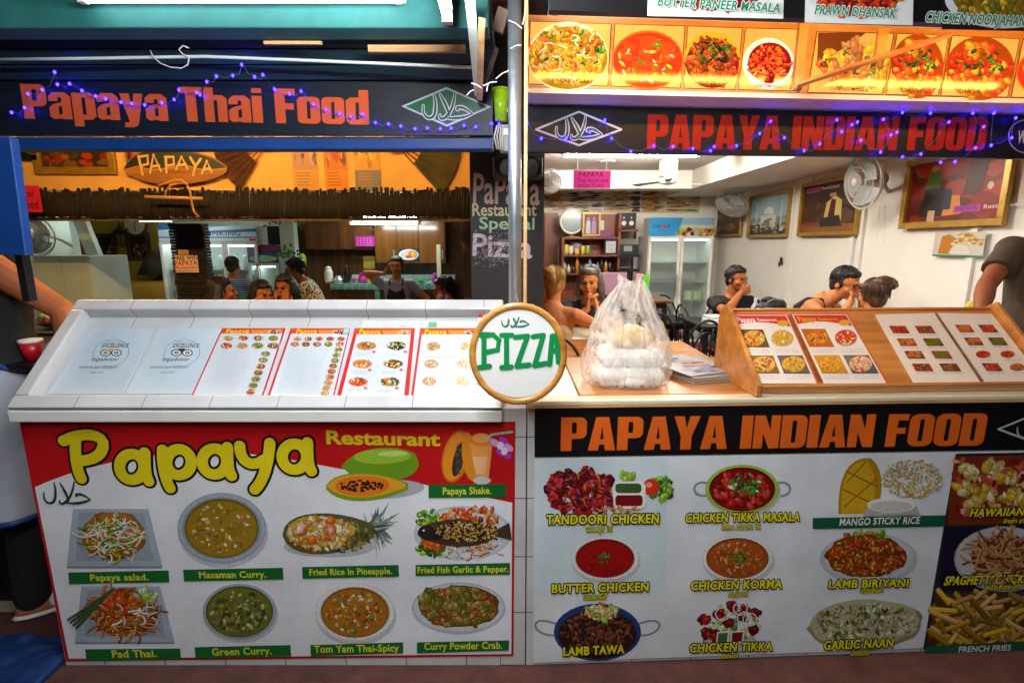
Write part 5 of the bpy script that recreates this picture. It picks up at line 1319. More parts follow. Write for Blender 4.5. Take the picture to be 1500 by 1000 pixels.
# newspapers and booklets on the counter
for i, (cx, cy, w, d, a, l, m_) in enumerate(((1018, 541, .13, .19, .25, 'stack of folded newspapers on the wooden counter, bottom pile by the menu stand', 'paper'), (1005, 531, .12, .17, .38, 'glossy magazine lying on the folded newspapers', 'lam'))):
    c = atz(cx, cy, zt+.01+i*.03); c.z = zt+.003+i*.026
    M4 = Matrix.Translation(c) @ Matrix.Rotation(a, 4, 'Z')
    r = empty('newspaper_stack' if i == 0 else 'magazine', None, l, 'newspapers' if i == 0 else 'magazine', mtx=M4)
    n = 5 if i == 0 else 1; mb = MB()
    for k in range(n): mb.box((-w+.004*(k % 2), -d, k*.005), (w-.003*(k % 3), d, k*.005+.0042), c=[S('#a9a296'), S('#8f897e'), S('#9a958c')][k % 3] if i == 0 else S('#a4a4ac'), M=M4)
    mb.build('pages', M['matte'] if i == 0 else M['lam'], r)
    p2 = Plane(c+V((0, 0, n*.005)), M4.to_3x3() @ V((1, 0, 0)), M4.to_3x3() @ V((0, 1, 0))); pr = Pr(p2, .0006); rnd = random.Random(90+i)
    for k in range(16):
        x, y = rnd.uniform(-w*.9, w*.5), rnd.uniform(-d*.9, d*.7); c_ = rnd.choice([S('#5a6078'), S('#9aa0a8'), S('#3a3a4a'), S('#c98a5a'), S('#7a6a8a')])
        pr.poly([(x, y), (x+rnd.uniform(.03, .08), y), (x+rnd.uniform(.03, .08), y+.03), (x, y+.03)], c_, True)
    pr.build('printing', r, 'matte')
# chalkboard on the pillar
cbY = 2.60
cb = empty('chalkboard', at(742, 560, cbY), 'tall dark chalkboard on the pillar chalked PaPaYa Restaurant Special Pizza', 'chalkboard')
xa, xb = at(690, 380, cbY).x, at(796, 380, cbY).x
MB().box((xa, cbY, .02), (xb, cbY+.018, 2.6)).build('board', mat('slate', S('#242326'), .55, var=.3, vs=6), cb)
pr = Pr(Plane((xa, cbY-.001, 0), (1, 0, 0), (0, 0, 1)), .0008)
ch = [S('#e0c4b4'), S('#e6dcae'), S('#b4dcb0'), S('#d6cadc')]
def chalk(P, w, c): pr.stroke(P, w, c, True); 
def outl(t, bl, br_, top, c): txt(pr, t, bl, br_, top, c, .016, 1.0)
outl('PaPaYa', (693, 297), (790, 300), 254, ch[0]); outl('Restaurant', (692, 316), (786, 316), 298, ch[1]); outl('Special', (702, 335), (783, 336), 318, ch[2]); outl('Pizza', (692, 374), (779, 378), 342, ch[3])
rnd = random.Random(14)
for i in range(260):
    x, y = rnd.gauss(722, 18), rnd.gauss(364, 12)
    if 692 < x < 760: pr.stroke([(x, y), (x+rnd.uniform(-5, 5), y+rnd.uniform(-5, 5))], .9, jit(rnd.choice([S('#8f8794'), S('#a89aa8'), S('#7a7078')]), rnd, .25), False)
pr.build('chalk_writing', cb, 'matte')

# ---------------------------------------------------------------- header wall decorations (left restaurant)
YH = 4.498
hp = Plane((-4, YH, 2.1), (1, 0, 0), (0, 0, 1))
def wallpic(q, label, cat, cols, seed, fm='gold', fw=.03, group=None, name='framed_picture', n=60, plane=None, depth=.03, mt='print'):
    root, pr, (x0, y0, x1, y1) = framed(name, plane or hp, q, label, cat, group, fw, fm, depth)
    pr.poly([(x0, y0), (x1, y0), (x1, y1), (x0, y1)], cols[0], True); rnd = random.Random(seed)
    L = lambda s, t: (x0+(x1-x0)*s, y0+(y1-y0)*t)
    return root, pr, L, rnd
def scat(pr, L, rnd, cols, n, s0, s1, region=(0.05, .05, .95, .95)):
    for i in range(n):
        s, t = rnd.uniform(region[0], region[2]), rnd.uniform(region[1], region[3]); a = rnd.uniform(s0, s1); b = rnd.uniform(s0, s1); c = jit(rnd.choice(cols), rnd, .3)
        P = []
        for k in range(8):
            w = k*math.pi/4; P.append(L(min(1, max(0, s+a*math.cos(w)*rnd.uniform(.7, 1.1))), min(1, max(0, t+b*math.sin(w)*rnd.uniform(.7, 1.1)))))
        pr.poly(P, c, True)
# top edge continues upward behind the fascia
r, pr, L, rnd = wallpic([(22, 165), (60, 236)], 'small dark framed painting at the left end of the orange wall', 'picture', [S('#3a3a1c')], 1, 'dark', .05, 'pictures on the orange wall'); scat(pr, L, rnd, [S('#6d7a24'), S('#a89a2c'), S('#4a4a1c')], 40, .06, .2); pr.build('canvas', r)
r, pr, L, rnd = wallpic([(40, 168), (174, 256)], 'wide framed painting of red flowers on the orange wall', 'picture', [S('#3a2414')], 2, 'gold', .06, 'pictures on the orange wall'); scat(pr, L, rnd, [S('#a8321c'), S('#5a3a1c'), S('#8a6a2c'), S('#3a4a1c')], 70, .04, .12); pr.build('canvas', r)
r, pr, L, rnd = wallpic([(176, 168), (232, 259)], 'red and gold print half hidden behind the carved papaya board', 'picture', [S('#7a2a14')], 3, 'ply', .015, 'pictures on the orange wall'); scat(pr, L, rnd, [S('#a8421c'), S('#c9822c'), S('#5a1f14')], 60, .05, .15); pr.build('canvas', r)
# carved papaya board
cbp = at(258, 240, 4.44)
pb = empty('carved_board', cbp-V((0, 0, .15)), 'carved oval wooden board painted dark green and brown lettered PAPAYA', 'sign')
sh = bez((181, 247), (196, 216), (220, 216), (258, 219), 10)+bez((258, 219), (300, 222), (318, 232), (332, 244), 8)[1:]+bez((332, 252), (318, 262), (290, 270), (250, 270), 8)+bez((250, 270), (215, 270), (196, 262), (181, 250), 8)[1:]
MB().prism([at(x, y, 4.44) for x, y in sh], (0, .035, 0)).build('board', wood('carved_wood', S('#7a4a18'), S('#a86c28'), .5, 0, 3), pb)
pp = Plane((cbp.x, 4.439, cbp.z), (1, 0, 0), (0, 0, 1)); pr = Pr(pp, .001)
pr.poly(bez((183, 246), (198, 219), (222, 218), (258, 221), 10)+bez((258, 221), (300, 224), (316, 234), (330, 244), 8)[1:]+bez((330, 246), (300, 252), (270, 240), (240, 246), 8)+bez((240, 246), (220, 250), (200, 242), (183, 248), 8)[1:], S('#16271f'))
pr.stroke([(183, 249), (200, 244), (222, 249), (242, 247), (270, 242), (300, 250), (330, 247)], 1.6, S('#c98a3c'))
yl = S('#e0b266')
for P in ([(203, 229), (209, 256)], [(203, 230), (216, 228), (217, 240), (207, 243)], [(220, 253), (225, 227), (236, 251)], [(222, 244), (233, 243)], [(243, 230), (244, 253)], [(242, 230), (254, 230), (255, 241), (244, 243)], [(258, 248), (266, 230), (275, 247)], [(261, 242), (272, 241)], [(279, 231), (286, 243)], [(294, 233), (286, 244), (283, 257)], [(296, 254), (303, 236), (310, 252)], [(299, 248), (308, 247)]):
    pr.stroke(P, 4.6, S('#3a2a12')); 
for P in ([(203, 229), (209, 256)], [(203, 230), (216, 228), (217, 240), (207, 243)], [(220, 253), (225, 227), (236, 251)], [(222, 244), (233, 243)], [(243, 230), (244, 253)], [(242, 230), (254, 230), (255, 241), (244, 243)], [(258, 248), (266, 230), (275, 247)], [(261, 242), (272, 241)], [(279, 231), (286, 243)], [(294, 233), (286, 244), (283, 257)], [(296, 254), (303, 236), (310, 252)], [(299, 248), (308, 247)]):
    pr.stroke(P, 3.6, yl)
pr.build('lettering', pb)
# branch hanger in front of the eave
hg = empty('wooden_hanger', at(255, 292, 4.3), 'light wooden rod with a bent cane hoop hanging before the dark eave', 'hanger')
MB().tube([at(213, 288, 4.3), at(297, 291, 4.3)], .013, 10).build('rod', M['ply'], hg, True)
MB().tube([at(*p, 4.29) for p in ((230, 273), (244, 268), (256, 264), (266, 264), (274, 270), (279, 282), (281, 297), (284, 310), (292, 318))], .009, 8).build('cane', M['rim'], hg, True)
MB().tube([at(*p, 4.31) for p in ((242, 290), (243, 280), (250, 272), (258, 270))], .008, 8).build('hoop', M['rim'], hg, True)
# folding fans
def hand_fan(cx, cy, r, a0, a1, c, label):
    root = empty('hand_fan', at(cx, cy, 4.47), label, 'fan', 'large painted fans on the orange wall')
    o = at(cx, cy, 4.47); k = (at(cx+r, cy, 4.47)-o).length; mb = MB(); N = 22; vs = []
    for i in range(N+1):
        a = R(a0+(a1-a0)*i/N); z = .012*(i % 2)
        vs += [o+V((k*.42*math.cos(a), -z, k*.42*math.sin(a))), o+V((k*math.cos(a), -z, k*math.sin(a)))]
    mb.add(vs, [(2*i, 2*i+1, 2*i+3, 2*i+2) for i in range(N)]); mb.build('leaf', c, root)
    ribs = MB()
    for i in range(0, N+1, 3): a = R(a0+(a1-a0)*i/N); ribs.tube([o+V((0, .002, 0)), o+V((k*.43*math.cos(a), .002, k*.43*math.sin(a)))], .006, 5)
    ribs.build('ribs', M['redwood'], root)
    MB().lathe(o+V((0, -.018, 0)), [(k*.16, 0), (k*.16, .01)], 20, 'y').build('boss', M['redwood'], root)
hand_fan(393, 208, 82, 150, 235, mat('fan_paper_red', S('#4a2414'), .6, var=.6, vs=5), 'dark red brown painted fan to the right of the carved board')
hand_fan(577, 208, 98, -48, 25, mat('fan_paper_green', S('#4a4426'), .6, var=.5, vs=5), 'dark olive painted fan near the chalkboard pillar')
for i, (x0, x1, yb, c, l, c2) in enumerate(((423, 468, 279, S('#b98a72'), 'lilac faded poster, leftmost of three on the orange wall', [S('#9a7a8a'), S('#5a4a4a'), S('#c9a08a')]), (470, 511, 279, S('#c9702c'), 'red patterned poster between the two paler posters', [S('#8a2a1c'), S('#b04a2c'), S('#6a3a4a'), S('#d98a3c')]), (515, 559, 280, S('#cf9a3c'), 'yellow poster with a grey lower half, rightmost of three', [S('#e0b24a'), S('#b97a2c'), S('#7a8a6a')]))):
    r, pr, L, rnd = wallpic([(x0, 165), (x1, yb)], l, 'poster', [c], 10+i, None, 0, 'three posters on the orange wall', 'poster'); scat(pr, L, rnd, c2, 60, .03, .10, (.04, .35, .96, .97))
    pr.poly([L(0, 0), L(1, 0), L(1, .27), L(0, .27)], [S('#d09a4a'), S('#d98a24'), S('#7d7a80')][i], True)
    for k in range(5): pr.poly([L(.12, .06+k*.04), L(.12+rnd.uniform(.4, .76), .06+k*.04), L(.12+.5, .075+k*.04), L(.12, .075+k*.04)], tuple(v*.7 for v in c), True)
    pr.build('printing', r)
r, pr, L, rnd = wallpic([(24, 272), (64, 311)], 'bright pink paper notice hung at the left end of the eave reading Food', 'notice', [S('#d5204c')], 20, None, 0, None, 'notice', plane=Plane((-4, 4.25, 2), (1, 0, 0), (0, 0, 1)))
txt(pr, 'Thai', (30, 288), (50, 288), 279, S('#5a0f24'), .02); txt(pr, 'Food', (33, 306), (58, 306), 294, S('#4a0f1c'), .02); pr.build('printing', r, 'matte')
# eave of dark bamboo slats
ev = empty('bamboo_eave', at(360, 320, 4.4), 'dark bamboo slat eave running below the orange wall', 'eave')
zt2, zb2 = at(300, 277, 4.4).z, at(300, 318, 4.4).z
mb = MB(); rnd = random.Random(31); x = -4.9
while x < -.24:
    w = rnd.uniform(.016, .026); dz = rnd.uniform(-.035, .02)
    mb.tube([(x, 4.40, zb2+rnd.uniform(-.006, .006)), (x+rnd.uniform(-.004, .004), 4.44, zt2+dz)], w*.55, 7); x += w*1.02
mb.build('slats', M['bamboo'], ev, True)
MB().box((-4.9, 4.42, zb2-.03), (-.24, 4.48, zb2-.002)).build('edge_beam', M['post'], ev)
cl = empty('ribbed_column', at(280, 440, 4.8), 'dark column of stacked rough timber below the eave', 'column')
xa, xb = at(252, 380, 4.8).x, at(302, 380, 4.8).x
mb = MB(); z = .01; k = 0; rnd = random.Random(33)
while z < zb2-.06:
    h = rnd.uniform(.024, .034); e = rnd.uniform(-.006, .006)
    mb.box((xa+e+.008*(k % 2), 4.8-.01*(k % 2), z), (xb+rnd.uniform(-.006, .006), 4.90, z+h-.003)); z += h; k += 1
mb.build('timbers', M['bamboo'], cl, bevel=.004)
MB().box((xa+.03, 4.83, .01), (xb-.03, 4.88, zb2-.04)).build('core', M['dark'], cl)
wp = Plane((-2.9, 4.765, 1.5), (1, 0, 0), (0, 0, 1))
r, pr, L, rnd = wallpic([(255, 374), (292, 399)], 'cream notice on the dark column reading FREE WiFi PAPAYA Restaurant', 'notice', [S('#e3c9a6')], 40, None, 0, None, 'wifi_notice', plane=wp)
txt(pr, 'FREE WiFi', (256, 381), (289, 380), 375.5, S('#2a2420'), .03); txt(pr, 'PAPAYA', (257, 389), (290, 388), 382, S('#c2301c'), .03); txt(pr, 'Restaurant', (259, 394), (290, 393), 390, S('#c2301c'), .02); pr.stroke([(258, 397), (291, 396)], 1, S('#c2301c'), False); pr.build('printing', r, 'matte')
r, pr, L, rnd = wallpic([(261, 366), (277, 373)], 'small yellow note above the WiFi notice', 'note', [S('#c99a4a')], 41, None, 0, None, 'paper_note', plane=wp); scat(pr, L, rnd, [S('#a87a3a')], 8, .05, .15); pr.build('printing', r, 'matte')
# ---------------------------------------------------------------- left restaurant interior
def wall_fan(c, d, rad, label, group, arm_to=None, hub='fangrey'):
    """cage fan facing direction d at c, bracket back to arm_to"""
    c, d = V(c), V(d).normalized()
    Mx = d.to_track_quat('Z', 'Y').to_matrix().to_4x4()
    root = empty('wall_fan', c, label, 'fan', group)
    cg = MB(); T = lambda p: c + Mx.to_3x3() @ V(p)
    for zz, rr_ in ((.05, rad*.55), (.035, rad*.82), (0, rad), (-.03, rad*.9), (-.045, rad*.6), (.058, rad*.3)):
        cg.tube([T((rr_*math.cos(k*math.pi/20), rr_*math.sin(k*math.pi/20), zz)) for k in range(40)], .0035 if zz else .007, 5, closed=True)
    for k in range(44):
        a = 2*math.pi*k/44; ca, sa = math.cos(a), math.sin(a)
        cg.tube([T((rad*.16*ca, rad*.16*sa, .062)), T((rad*.55*ca, rad*.55*sa, .05)), T((rad*.82*ca, rad*.82*sa, .035)), T((rad*ca, rad*sa, 0)), T((rad*.6*ca, rad*.6*sa, -.045))], .0014, 4)
    cg.build('cage', M[hub], root)
    bl_ = MB()
    for k in range(3):
        a0 = 2*math.pi*k/3; vs = []
        for i in range(7):
            for s in (0, 1):
                rr_ = rad*(.14+.74*s); a = a0+(i/6)*(1.7 if s else .9); vs.append(T((rr_*math.cos(a), rr_*math.sin(a), .022-.03*i/6)))
        bl_.add(vs, [(2*i, 2*i+1, 2*i+3, 2*i+2) for i in range(6)])
    bl_.build('blades', mat('fan_blade', S('#a9b4bb'), .3), root, True)
    MB().lathe((0, 0, 0), [(rad*.17, .056), (rad*.15, .068), (rad*.04, .072)], 20, M=Matrix.Translation(c) @ Mx).build('badge', M[hub], root, True)
    mt = MB().lathe((0, 0, 0), [(.05, -.05), (.062, -.07), (.06, -.15), (.03, -.18)], 20, M=Matrix.Translation(c) @ Mx); mt.build('motor', M[hub], root, True)
    if arm_to:
        a = V(arm_to); m_ = T((0, 0, -.14))
        MB().tube([m_, V((m_.x*.4+a.x*.6, m_.y*.4+a.y*.6, m_.z-.05)), a], .016, 8).build('arm', M[hub], root, True)
    return root
c = at(47, 345, 5.15)
wall_fan(c, (.15, -1, -.1), .20, 'grey wall fan on the pale wall at far left', 'wall fans', (c.x, 5.595, c.z-.1))
# leaning board and cabinets behind the left tray
lb = MB().prism([at(103, 316, 5.3), at(121, 316, 5.3), at(174, 446, 5.3), at(156, 446, 5.3)][::-1], (0, .06, 0)); simple('leaning_board', lb, 'mint', 'long pale green board leaning diagonally beside the pale wall', 'board')
pc = empty('pale_cabinet', at(92, 440, 5.0), 'pale green white cabinet standing under the wall fan', 'cabinet')
xa, xb, zc = at(52, 400, 5.0).x, at(134, 400, 5.0).x, at(92, 375, 5.0).z
MB().box((xa, 5.0, .013), (xb, 5.5, zc)).build('body', M['mint'], pc, bevel=.005)
for i in (0, 1):
    w = (xb-xa)/2; dr = MB().box((xa+w*i+.006, 4.985, .1), (xa+w*(i+1)-.006, 4.999, zc-.03)).build('door', M['mint'], pc, bevel=.003); MB().box((xa+w-.03+.05*i, 4.965, .9), (xa+w-.02+.05*i, 4.984, 1.05)).build('handle', M['alu'], dr)
YW = 7.29
yp = Plane((-5, YW, 1.6), (1, 0, 0), (0, 0, 1))
for q, l, s in (([(137, 342), (174, 383)], 'dark framed group photograph left of the lantern', 50), ([(184, 341), (224, 382)], 'dark framed picture right of the lantern under the clock', 51)):
    r, pr, L, rnd = wallpic(q, l, 'picture', [S('#2a2014')], s, 'brown', .05, 'pictures on the yellow wall', plane=yp); scat(pr, L, rnd, [S('#7a6a4a'), S('#3a2a1c'), S('#a89a7a'), S('#5a2a1c')], 30, .04, .12, (.1, .1, .9, .6)); pr.build('canvas', r)
o = at(177, 345, 7.1)
ln = empty('wall_lantern', o-V((0, 0, .16)), 'black iron lantern on the yellow wall between two pictures', 'lantern')
MB().lathe(o, [(.01, -.16), (.045, -.14), (.07, .0), (.07, .01)], 6).build('glass_body', mat('lantern_glass', S('#6a5a2a'), .2), ln)
mb = MB().lathe(o, [(.13, .011), (.09, .05), (.04, .09), (.015, .13), (.004, .18)], 6)
for k in range(6): a = k*math.pi/3; mb.tube([o+V((.046*math.cos(a), .046*math.sin(a), -.14)), o+V((.073*math.cos(a), .073*math.sin(a), .0))], .006, 5)
mb.tube([o+V((0, .0, .06)), o+V((0, .17, .10))], .012, 6)
mb.build('iron_frame', M['dark'], ln)
o = at(198, 328, 7.26)
ck = empty('wall_clock', o-V((0, 0, .15)), 'round brown wall clock above the dark picture', 'clock')
MB().lathe(o, [(.165, -.02), (.17, 0), (.15, .014)], 32, 'y').build('rim', M['brown'], ck, True)
MB().lathe(o+V((0, -.016, 0)), [(.142, 0), (.142, .004)], 32, 'y').build('face', M['cream'], ck)
mb = MB(); mb.tube([o+V((0, -.024, 0)), o+V((.01, -.024, -.10))], .006, 4); mb.tube([o+V((0, -.024, 0)), o+V((.05, -.024, .04))], .006, 4); mb.build('hands', M['dark'], ck)
ds = empty('yellow_sideboard', at(205, 440, 6.7), 'yellow painted sideboard with grey side below the big lampshade', 'sideboard')
xa, xb, zc = at(164, 420, 6.7).x, at(250, 420, 6.7).x, at(205, 412, 6.7).z
MB().box((xa, 6.7, .013), (xb, 7.2, zc)).build('body', M['olive'], ds, bevel=.006)
for i in range(3):
    w = (xb-xa)/3; MB().box((xa+w*i+.01, 6.685, .15), (xa+w*(i+1)-.01, 6.699, zc-.05)).build('door', M['olive'] if i else M['grey'], ds, bevel=.003)
o = at(222, 411, 6.75)
ls = empty('table_lamp', (o.x, 6.95, zc), 'dark conical lampshade standing on the yellow sideboard', 'lamp')
o = V((o.x, 6.95, zc))
MB().lathe(o, [(.12, .002), (.10, .02), (.03, .05), (.025, .10)], 20).build('base', M['brown'], ls, True)
MB().lathe(o+V((0, 0, .08)), [(.27, 0), (.17, .20), (.10, .30), (.09, .30)], 24).build('shade', mat('dark_shade', S('#3a2c1c'), .7, var=.3), ls, True)

# fridges
def can(mb, c, r, h, cc): mb.lathe(c, [(r*.85, 0), (r, .006), (r, h-.01), (r*.8, h)], 10, c=cc)
def fridge(name, label, x0, x1, z1, Y, d, zh, hdr, doors, shell, nshelf, goods, seed, fl_=.013, glow_=1.2):
    """glass-door drinks fridge: x0..x1, body top z1, header panel zh above"""
    rnd = random.Random(seed)
    r = empty(name, ((x0+x1)/2, Y+d/2, fl_), label, 'fridge')
    b = MB(); t = .035
    b.box((x0, Y+.02, fl_), (x0+t, Y+d, z1)); b.box((x1-t, Y+.02, fl_), (x1, Y+d, z1)); b.box((x0+t, Y+d-t, fl_), (x1-t, Y+d, z1)); b.box((x0+t, Y+.02, z1-t), (x1-t, Y+d-t, z1)); b.box((x0+t, Y+.02, fl_), (x1-t, Y+d-t, fl_+.22))
    b.build('cabinet', shell, r)
    lp = MB().box((x0+t+.02, Y+.05, z1-t-.022), (x1-t-.02, Y+.075, z1-t-.002)); lp.build('inside_lamp', glow(name+'_light', (.85, 1, .96), glow_*12), r)
    hs = MB().box((x0, Y, z1+.003), (x1, Y+d*.5, z1+zh)); hp_ = hs.build('header', M['white'], r, bevel=.004)
    pr = Pr(Plane((x0, Y-.001, z1+.003), (1, 0, 0), (0, 0, 1)), .001); hdr(pr, x1-x0, zh); pr.build('header_print', r, 'print')
    sh = MB(); zs_ = [fl_+.24+(z1-fl_-.34)*k/nshelf for k in range(nshelf)]
    for z in zs_: sh.box((x0+t+.002, Y+.06, z), (x1-t-.002, Y+d-t-.01, z+.012))
    sh.build('shelves', M['alu'], r)
    gd = MB()
    for k, z in enumerate(zs_):
        x = x0+t+.05; cc = None
        while x < x1-t-.04:
            g = goods[k % len(goods)]
            if g is None: x += .1; continue
            if rnd.random() < .3 or cc is None: cc = rnd.choice(g[0])
            if rnd.random() < g[2]: can(gd, (x, Y+.12, z+.013), g[3], g[1], cc)
            x += g[3]*2.2
    if gd.v: gd.build('bottles', M['print'], r); 
    w = (x1-x0)/doors
    for i in range(doors):
        a, b_ = x0+w*i+.004, x0+w*(i+1)-.004; f = MB(); e = .035; z0 = fl_+.18
        f.box((a, Y-.02, z0), (a+e, Y+.015, z1-.005)); f.box((b_-e, Y-.02, z0), (b_, Y+.015, z1-.005)); f.box((a+e, Y-.02, z0), (b_-e, Y+.015, z0+e)); f.box((a+e, Y-.02, z1-.005-e), (b_-e, Y+.015, z1-.005))
        dr = f.build('door', M['white'], r, bevel=.003)
        MB().box((a+e+.001, Y-.004, z0+e+.001), (b_-e-.001, Y+.002, z1-.006-e)).build('glass', GLASS, dr)
        hx = b_-.045 if i % 2 == 0 else a+.02
        MB().box((hx, Y-.05, .95), (hx+.02, Y-.021, 1.25)).build('handle', M['alu'], dr, bevel=.004)
    return r
gm, nt, b = nodes_of('clear_glass')
b.inputs['Base Color'].default_value = (.8, .9, .9, 1); b.inputs['Roughness'].default_value = .04
t_ = nt.nodes.new('ShaderNodeBsdfTransparent'); t_.inputs[0].default_value = (.92, .97, .96, 1); mx = nt.nodes.new('ShaderNodeMixShader'); mx.inputs[0].default_value = .10
nt.links.new(t_.outputs[0], mx.inputs[1]); nt.links.new(b.outputs[0], mx.inputs[2]); nt.links.new(mx.outputs[0], nt.nodes['Material Output'].inputs[0])
GLASS = gm
def ltxt(pr, t, x, y, h, c, off=.02, w=None):
    """lettering placed in plane coordinates, cap height h, optional total width"""
    vs, fs = text_mesh(t, off, 1.05); x0 = min(v.x for v in vs); x1 = max(v.x for v in vs); ky = h/.69; k = (w/(x1-x0)) if w else ky
    pr.mb.add([(x+(v.x-x0)*k, y+v.y*ky, pr.z) for v in vs], fs, c); pr.z += STEP*3
def lrect(pr, x0, y0, x1, y1, c): pr.poly([(x0, y0), (x1, y0), (x1, y1), (x0, y1)], c, True)
def hdr1(pr, w, h):
    lrect(pr, .0, 0, w, h, S('#d6e6ea')); b_ = S('#1d6fb8')
    pr.poly([(0, h*.72), (w*.7, h*.98), (w*.75, h), (0, h)], b_, True); pr.poly([(w*.3, h*.62), (w, h*.82), (w, h*.62), (w*.6, h*.55)], b_, True); lrect(pr, 0, h*.22, w, h*.30, b_)
    ltxt(pr, 'DRINKING', w*.40, h*.38, h*.26, S('#17406e'), .02, w*.44); lrect(pr, w*.92, h*.04, w*.99, h*.18, S('#c8202c'))
Yf = 6.6
fridge('drinks_fridge', 'wide glass door drinks fridge with blue white DRINKING header', at(238, 390, Yf).x, at(380, 390, Yf).x, at(310, 354, Yf).z, Yf, .6, at(310, 331, Yf).z-at(310, 354, Yf).z, hdr1, 3, M['white'], 5,
       [([S('#3a8a3a'), S('#e8e4d8')], .24, .9, .035), ([S('#2f7a3a'), S('#1f7a9a'), S('#c9d8d0')], .22, .9, .034), ([S('#c9202a'), S('#d8d8d8'), S('#c9202a')], .2, .95, .033), ([S('#a81f2f'), S('#d8b83a'), S('#c9202a')], .2, .95, .033), ([S('#c9d8d8'), S('#b0c9c0')], .18, .5, .035)], 61)
def hdr2(pr, w, h):
    lrect(pr, 0, 0, w, h, S('#1f6fb8')); pr.poly([(w*(.5+.45*math.cos(k*.4)), h*(.45+.36*math.sin(k*.4))) for k in range(16)], S('#d8d84a'), True); pr.poly([(w*(.45+.28*math.cos(k*.4)), h*(.5+.28*math.sin(k*.4))) for k in range(16)], S('#7fd0c0'), True)
x0, x1 = at(365, 400, Yf).x, at(410, 400, Yf).x
fridge('small_fridge', 'pale green lit single door fridge beside the grey pillar', x0, x1, at(388, 385, Yf).z, Yf, .55, at(388, 372, Yf).z-at(388, 385, Yf).z, hdr2, 1, M['mint'], 4, [None], 62, glow_=.8)
pk = empty('purple_crate', ((x0+x1)/2, Yf+.2, at(388, 371.5, Yf).z), 'purple plastic crate on top of the pale green fridge', 'crate')
zc = at(388, 371.5, Yf).z; mb = MB(); cm = mat('purple_plastic', S('#6d1f5a'), .45, var=.3)
mb.box((x0-.01, Yf+.02, zc), (x1-.06, Yf+.25, zc+.012)); mb.box((x0-.01, Yf+.02, zc+.0125), (x1-.06, Yf+.035, zc+.09)); mb.box((x0-.01, Yf+.235, zc+.0125), (x1-.06, Yf+.25, zc+.09)); mb.build('body', cm, pk)
MB().box((x0, Yf+.05, zc+.014), (x1-.09, Yf+.22, zc+.11)).build('contents', mat('plum_cloth', S('#7a2a6a'), .8, var=.4, vs=20), pk, bevel=.02)
tv = empty('dark_appliance', at(398, 358, 6.9), 'dark appliance box on the wall beside the drinks fridge', 'appliance'); zc = at(398, 358, 6.9).z
boxpx(MB(), 383, 331, 411, 358, 6.9, .3).build('body', M['dark'], tv, bevel=.006); boxpx(MB(), 386, 334, 408, 354, 6.895, .004).build('door', M['black'], tv, bevel=.002)
# plants by the pillar
lfm = mat('leaf', S('#3f7a1c'), .5, var=.4, vs=30)
for i, (cx, cy, n, l) in enumerate(((418, 370, 26, 'small bright green plant on the pillar beside the fridge'), (400, 321, 26, 'trailing green plant left of the pillar top'), (436, 322, 26, 'trailing dark plant right of the pillar top'))):
    o = at(cx, cy, 6.44); r = empty('hanging_plant', o, l, 'plant', 'plants on the pillar'); rnd = random.Random(70+i); mb = MB(); st_ = MB()
    for k in range(n):
        a = rnd.uniform(0, 6.28); q = V((rnd.gauss(0, .06), rnd.gauss(0, .02), rnd.gauss(0, .035))); d = V((math.cos(a), -.3, math.sin(a)))*.05; s = d.cross(V((0, 1, 0))).normalized()*.018
        mb.add([o+q, o+q+d*.5+s, o+q+d, o+q+d*.5-s], [(0, 1, 2, 3)])
        if k % 4 == 0: st_.tube([o, o+q], .003, 4)
    mb.build('leaves', lfm, r); st_.build('stems', lfm, r)
gbg = MB().ball(at(443, 382, 6.4), (.05, .04, .09), 14, 10, fn=lambda p: p*(1+.2*noise.noise(p*30))); simple('green_bag', gbg, 'lime', 'lime green bag hanging on the pillar', 'bag', smooth=True)
# kitchen
kc = empty('kitchen_counter', at(570, 440, 6.4), 'kitchen counter with green tiled edge behind the person in the apron', 'counter')
xa, xb = at(484, 421, 6.4).x, at(656, 421, 6.4).x; zk = at(570, 416, 6.4).z; zl = at(570, 424, 6.4).z
MB().box((xa, 6.4, zl), (xb, 7.28, zk)).build('top', M['gtile'], kc)
MB().box((xa+.01, 6.44, .014), (xb-.01, 7.2, zl-.002)).build('base', M['cab'], kc)
for px in (549, ): a = at(px, 430, 6.4).x; MB().box((a, 6.405, .014), (a+.06, 6.4385, zl-.001)).build('tiled_post', M['gtile'], kc)
MB().box((xa, 7.262, zk+.002), (xb, 7.298, at(570, 402, 7.26).z)).build('splashback', M['wtile'], kc)
kb = empty('wall_cabinets', at(600, 388, 7.0), 'brown kitchen wall cabinets with glossy doors above the counter', 'cabinets')
xs = [at(px, 360, 7.0).x for px in (549, 582, 614, 653)]; z0, z1 = at(600, 386, 7.0).z, at(600, 324, 7.0).z
MB().box((xs[0], 7.0, z0), (xs[-1], 7.296, z1)).build('carcass', M['cab'], kb)
gl = wood('glossy_cabinet', S('#55341a'), S('#74491f'), .16, 2, 1.5, .3)
for i in range(3): d_ = MB().box((xs[i]+.006, 6.98, z0+.01), (xs[i+1]-.006, 6.998, z1-.02)).build('door', gl, kb, bevel=.003); MB().box((xs[i+1]-.05, 6.96, z0+.06), (xs[i+1]-.035, 6.979, z0+.18)).build('handle', M['alu'], d_)
kl = empty('dark_cabinets', at(490, 368, 7.05), 'dark brown wall cabinets left of the glossy kitchen cabinets', 'cabinets')
xs = [at(px, 350, 7.05).x for px in (447, 497, 547)]; z0, z1 = at(500, 366, 7.05).z, at(500, 322, 7.05).z
MB().box((xs[0], 7.05, z0), (xs[-1], 7.296, z1)).build('carcass', M['cab'], kl)
for i in range(2): MB().box((xs[i]+.006, 7.03, z0+.01), (xs[i+1]-.006, 7.048, z1-.02)).build('door', M['cab'], kl, bevel=.003)
kp = Plane((-2, 6.975, 1.7), (1, 0, 0), (0, 0, 1))
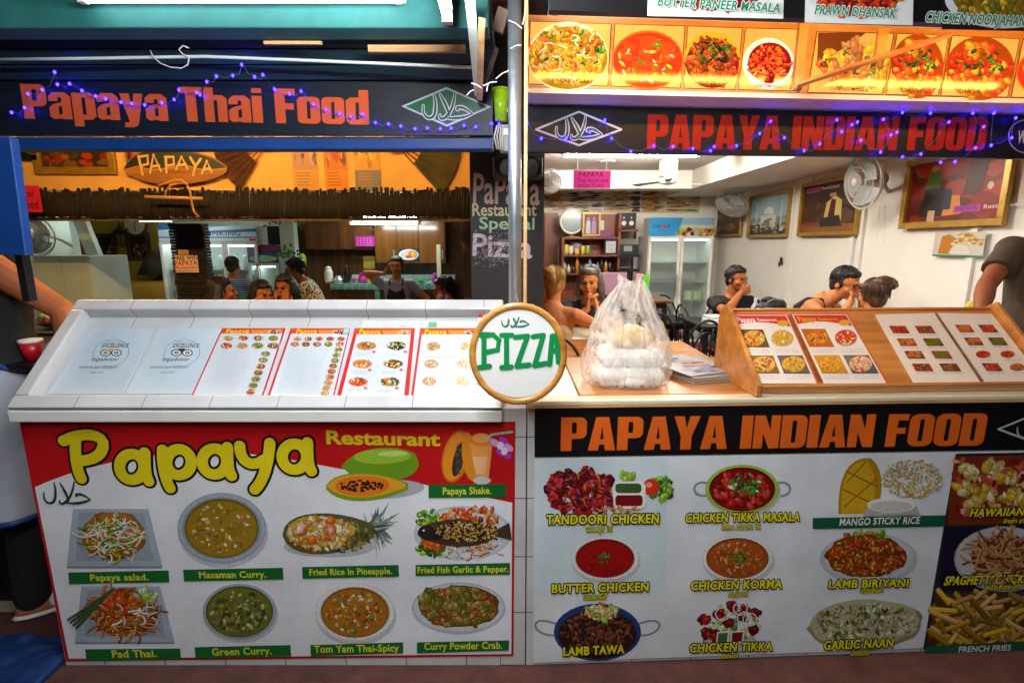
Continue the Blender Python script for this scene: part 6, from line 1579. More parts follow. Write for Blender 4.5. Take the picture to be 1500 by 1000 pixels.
r, pr, L, rnd = wallpic([(520, 346), (549, 361)], 'purple pink paper notice on the brown kitchen cabinets', 'notice', [S('#b01f8f')], 80, None, 0, None, 'notice', plane=kp)
for k in range(4):
    for j in range(5): pr.poly([L(.08+j*.17, .15+k*.2), L(.08+j*.17+rnd.uniform(.06, .14), .15+k*.2), L(.08+j*.17+.1, .22+k*.2), L(.08+j*.17, .22+k*.2)], S('#e08ad0'), True)
pr.build('printing', r, 'matte')
r = empty('plate_poster', at(599, 381, 6.97), 'oval plate picture of orange food on the cabinet above the person in the apron', 'poster')
pr = Pr(kp, .004); pr.poly([(584, 364), (614, 364), (614, 382), (584, 382)], S('#1c2028')); pr.ell(599, 373, 14.5, 8, C['white']); pr.ell(599, 373, 12, 6, S('#b8bcc4')); pr.ell(595, 373, 4, 3, C['pinkw']); pr.ell(604, 372, 6, 5, C['org']); pr.ell(606, 372, 4, 4, C['yel']); pr.ell(598, 376, 4, 2, C['tom']); pr.build('printing', r)
wb = MB(); boxpx(wb, 532, 375, 549, 394, 7.25, .03); simple('wall_board', wb, M['olive'], 'small pale green board hung on the kitchen wall', 'board', bevel=.004)
wh = MB(); boxpx(wh, 640, 358, 646, 440, 6.7, .05); simple('door_frame', wh, 'cream', 'white upright strip of the doorway right of the kitchen', 'door frame')
ps_ = MB(); boxpx(ps_, 679, 320, 690, 470, 5.6, .1); simple('wooden_post', ps_, 'post', 'weathered wooden post left of the chalkboard pillar', 'post')
pb2 = MB().prism([at(662, 322, 5.5), at(668, 322, 5.5), at(686, 366, 5.5), at(680, 366, 5.5)][::-1], (0, .05, 0)); simple('slanted_brace', pb2, 'post', 'slanted grey wooden brace under the eave near the pillar', 'brace')
# things on the kitchen counter
def pot(name, px, w, h, prof, m, label, cat, lid=None, handle=False, Y=6.6):
    o = at(px, 410, Y); o.z = zk+.002; k = w*Y/750/2; H = h*Y/750
    r = empty(name, o, label, cat); MB().lathe(o, [(a*k, b*H) for a, b in prof], 18).build('body', m, r, True)
    if lid: MB().lathe(o+V((0, 0, H*1.0)), [(k*.75, 0.001), (k*.7, H*.1), (k*.2, H*.2)], 18).build('lid', lid, r, True)
    if handle: MB().tube([o+V((k*.9, 0, H*.3)), o+V((k*1.5, 0, H*.4)), o+V((k*1.45, 0, H*.8)), o+V((k*.85, 0, H*.85))], .01, 8).build('handle', m, r, True)
pinkp = mat('magenta_plastic', S('#b0268f'), .4); cyl = [(.8, 0), (1, .04), (1, .95), (.9, 1)]; jug = [(.7, 0), (1, .1), (.95, .6), (.6, .9), (.65, 1)]
pot('rice_cooker', 482, 12, 20, [(.8, 0), (1, .15), (1, .75), (.7, 1)], M['white'], 'white rice cooker at the left end of the kitchen counter', 'cooker', M['white'])
pot('gas_burner', 496, 16, 10, [(1, 0), (1, .6), (.5, .7), (.5, 1)], M['alu'], 'silver burner pan next to the dark kettle', 'pan', None, True)
pot('kettle', 508, 9, 21, jug, M['dark'], 'tall dark kettle on the kitchen counter', 'kettle', M['dark'], True)
pot('pink_bowl', 518, 10, 7, [(.5, 0), (1, .9), (1, 1)], mat('pink_ceramic', S('#c95a8a'), .3), 'pink bowl on the kitchen counter', 'bowl')
pot('magenta_basket', 531, 13, 12, jug, pinkp, 'magenta plastic basket on the kitchen counter', 'basket', pinkp)
pot('yellow_bottle', 541, 6, 12, jug, mat('mustard', S('#c9b81c'), .4), 'yellow green bottle beside the magenta basket', 'bottle')
pot('teal_pot', 555, 9, 10, cyl, mat('teal_enamel', S('#1f7a7a'), .3), 'teal pot beside the person in the apron', 'pot', None, True)
pot('green_dish', 616, 12, 4, [(.5, 0), (1, .9), (1, 1)], mat('green_plastic', S('#3fa03a'), .4), 'shallow green dish right of the person in the apron', 'dish')
pot('magenta_jar', 637, 9, 12, jug, pinkp, 'magenta jar at the right end of the kitchen counter', 'jar', pinkp)

# tables and chairs (left)
def table(name, x, y, w, d, h, label, top='oak', leg='dark', z0=.013, group=None):
    r = empty(name, (x, y, z0), label, 'table', group)
    MB().box((x-w/2, y-d/2, z0+h-.03), (x+w/2, y+d/2, z0+h)).build('tabletop', M[top], r, bevel=.006)
    MB().box((x-w/2+.05, y-d/2+.05, z0+h-.08), (x+w/2-.05, y+d/2-.05, z0+h-.031)).build('apron', M[leg], r)
    for sx in (-1, 1):
        for sy in (-1, 1): MB().box((x+sx*(w/2-.06)-.02, y+sy*(d/2-.06)-.02, z0), (x+sx*(w/2-.06)+.02, y+sy*(d/2-.06)+.02, z0+h-.081)).build('leg', M[leg], r)
    return r
def bent_chair(loc, rz, label, group='black bentwood style metal chairs', z0=.12):
    r = empty('cafe_chair', (0, 0, 0), label, 'chair', group)
    MB().lathe((0, 0, .44), [(.19, 0), (.2, .012), (.2, .03), (.17, .045)], 24).build('seat', M['maroon'], r, True)
    def arch(w, h, y0, lean, n=16): return [(w*math.cos(math.pi*i/n), y0+lean*math.sin(math.pi*i/n), .45+h*math.sin(math.pi*i/n)**.75) for i in range(n+1)]
    MB().tube(arch(.19, .46, .17, .07), .011, 8).build('back_frame', M['dark'], r, True)
    b = MB(); b.tube(arch(.12, .36, .18, .055), .008, 8)
    for x in (-.05, .05): b.tube([(x, .185, .46), (x, .24, .84)], .006, 6)
    b.build('back_bars', M['dark'], r, True)
    for sx, sy in ((-1, -1), (1, -1), (-1, 1), (1, 1)): MB().tube([(sx*.14, sy*.14, .44), (sx*.19, sy*.19, 0)], .011, 8).build('leg', M['dark'], r, True)
    MB().tube([(.16*math.cos(a), .16*math.sin(a), .18) for a in [k*math.pi/10 for k in range(20)]], .007, 6, closed=True).build('foot_ring', M['dark'], r, True)
    r.location = (loc[0], loc[1], z0); r.rotation_euler = (0, 0, rz)
    return r
def plastic_chair(loc, rz, label):
    r = empty('plastic_chair', (0, 0, 0), label, 'chair', 'cream plastic chairs')
    MB().box((-.21, -.21, .42), (.21, .21, .445)).build('seat', M['cream'], r, bevel=.01)
    b = MB(); 
    for i in range(6): x = -.17+i*.068; b.box((x, .205+.01, .45), (x+.03, .222+.01, .80+.06*math.sin((i+.5)/6*math.pi)))
    b.box((-.2, .20, .80), (.2, .235, .86)); b.build('backrest', M['cream'], r, bevel=.006)
    for sx in (-1, 1):
        for sy in (-1, 1): MB().tube([(sx*.17, sy*.17, .42), (sx*.21, sy*.21, 0)], .02, 8).build('leg', M['cream'], r, True)
        MB().tube([(sx*.21, .2, .62), (sx*.23, 0, .64), (sx*.22, -.19, .60), (sx*.2, -.19, .44)], .016, 8).build('armrest', M['cream'], r, True)
    r.location = (loc[0], loc[1], .013); r.rotation_euler = (0, 0, rz); return r
def fl_at(px, Y): return at(px, 440, Y).x
table('dining_table', fl_at(330, 4.95), 4.9, .9, .7, .75, 'dark table in front of the diners by the drinks fridge', 'brown', group='tables in the left hall')
table('dining_table', fl_at(428, 5.0), 4.75, .9, .6, .75, 'dark table in front of the person holding the face', 'brown', group='tables in the left hall')
table('dining_table', fl_at(640, 5.6), 5.45, 1.0, .7, .92, 'brown table right of the person in the apron', 'redwood', group='tables in the left hall')
plastic_chair((fl_at(583, 4.9), 4.9), 0.1, 'cream slatted plastic chair in front of the person in the apron')
plastic_chair((fl_at(676, 5.0), 5.0), -1.1, 'cream plastic chair pulled up by the chalkboard pillar')
plastic_chair((fl_at(493, 5.2), 5.2), 2.4, 'cream plastic chair behind the person in the patterned shirt')
fl_ = empty('flower_vase', at(650, 432, 5.5), 'small blue vase of flowers on the brown table', 'vase'); o = at(651, 432, 5.4); o.z = .013+.921
MB().lathe(o, [(.03, 0), (.045, .05), (.03, .1), (.035, .11)], 16).build('vase', mat('blue_glaze', S('#3a4a8a'), .2), fl_, True)
mb = MB(); rnd = random.Random(3)
for k in range(9): mb.ball(o+V((rnd.uniform(-.05, .05), rnd.uniform(-.03, .03), .13+rnd.uniform(0, .05))), .02, 8, 6)
mb.build('flowers', mat('violet_petals', S('#7a5aa0'), .6, var=.4), fl_, True)
tbq = empty('salad_tray', at(90, 470, 3.0), 'dish of colourful salad vegetables near the staff arm', 'dish'); o = at(92, 466, 2.9)
tbl = table('side_table', o.x-.1, 2.95, .7, .5, o.z-.05-.013, 'small dark table behind the left end of the tray', 'black')
MB().lathe(V((o.x, 2.9, o.z-.049)), [(.05, 0), (.11, .02), (.12, .03)], 20).build('plate', M['black'], tbq, True)
for m_, cs, sd in (('green_leaf', '#4f8a2a', 1), ('red_veg', '#c9452a', 2), ('pink_veg', '#d99a8a', 3)):
    mb = MB(); rnd = random.Random(sd)
    for k in range(10): mb.ball((o.x+rnd.uniform(-.08, .08), 2.9+rnd.uniform(-.06, .06), o.z-.01+rnd.uniform(-.01, .03)), rnd.uniform(.014, .026), 8, 6)
    mb.build('salad', mat(m_, S(cs), .4), tbq, True)
# ---------------------------------------------------------------- dining room on the right
def hdr3(pr, w, h):
    lrect(pr, 0, 0, w, h, S('#2f9ad8')); pr.poly([(w*.42, 0), (w, 0), (w, h), (w*.52, h)], S('#8fc0d8'), True); lrect(pr, w*.5, h*.42, w, h*.6, S('#d8d8b8'))
    rnd = random.Random(4)
    for i in range(30): x, y = w*rnd.uniform(.44, .98), h*rnd.uniform(.06, .38); pr.poly([(x+.03*math.cos(k), y+.03*math.sin(k)) for k in range(6)], jit(rnd.choice([S('#d8a03a'), S('#c9622a'), S('#a8b83a'), S('#3a2a24'), S('#d8c8a0')]), rnd), True)
    ltxt(pr, 'UNIF', w*.06, h*.45, h*.14, S('#17508a'), .02); pr.poly([(w*.235+.03*math.cos(k*.5), h*.5+.03*math.sin(k*.5)) for k in range(13)], S('#d03a4a'), True); ltxt(pr, 'U', w*.28, h*.45, h*.16, S('#17408a'), .03)
Yr = 7.0
zr = at(995, 346, Yr).z
fridge('glass_fridge', 'two door glass fridge with sky blue header on the back wall', at(948, 390, Yr).x, at(1042, 390, Yr).x, zr, Yr, .55, at(995, 319, Yr).z-zr, hdr3, 2, M['white'], 5, [([S('#c9c9a8'), S('#9aa08a')], .10, .3, .05), None, ([S('#b8c98a'), S('#d8d8c8')], .12, .35, .06), None, None], 63, .12, .5)
bp_ = Plane((1, 7.598, 2.2), (1, 0, 0), (0, 0, 1))
r, pr, L, rnd = wallpic([(796, 277), (1024, 312)], 'long strip of food posters high on the back wall', 'poster', [S('#c9bda4')], 91, None, 0, None, 'food_poster', plane=bp_)
for (s0, s1), cs in (((.0, .14), [S('#b97a4a'), S('#8a6a4a')]), ((.16, .38), [S('#4a5a6a'), S('#7a8a9a'), S('#3a3a3a')]), ((.39, .55), [S('#5a7a2a'), S('#8aa03a'), S('#a86a3a')]), ((.57, .61), [S('#3a2430')]), ((.63, .76), [S('#a8702a'), S('#c9983a'), S('#7a4a1c')]), ((.79, .99), [S('#5a8a2a'), S('#a8202a'), S('#c98a3a'), S('#d8d0c0')])):
    scat(pr, L, rnd, cs, 34, .02, .05, (s0+.02, .08, s1-.01, .94))
for s in (.38, .62, .78): pr.poly([L(s, 0), L(s+.006, 0), L(s+.006, 1), L(s, 1)], S('#d8d4c8'), True)
pr.build('printing', r)
pd = Plane((.7, 4.9, 2.3), (1, 0, 0), (0, 0, 1))
r, pr, L, rnd = wallpic([(840, 250), (894, 276)], 'bright pink hanging sign lettered PAPAYA Thai Food and Indian Food', 'sign', [S('#c4208a')], 92, None, 0, None, 'pink_sign', plane=pd)
nv = S('#3a1030')
txt(pr, 'PAPAYA', (848, 259), (884, 259), 252.5, nv, .02); txt(pr, 'Thai Food and', (845, 267), (890, 267), 261.5, nv, .012); txt(pr, 'Indian Food', (847, 274), (883, 274), 269, nv, .012); pr.build('printing', r, 'matte')
MB().box((at(840, 263, 4.9).x, 4.901, at(867, 276, 4.9).z), (at(894, 263, 4.9).x, 4.906, at(867, 250, 4.9).z)).build('card', M['pink'], r)
mb = MB()
for px in (846, 888): p = at(px, 251, 4.903); mb.tube([p, V((p.x, p.y, 2.525))], .002, 4)
mb.build('strings', M['wirew'], r)
# shelving with mirror and crockery
sf = empty('display_shelf', at(865, 480, 7.1), 'brown wooden display shelf full of crockery against the back wall', 'shelf')
xa, xb = at(823, 380, 7.1).x, at(908, 380, 7.1).x; z4 = at(865, 347, 7.1).z; z3 = at(865, 373, 7.1).z; z2 = at(865, 400, 7.1).z; zt3 = at(865, 312, 7.1).z
for x in (xa, xb-.03): MB().box((x, 7.1, .121), (x+.03, 7.5, z4 if x == xa else zt3)).build('side', M['redwood'], sf)
MB().box((xa+.0305, 7.45, .125), (xb-.0305, 7.499, z4-.03)).build('back', M['redwood'], sf)
MB().box((at(876, 330, 7.3).x, 7.35, z4+.002), (xb-.0305, 7.4, zt3)).build('upper_back', M['redwood'], sf)
for z in (z4, z3, z2, .55): MB().box((xa+.0305, 7.085, z-.025), (xb-.0305, 7.449, z)).build('shelf_board', M['redwood'], sf)
o = at(838, 325, 7.2)
mr_ = empty('round_mirror', V((o.x, 7.2, z4+.001)), 'round white rimmed mirror on a stand on top of the shelf', 'mirror'); kr = 16.5*7.2/750; o.z = z4+kr+.05
MB().tube([o+V((kr*math.cos(a), 0, kr*math.sin(a))) for a in [k*math.pi/20 for k in range(40)]], .014, 8, closed=True).build('rim', M['white'], mr_, True)
MB().lathe(o+V((0, .006, 0)), [(kr*.98, 0), (kr*.98, .006)], 40, 'y').build('glass', mat('mirror_face', S('#b9c9cc'), .12, .6), mr_)
MB().tube([V((o.x, 7.21, z4+.012)), V((o.x, 7.21, z4+.05))], .014, 8).build('stem', M['rim'], mr_); MB().lathe(V((o.x, 7.21, z4+.001)), [(.08, 0), (.08, .01)], 20).build('foot', M['rim'], mr_)
p8 = Plane((1, 7.15, z4), (1, 0, 0), (0, 0, 1))
r, pr, L, rnd = wallpic([(853, 311), (879, 346)], 'gold framed portrait photograph of two standing people on the shelf', 'picture', [S('#6a3a6a')], 93, 'gold', .03, plane=p8)
for s, c in ((.3, S('#c9c4cc')), (.68, S('#b08aa8'))): pr.poly([L(s-.16, .04), L(s+.16, .04), L(s+.13, .6), L(s+.06, .7), L(s-.06, .7), L(s-.13, .6)], c, True); pr.poly([L(s+.07*math.cos(k), .78+.07*math.sin(k)) for k in range(6)], S('#c99a7a'), True)
pr.build('canvas', r)
bxs = MB(); boxpx(bxs, 879, 338, 896, 346.5, 7.12, .1); simple('tissue_carton', bxs, mat('plum_card', S('#7a2a6a'), .5, var=.3), 'small purple carton on top of the shelf', 'carton', bevel=.003)
bxs = MB(); boxpx(bxs, 878, 323, 885, 337, 7.2, .1); simple('book', bxs, 'mint', 'pale green book standing on the shelf beside the gold picture', 'book', bevel=.002)
rnd = random.Random(95)
x = xa+.06; k = 0
GL_ = [mat('crock_%s' % n, S(h), .3) for n, h in (('white', '#d8d8cc'), ('yellow', '#d8c04a'), ('lime', '#8aa84a'), ('lilac', '#9a8aa8'))]
while x < xb-.42:
    m_ = rnd.choice(GL_); h = rnd.uniform(.08, .14); r_ = rnd.uniform(.028, .04)
    o = MB().lathe((x, 7.16, z3+.001), [(r_*.7, 0), (r_, h*.2), (r_, h*.9), (r_*.85, h), (r_*.6, h*.96)], 14).build('jar', m_, None, True)
    tag(o, ['small white lidded jar on the middle shelf', 'small yellow jar on the middle shelf', 'small lime jar on the middle shelf', 'small lilac jar on the middle shelf'][GL_.index(m_)], 'jar', 'jars on the middle shelf'); x += r_*2.3
x = xa+.08
while x < xb-.42:
    m_ = rnd.choice(GL_); r_ = rnd.uniform(.06, .085)
    o = MB().lathe((x, 7.33, z3+.001), [(r_*.4, 0), (r_*.6, r_*.4), (r_, r_*1.6), (r_*.95, r_*2)], 16).build('bowl', m_, None, True)
    tag(o, ['white stacked bowl behind the jars', 'yellow bowl behind the jars', 'lime bowl behind the jars', 'lilac bowl behind the jars'][GL_.index(m_)], 'bowl', 'bowls on the middle shelf'); x += r_*2.2
r, pr, L, rnd = wallpic([(885, 350), (904, 373)], 'white certificate in a dark frame on the middle shelf', 'picture', [S('#c9ccd6')], 96, 'dark', .025, plane=p8)
for k in range(6): pr.poly([L(.2, .25+k*.1), L(.8-.1*(k % 2), .25+k*.1), L(.8, .28+k*.1), L(.2, .28+k*.1)], S('#9aa0b0'), True)
pr.build('canvas', r)
x = xa+.05
for k in range(12):
    h = rnd.uniform(.10, .22); r_ = rnd.uniform(.02, .032); c = rnd.choice(['#d8d0b8', '#c98a2a', '#2a2a24', '#a8a898', '#3a6a8a']); 
    o = MB().lathe((x, 7.15+rnd.uniform(0, .1), z2+.001), [(r_, 0), (r_, h*.65), (r_*.4, h*.85), (r_*.4, h)], 12).build('bottle', mat('bottle_'+c[1:]+str(k), S(c), .25), None, True)
    tag(o, 'small %s bottle on the lower shelf behind the seated couple' % {'#d8d0b8': 'cream', '#c98a2a': 'amber', '#2a2a24': 'black', '#a8a898': 'grey', '#3a6a8a': 'blue'}[c], 'bottle', 'bottles on the lower shelf'); x += (xb-xa-.1)/12
sk = empty('stereo', at(920, 336, 7.15), 'black stereo speaker box with two white cones on a bracket shelf', 'stereo')
boxpx(MB(), 908, 312, 932, 335, 7.15, .25).build('cabinet', M['black'], sk, bevel=.006)
for px in (914, 925):
    MB().lathe(at(px, 327, 7.148), [(.033, 0), (.03, .008), (.012, .004)], 18, 'y').build('cone', M['white'], sk, True); MB().lathe(at(px, 319, 7.148), [(.012, 0), (.01, .006)], 12, 'y').build('tweeter', M['white'], sk)
s2 = empty('bracket_shelf', at(920, 340, 7.2), 'small brown shelf carrying the black stereo', 'shelf'); boxpx(MB(), 905, 336, 935, 339, 7.1, .49).build('board', M['redwood'], s2)
for px in (909, 930): boxpx(MB(), px, 339.3, px+2, 350, 7.5, .09).build('bracket', M['dark'], s2)
mw = empty('microwave', at(920, 380, 7.1), 'black microwave oven standing on a dark rack', 'microwave'); boxpx(MB(), 907, 358, 936, 373, 7.1, .4).build('body', M['black'], mw, bevel=.006); boxpx(MB(), 914, 360, 926, 368, 7.095, .004).build('window', M['grey'], mw); boxpx(MB(), 930, 360, 934, 371, 7.094, .005).build('control_panel', M['dark'], mw)
rk = empty('dark_rack', at(920, 470, 7.1), 'dark metal rack under the microwave', 'rack')
for z_ in (373.5, 395, 420): boxpx(MB(), 906, z_, 937, z_+3, 7.06, .48).build('shelf_board', M['dark'], rk)
for px in (906, 935.5):
    p = at(px, 400, 7.07); MB().box((p.x, 7.5, .121), (p.x+.02, 7.53, at(920, 373, 7.1).z)).build('upright', M['dark'], rk)
# door at the back left
dr = empty('wooden_door', at(810, 470, 7.55), 'brown wooden door at the back beside the crockery shelf', 'door')
xa2, xb2 = at(797, 380, 7.55).x, at(817, 380, 7.55).x
MB().box((xa2, 7.55, .121), (xb2, 7.598, at(810, 312, 7.55).z)).build('leaf', M['redwood'], dr, bevel=.004); MB().ball((xb2-.06, 7.53, 1.05), .02, 10, 8).build('handle', M['alu'], dr, True)
# ceiling fan unit, box
c = at(978, 262, 5.7)
cfa = empty('ceiling_fan', c, 'white box fan unit hanging under the ceiling by the corner', 'fan')
MB().box((c.x-.08, 5.62, c.z+.02), (c.x+.08, 5.78, 2.525)).build('mount', M['fangrey'], cfa, bevel=.01)
MB().lathe(c+V((0, 0, -.06)), [(.04, 0), (.09, .015), (.09, .06), (.05, .079)], 20).build('motor', M['fangrey'], cfa, True)
for k in range(3):
    a = 2*math.pi*k/3+.3; d = V((math.cos(a), math.sin(a), 0)); s_2 = V((-d.y, d.x, 0))*.05; MB().prism([c+d*.08-s_2*.6+V((0, 0, -.03)), c+d*.40-s_2+V((0, 0, -.05)), c+d*.40+s_2+V((0, 0, -.03)), c+d*.08+s_2*.6+V((0, 0, -.02))], (0, 0, .006)).build('blade', M['fangrey'], cfa)
c = at(806, 266, 5.0); wall_fan(c, (.3, -1, -.25), .11, 'small white fan seen past the edge of the chalkboard pillar', 'wall fans', (.16, 5.1, c.z+.02))
def onx(px, py, X): d = ray(px, py); return V((0, 0, CAMH))+d*(X/d.x)
c = onx(1072, 300, 2.72); wall_fan(c, (-.55, -.45, -.75), .20, 'white wall fan tilted downwards near the back corner', 'wall fans', (2.99, c.y+.05, c.z-.12))
c = onx(1264, 266, 2.70); wall_fan(c, (-1, .0, -.12), .205, 'large white wall fan between the framed pictures', 'wall fans', (2.99, c.y+.12, c.z-.06))
mb = MB()
for i in range(2): p = onx(1288+i*9, 300, 2.9); q = onx(1285+i*10, 358, 2.9); mb.tube([p, q], .0015, 4)
for P in ([(1180, 318), (1176, 300), (1190, 268), (1192, 240)], [(1330, 262), (1318, 276), (1302, 280)], [(1098, 290), (1090, 310), (1075, 318)]): mb.tube([onx(*p, 2.985) for p in P], .003, 5)
simple('pull_cords', mb, 'wirew', 'thin cords and cables hanging on the white side wall', 'cord')
# pictures on the side wall
wp2 = Plane((2.972, 4, 2), (0, -1, 0), (0, 0, 1))
def sidepic(q, label, cols, s, fn, fw=.035, fm='gold'):
    r, pr, L, rnd = wallpic(q, label, 'picture', cols, s, fm, fw, 'pictures on the white side wall', plane=wp2); fn(pr, L, rnd); pr.build('canvas', r)
def P_people(pr, L, rnd): scat(pr, L, rnd, [S('#6a3a2a'), S('#8a6a4a'), S('#3a2a24')], 40, .06, .16)
sidepic([(1050, 300), (1086, 346)], 'dark framed picture behind the tilted wall fan', [S('#4a3424')], 101, P_people)
def P_taj(pr, L, rnd):
    pr.poly([L(0, .45), L(1, .45), L(1, 1), L(0, 1)], S('#8fb0b8'), True); pr.poly([L(0, 0), L(1, 0), L(1, .28), L(0, .28)], S('#3a3a2a'), True)
    for s in (.18, .82): pr.poly([L(s-.02, .2), L(s+.02, .2), L(s+.015, .8), L(s, .86), L(s-.015, .8)], S('#c9c4b8'), True)
    pr.poly([L(.3, .2), L(.7, .2), L(.7, .5), L(.3, .5)], S('#cfcabf'), True); pr.poly([L(.5+.13*math.cos(k*.3), .52+.2*max(0, math.sin(k*.3))) for k in range(11)], S('#d8d3c8'), True); pr.poly([L(.45, .2), L(.55, .2), L(.55, .38), L(.5, .43), L(.45, .38)], S('#7a7468'), True)
    scat(pr, L, rnd, [S('#b8b0a0'), S('#5a5a48'), S('#8a8a7a')], 30, .02, .06, (.05, .05, .95, .4))
sidepic([(1101, 288), (1155, 347)], 'gold framed print of a pale domed building under blue sky', [S('#6a8a90')], 102, P_taj)
def tagline(pr, L, x, y):
    pr.poly([L(x, y), L(x+.26, y), L(x+.26, y+.10), L(x, y+.10)], S('#b03aa8'), True)
    a, b = L(x+.03, y+.025), L(x+.23, y+.085); ltxt(pr, 'PAPAYA', a[0], a[1], b[1]-a[1], S('#5a1050'), .02, b[0]-a[0]); a, b = L(x+.29, y+.03), L(x+.60, y+.09); ltxt(pr, 'Restaurant', a[0], a[1], b[1]-a[1], S('#e0d8d0'), .012, b[0]-a[0])
def P_sit(pr, L, rnd):
    scat(pr, L, rnd, [S('#3a2418'), S('#5a3a24')], 30, .1, .25); pr.poly([L(0, 0), L(1, 0), L(1, .16), L(0, .2)], S('#8a5a2a'), True)
    pr.poly([L(.42, .15), L(.74, .15), L(.72, .62), L(.6, .72), L(.46, .6)], S('#c9b86a'), True); pr.poly([L(.5, .32), L(.62, .32), L(.62, .64), L(.54, .66)], S('#5a1f24'), True); pr.poly([L(.36, .12), L(.76, .12), L(.7, .34), L(.4, .3)], S('#2a2a24'), True); pr.poly([L(.56+.06*math.cos(k), .75+.07*math.sin(k)) for k in range(7)], S('#b98a6a'), True); pr.poly([L(.5, .78), L(.62, .78), L(.64, .86), L(.5, .86)], S('#3a1f18'), True)
    for s in (.1, .2, .3): pr.poly([L(s+.06*math.cos(k), .18+.06*math.sin(k)) for k in range(7)], S('#7a3a24'), True)
    tagline(pr, L, .05, .84)
sidepic([(1178, 270), (1257, 344)], 'gold framed painting of a seated figure in yellow sleeves beside the large fan', [S('#3a2016')], 103, P_sit)
def P_red(pr, L, rnd):
    scat(pr, L, rnd, [S('#8a1f14'), S('#a8301c'), S('#5a140f')], 40, .1, .3); pr.poly([L(.4, .1), L(.62, .12), L(.58, .4), L(.5, .42)], S('#d88a3a'), True); pr.poly([L(.6, .4), L(.78, .4), L(.84, 1), L(.66, 1)], S('#4a140f'), True)
    pr.poly([L(.16, .1), L(.42, .1), L(.44, .5), L(.36, .62), L(.2, .6)], S('#1f1a1c'), True); pr.poly([L(.2, .55), L(.36, .55), L(.36, .82), L(.22, .82)], S('#4a6a2a'), True); pr.poly([L(.28+.05*math.cos(k), .87+.05*math.sin(k)) for k in range(7)], S('#b97a5a'), True); pr.poly([L(.26, .02), L(.34, .02), L(.34, .2), L(.26, .2)], S('#c9a88a'), True); pr.poly([L(.4, .2), L(.5, .2), L(.5, .5), L(.42, .55)], S('#2a2a3a'), True)
    pr.poly([L(.86+.03*math.cos(k), .5+.06*math.sin(k)) for k in range(7)], S('#d8c8a8'), True); tagline(pr, L, .54, .14)
    for k in range(4): pr.poly([L(.64, .03+k*.025), L(.9, .03+k*.025), L(.9, .04+k*.025), L(.64, .04+k*.025)], S('#7a4a3a'), True)
sidepic([(1334, 236), (1474, 330)], 'large gold framed painting with a red firelit scene', [S('#7a1a12')], 104, P_red, .045)
def P_mango(pr, L, rnd):
    pr.poly([L(0, 0), L(1, 0), L(1, 1), L(0, 1)], S('#c9c4bc'), True); pr.poly([L(.12, .1), L(.4, .1), L(.42, .8), L(.3, .92), L(.16, .85)], S('#b97a1c'), True); scat(pr, L, rnd, [S('#d8b86a'), S('#e0d0a0'), S('#a8843a')], 50, .03, .08, (.42, .5, .95, .95)); pr.poly([L(.55+.2*math.cos(k*.4), .12+.4*max(0, math.sin(k*.4))) for k in range(9)], S('#d8d4cc'), True); pr.poly([L(0, 0), L(1, 0), L(1, .07), L(0, .07)], S('#2a8a6a'), True)
r, pr, L, rnd = wallpic([(1371, 341), (1440, 377)], 'unframed mango dessert print stuck on the white side wall', 'print', [S('#c9c4bc')], 105, None, 0, None, 'food_print', plane=wp2); P_mango(pr, L, rnd); pr.build('printing', r)
ky = MB(); p = onx(1144, 380, 2.98); ky.ball(p, (.012, .02, .03), 8, 6); ky.ball(p+V((0, .03, -.05)), (.01, .012, .03), 8, 6); ky.ball(p+V((0, -.02, -.04)), (.01, .012, .025), 8, 6); simple('wall_keys', ky, 'dark', 'small bunch of keys hung on the white side wall', 'keys', smooth=True)
# tables and chairs
z0 = .12
t1 = table('dining_table', at(870, 462, 4.35).x, 4.3, .85, .75, .80, 'light wood table between the seated couple', 'cream', z0=z0, group='tables in the dining room')
t2 = table('dining_table', at(1080, 455, 4.75).x-.02, 4.72, .85, .6, .82, 'dark table carrying white food boxes in front of the person in black', 'black', z0=z0, group='tables in the dining room')
t3 = table('dining_table', at(890, 520, 3.5).x, 3.5, 1.3, .8, .79, 'wide varnished table nearest the counter behind the carrier bag', 'oak', z0=z0, group='tables in the dining room')
t4 = table('dining_table', at(960, 480, 5.3).x, 5.6, .8, .6, .72, 'black table among the cafe chairs in front of the glass fridge', 'black', z0=z0, group='tables in the dining room')
t5 = table('dining_table', at(1215, 470, 3.3).x, 3.25, .9, .6, .80, 'table in front of the person with glasses', 'oak', z0=z0, group='tables in the dining room')
ch = [((at(905, 450, 5.1).x, 5.15), 3.0, 'black cafe chair with its back to the camera in the centre row'), ((at(965, 450, 4.8).x, 4.85), 2.9, 'black cafe chair second from the left in the centre row'), ((at(990, 450, 5.9).x, 6.05), .2, 'black cafe chair tucked in front of the glass fridge'), ((at(940, 440, 6.1).x, 6.1), -.1, 'black cafe chair left of the fridge handle'),
      ((at(1035, 450, 5.2).x, 5.3), 1.7, 'black cafe chair beside the person in the black tee'), ((at(1010, 470, 4.5).x, 4.4), 3.3, 'black cafe chair nearest the wooden menu stand'), ((at(858, 500, 2.95).x, 2.93), 3.15, 'black cafe chair at the near varnished table behind the bag'), ((at(968, 505, 2.95).x, 2.93), 2.9, 'black cafe chair right of the carrier bag at the near table'),
      ((at(832, 470, 3.75).x, 3.62), 2.7, 'black cafe chair under the person with blond hair'), ((at(1130, 445, 4.2).x, 4.1), 3.0, 'black cafe chair holding the backpack'), ((at(1065, 440, 5.25).x, 5.2), 0, 'black cafe chair of the person in the black tee')]
for i, (l, a, t) in enumerate(ch): 
    o = bent_chair(l, a, t) if i == 0 else dup(base_ch)
    if i == 0: base_ch = o
    o.location = (l[0], l[1], z0); o.rotation_euler = (0, 0, a); o['label'] = t
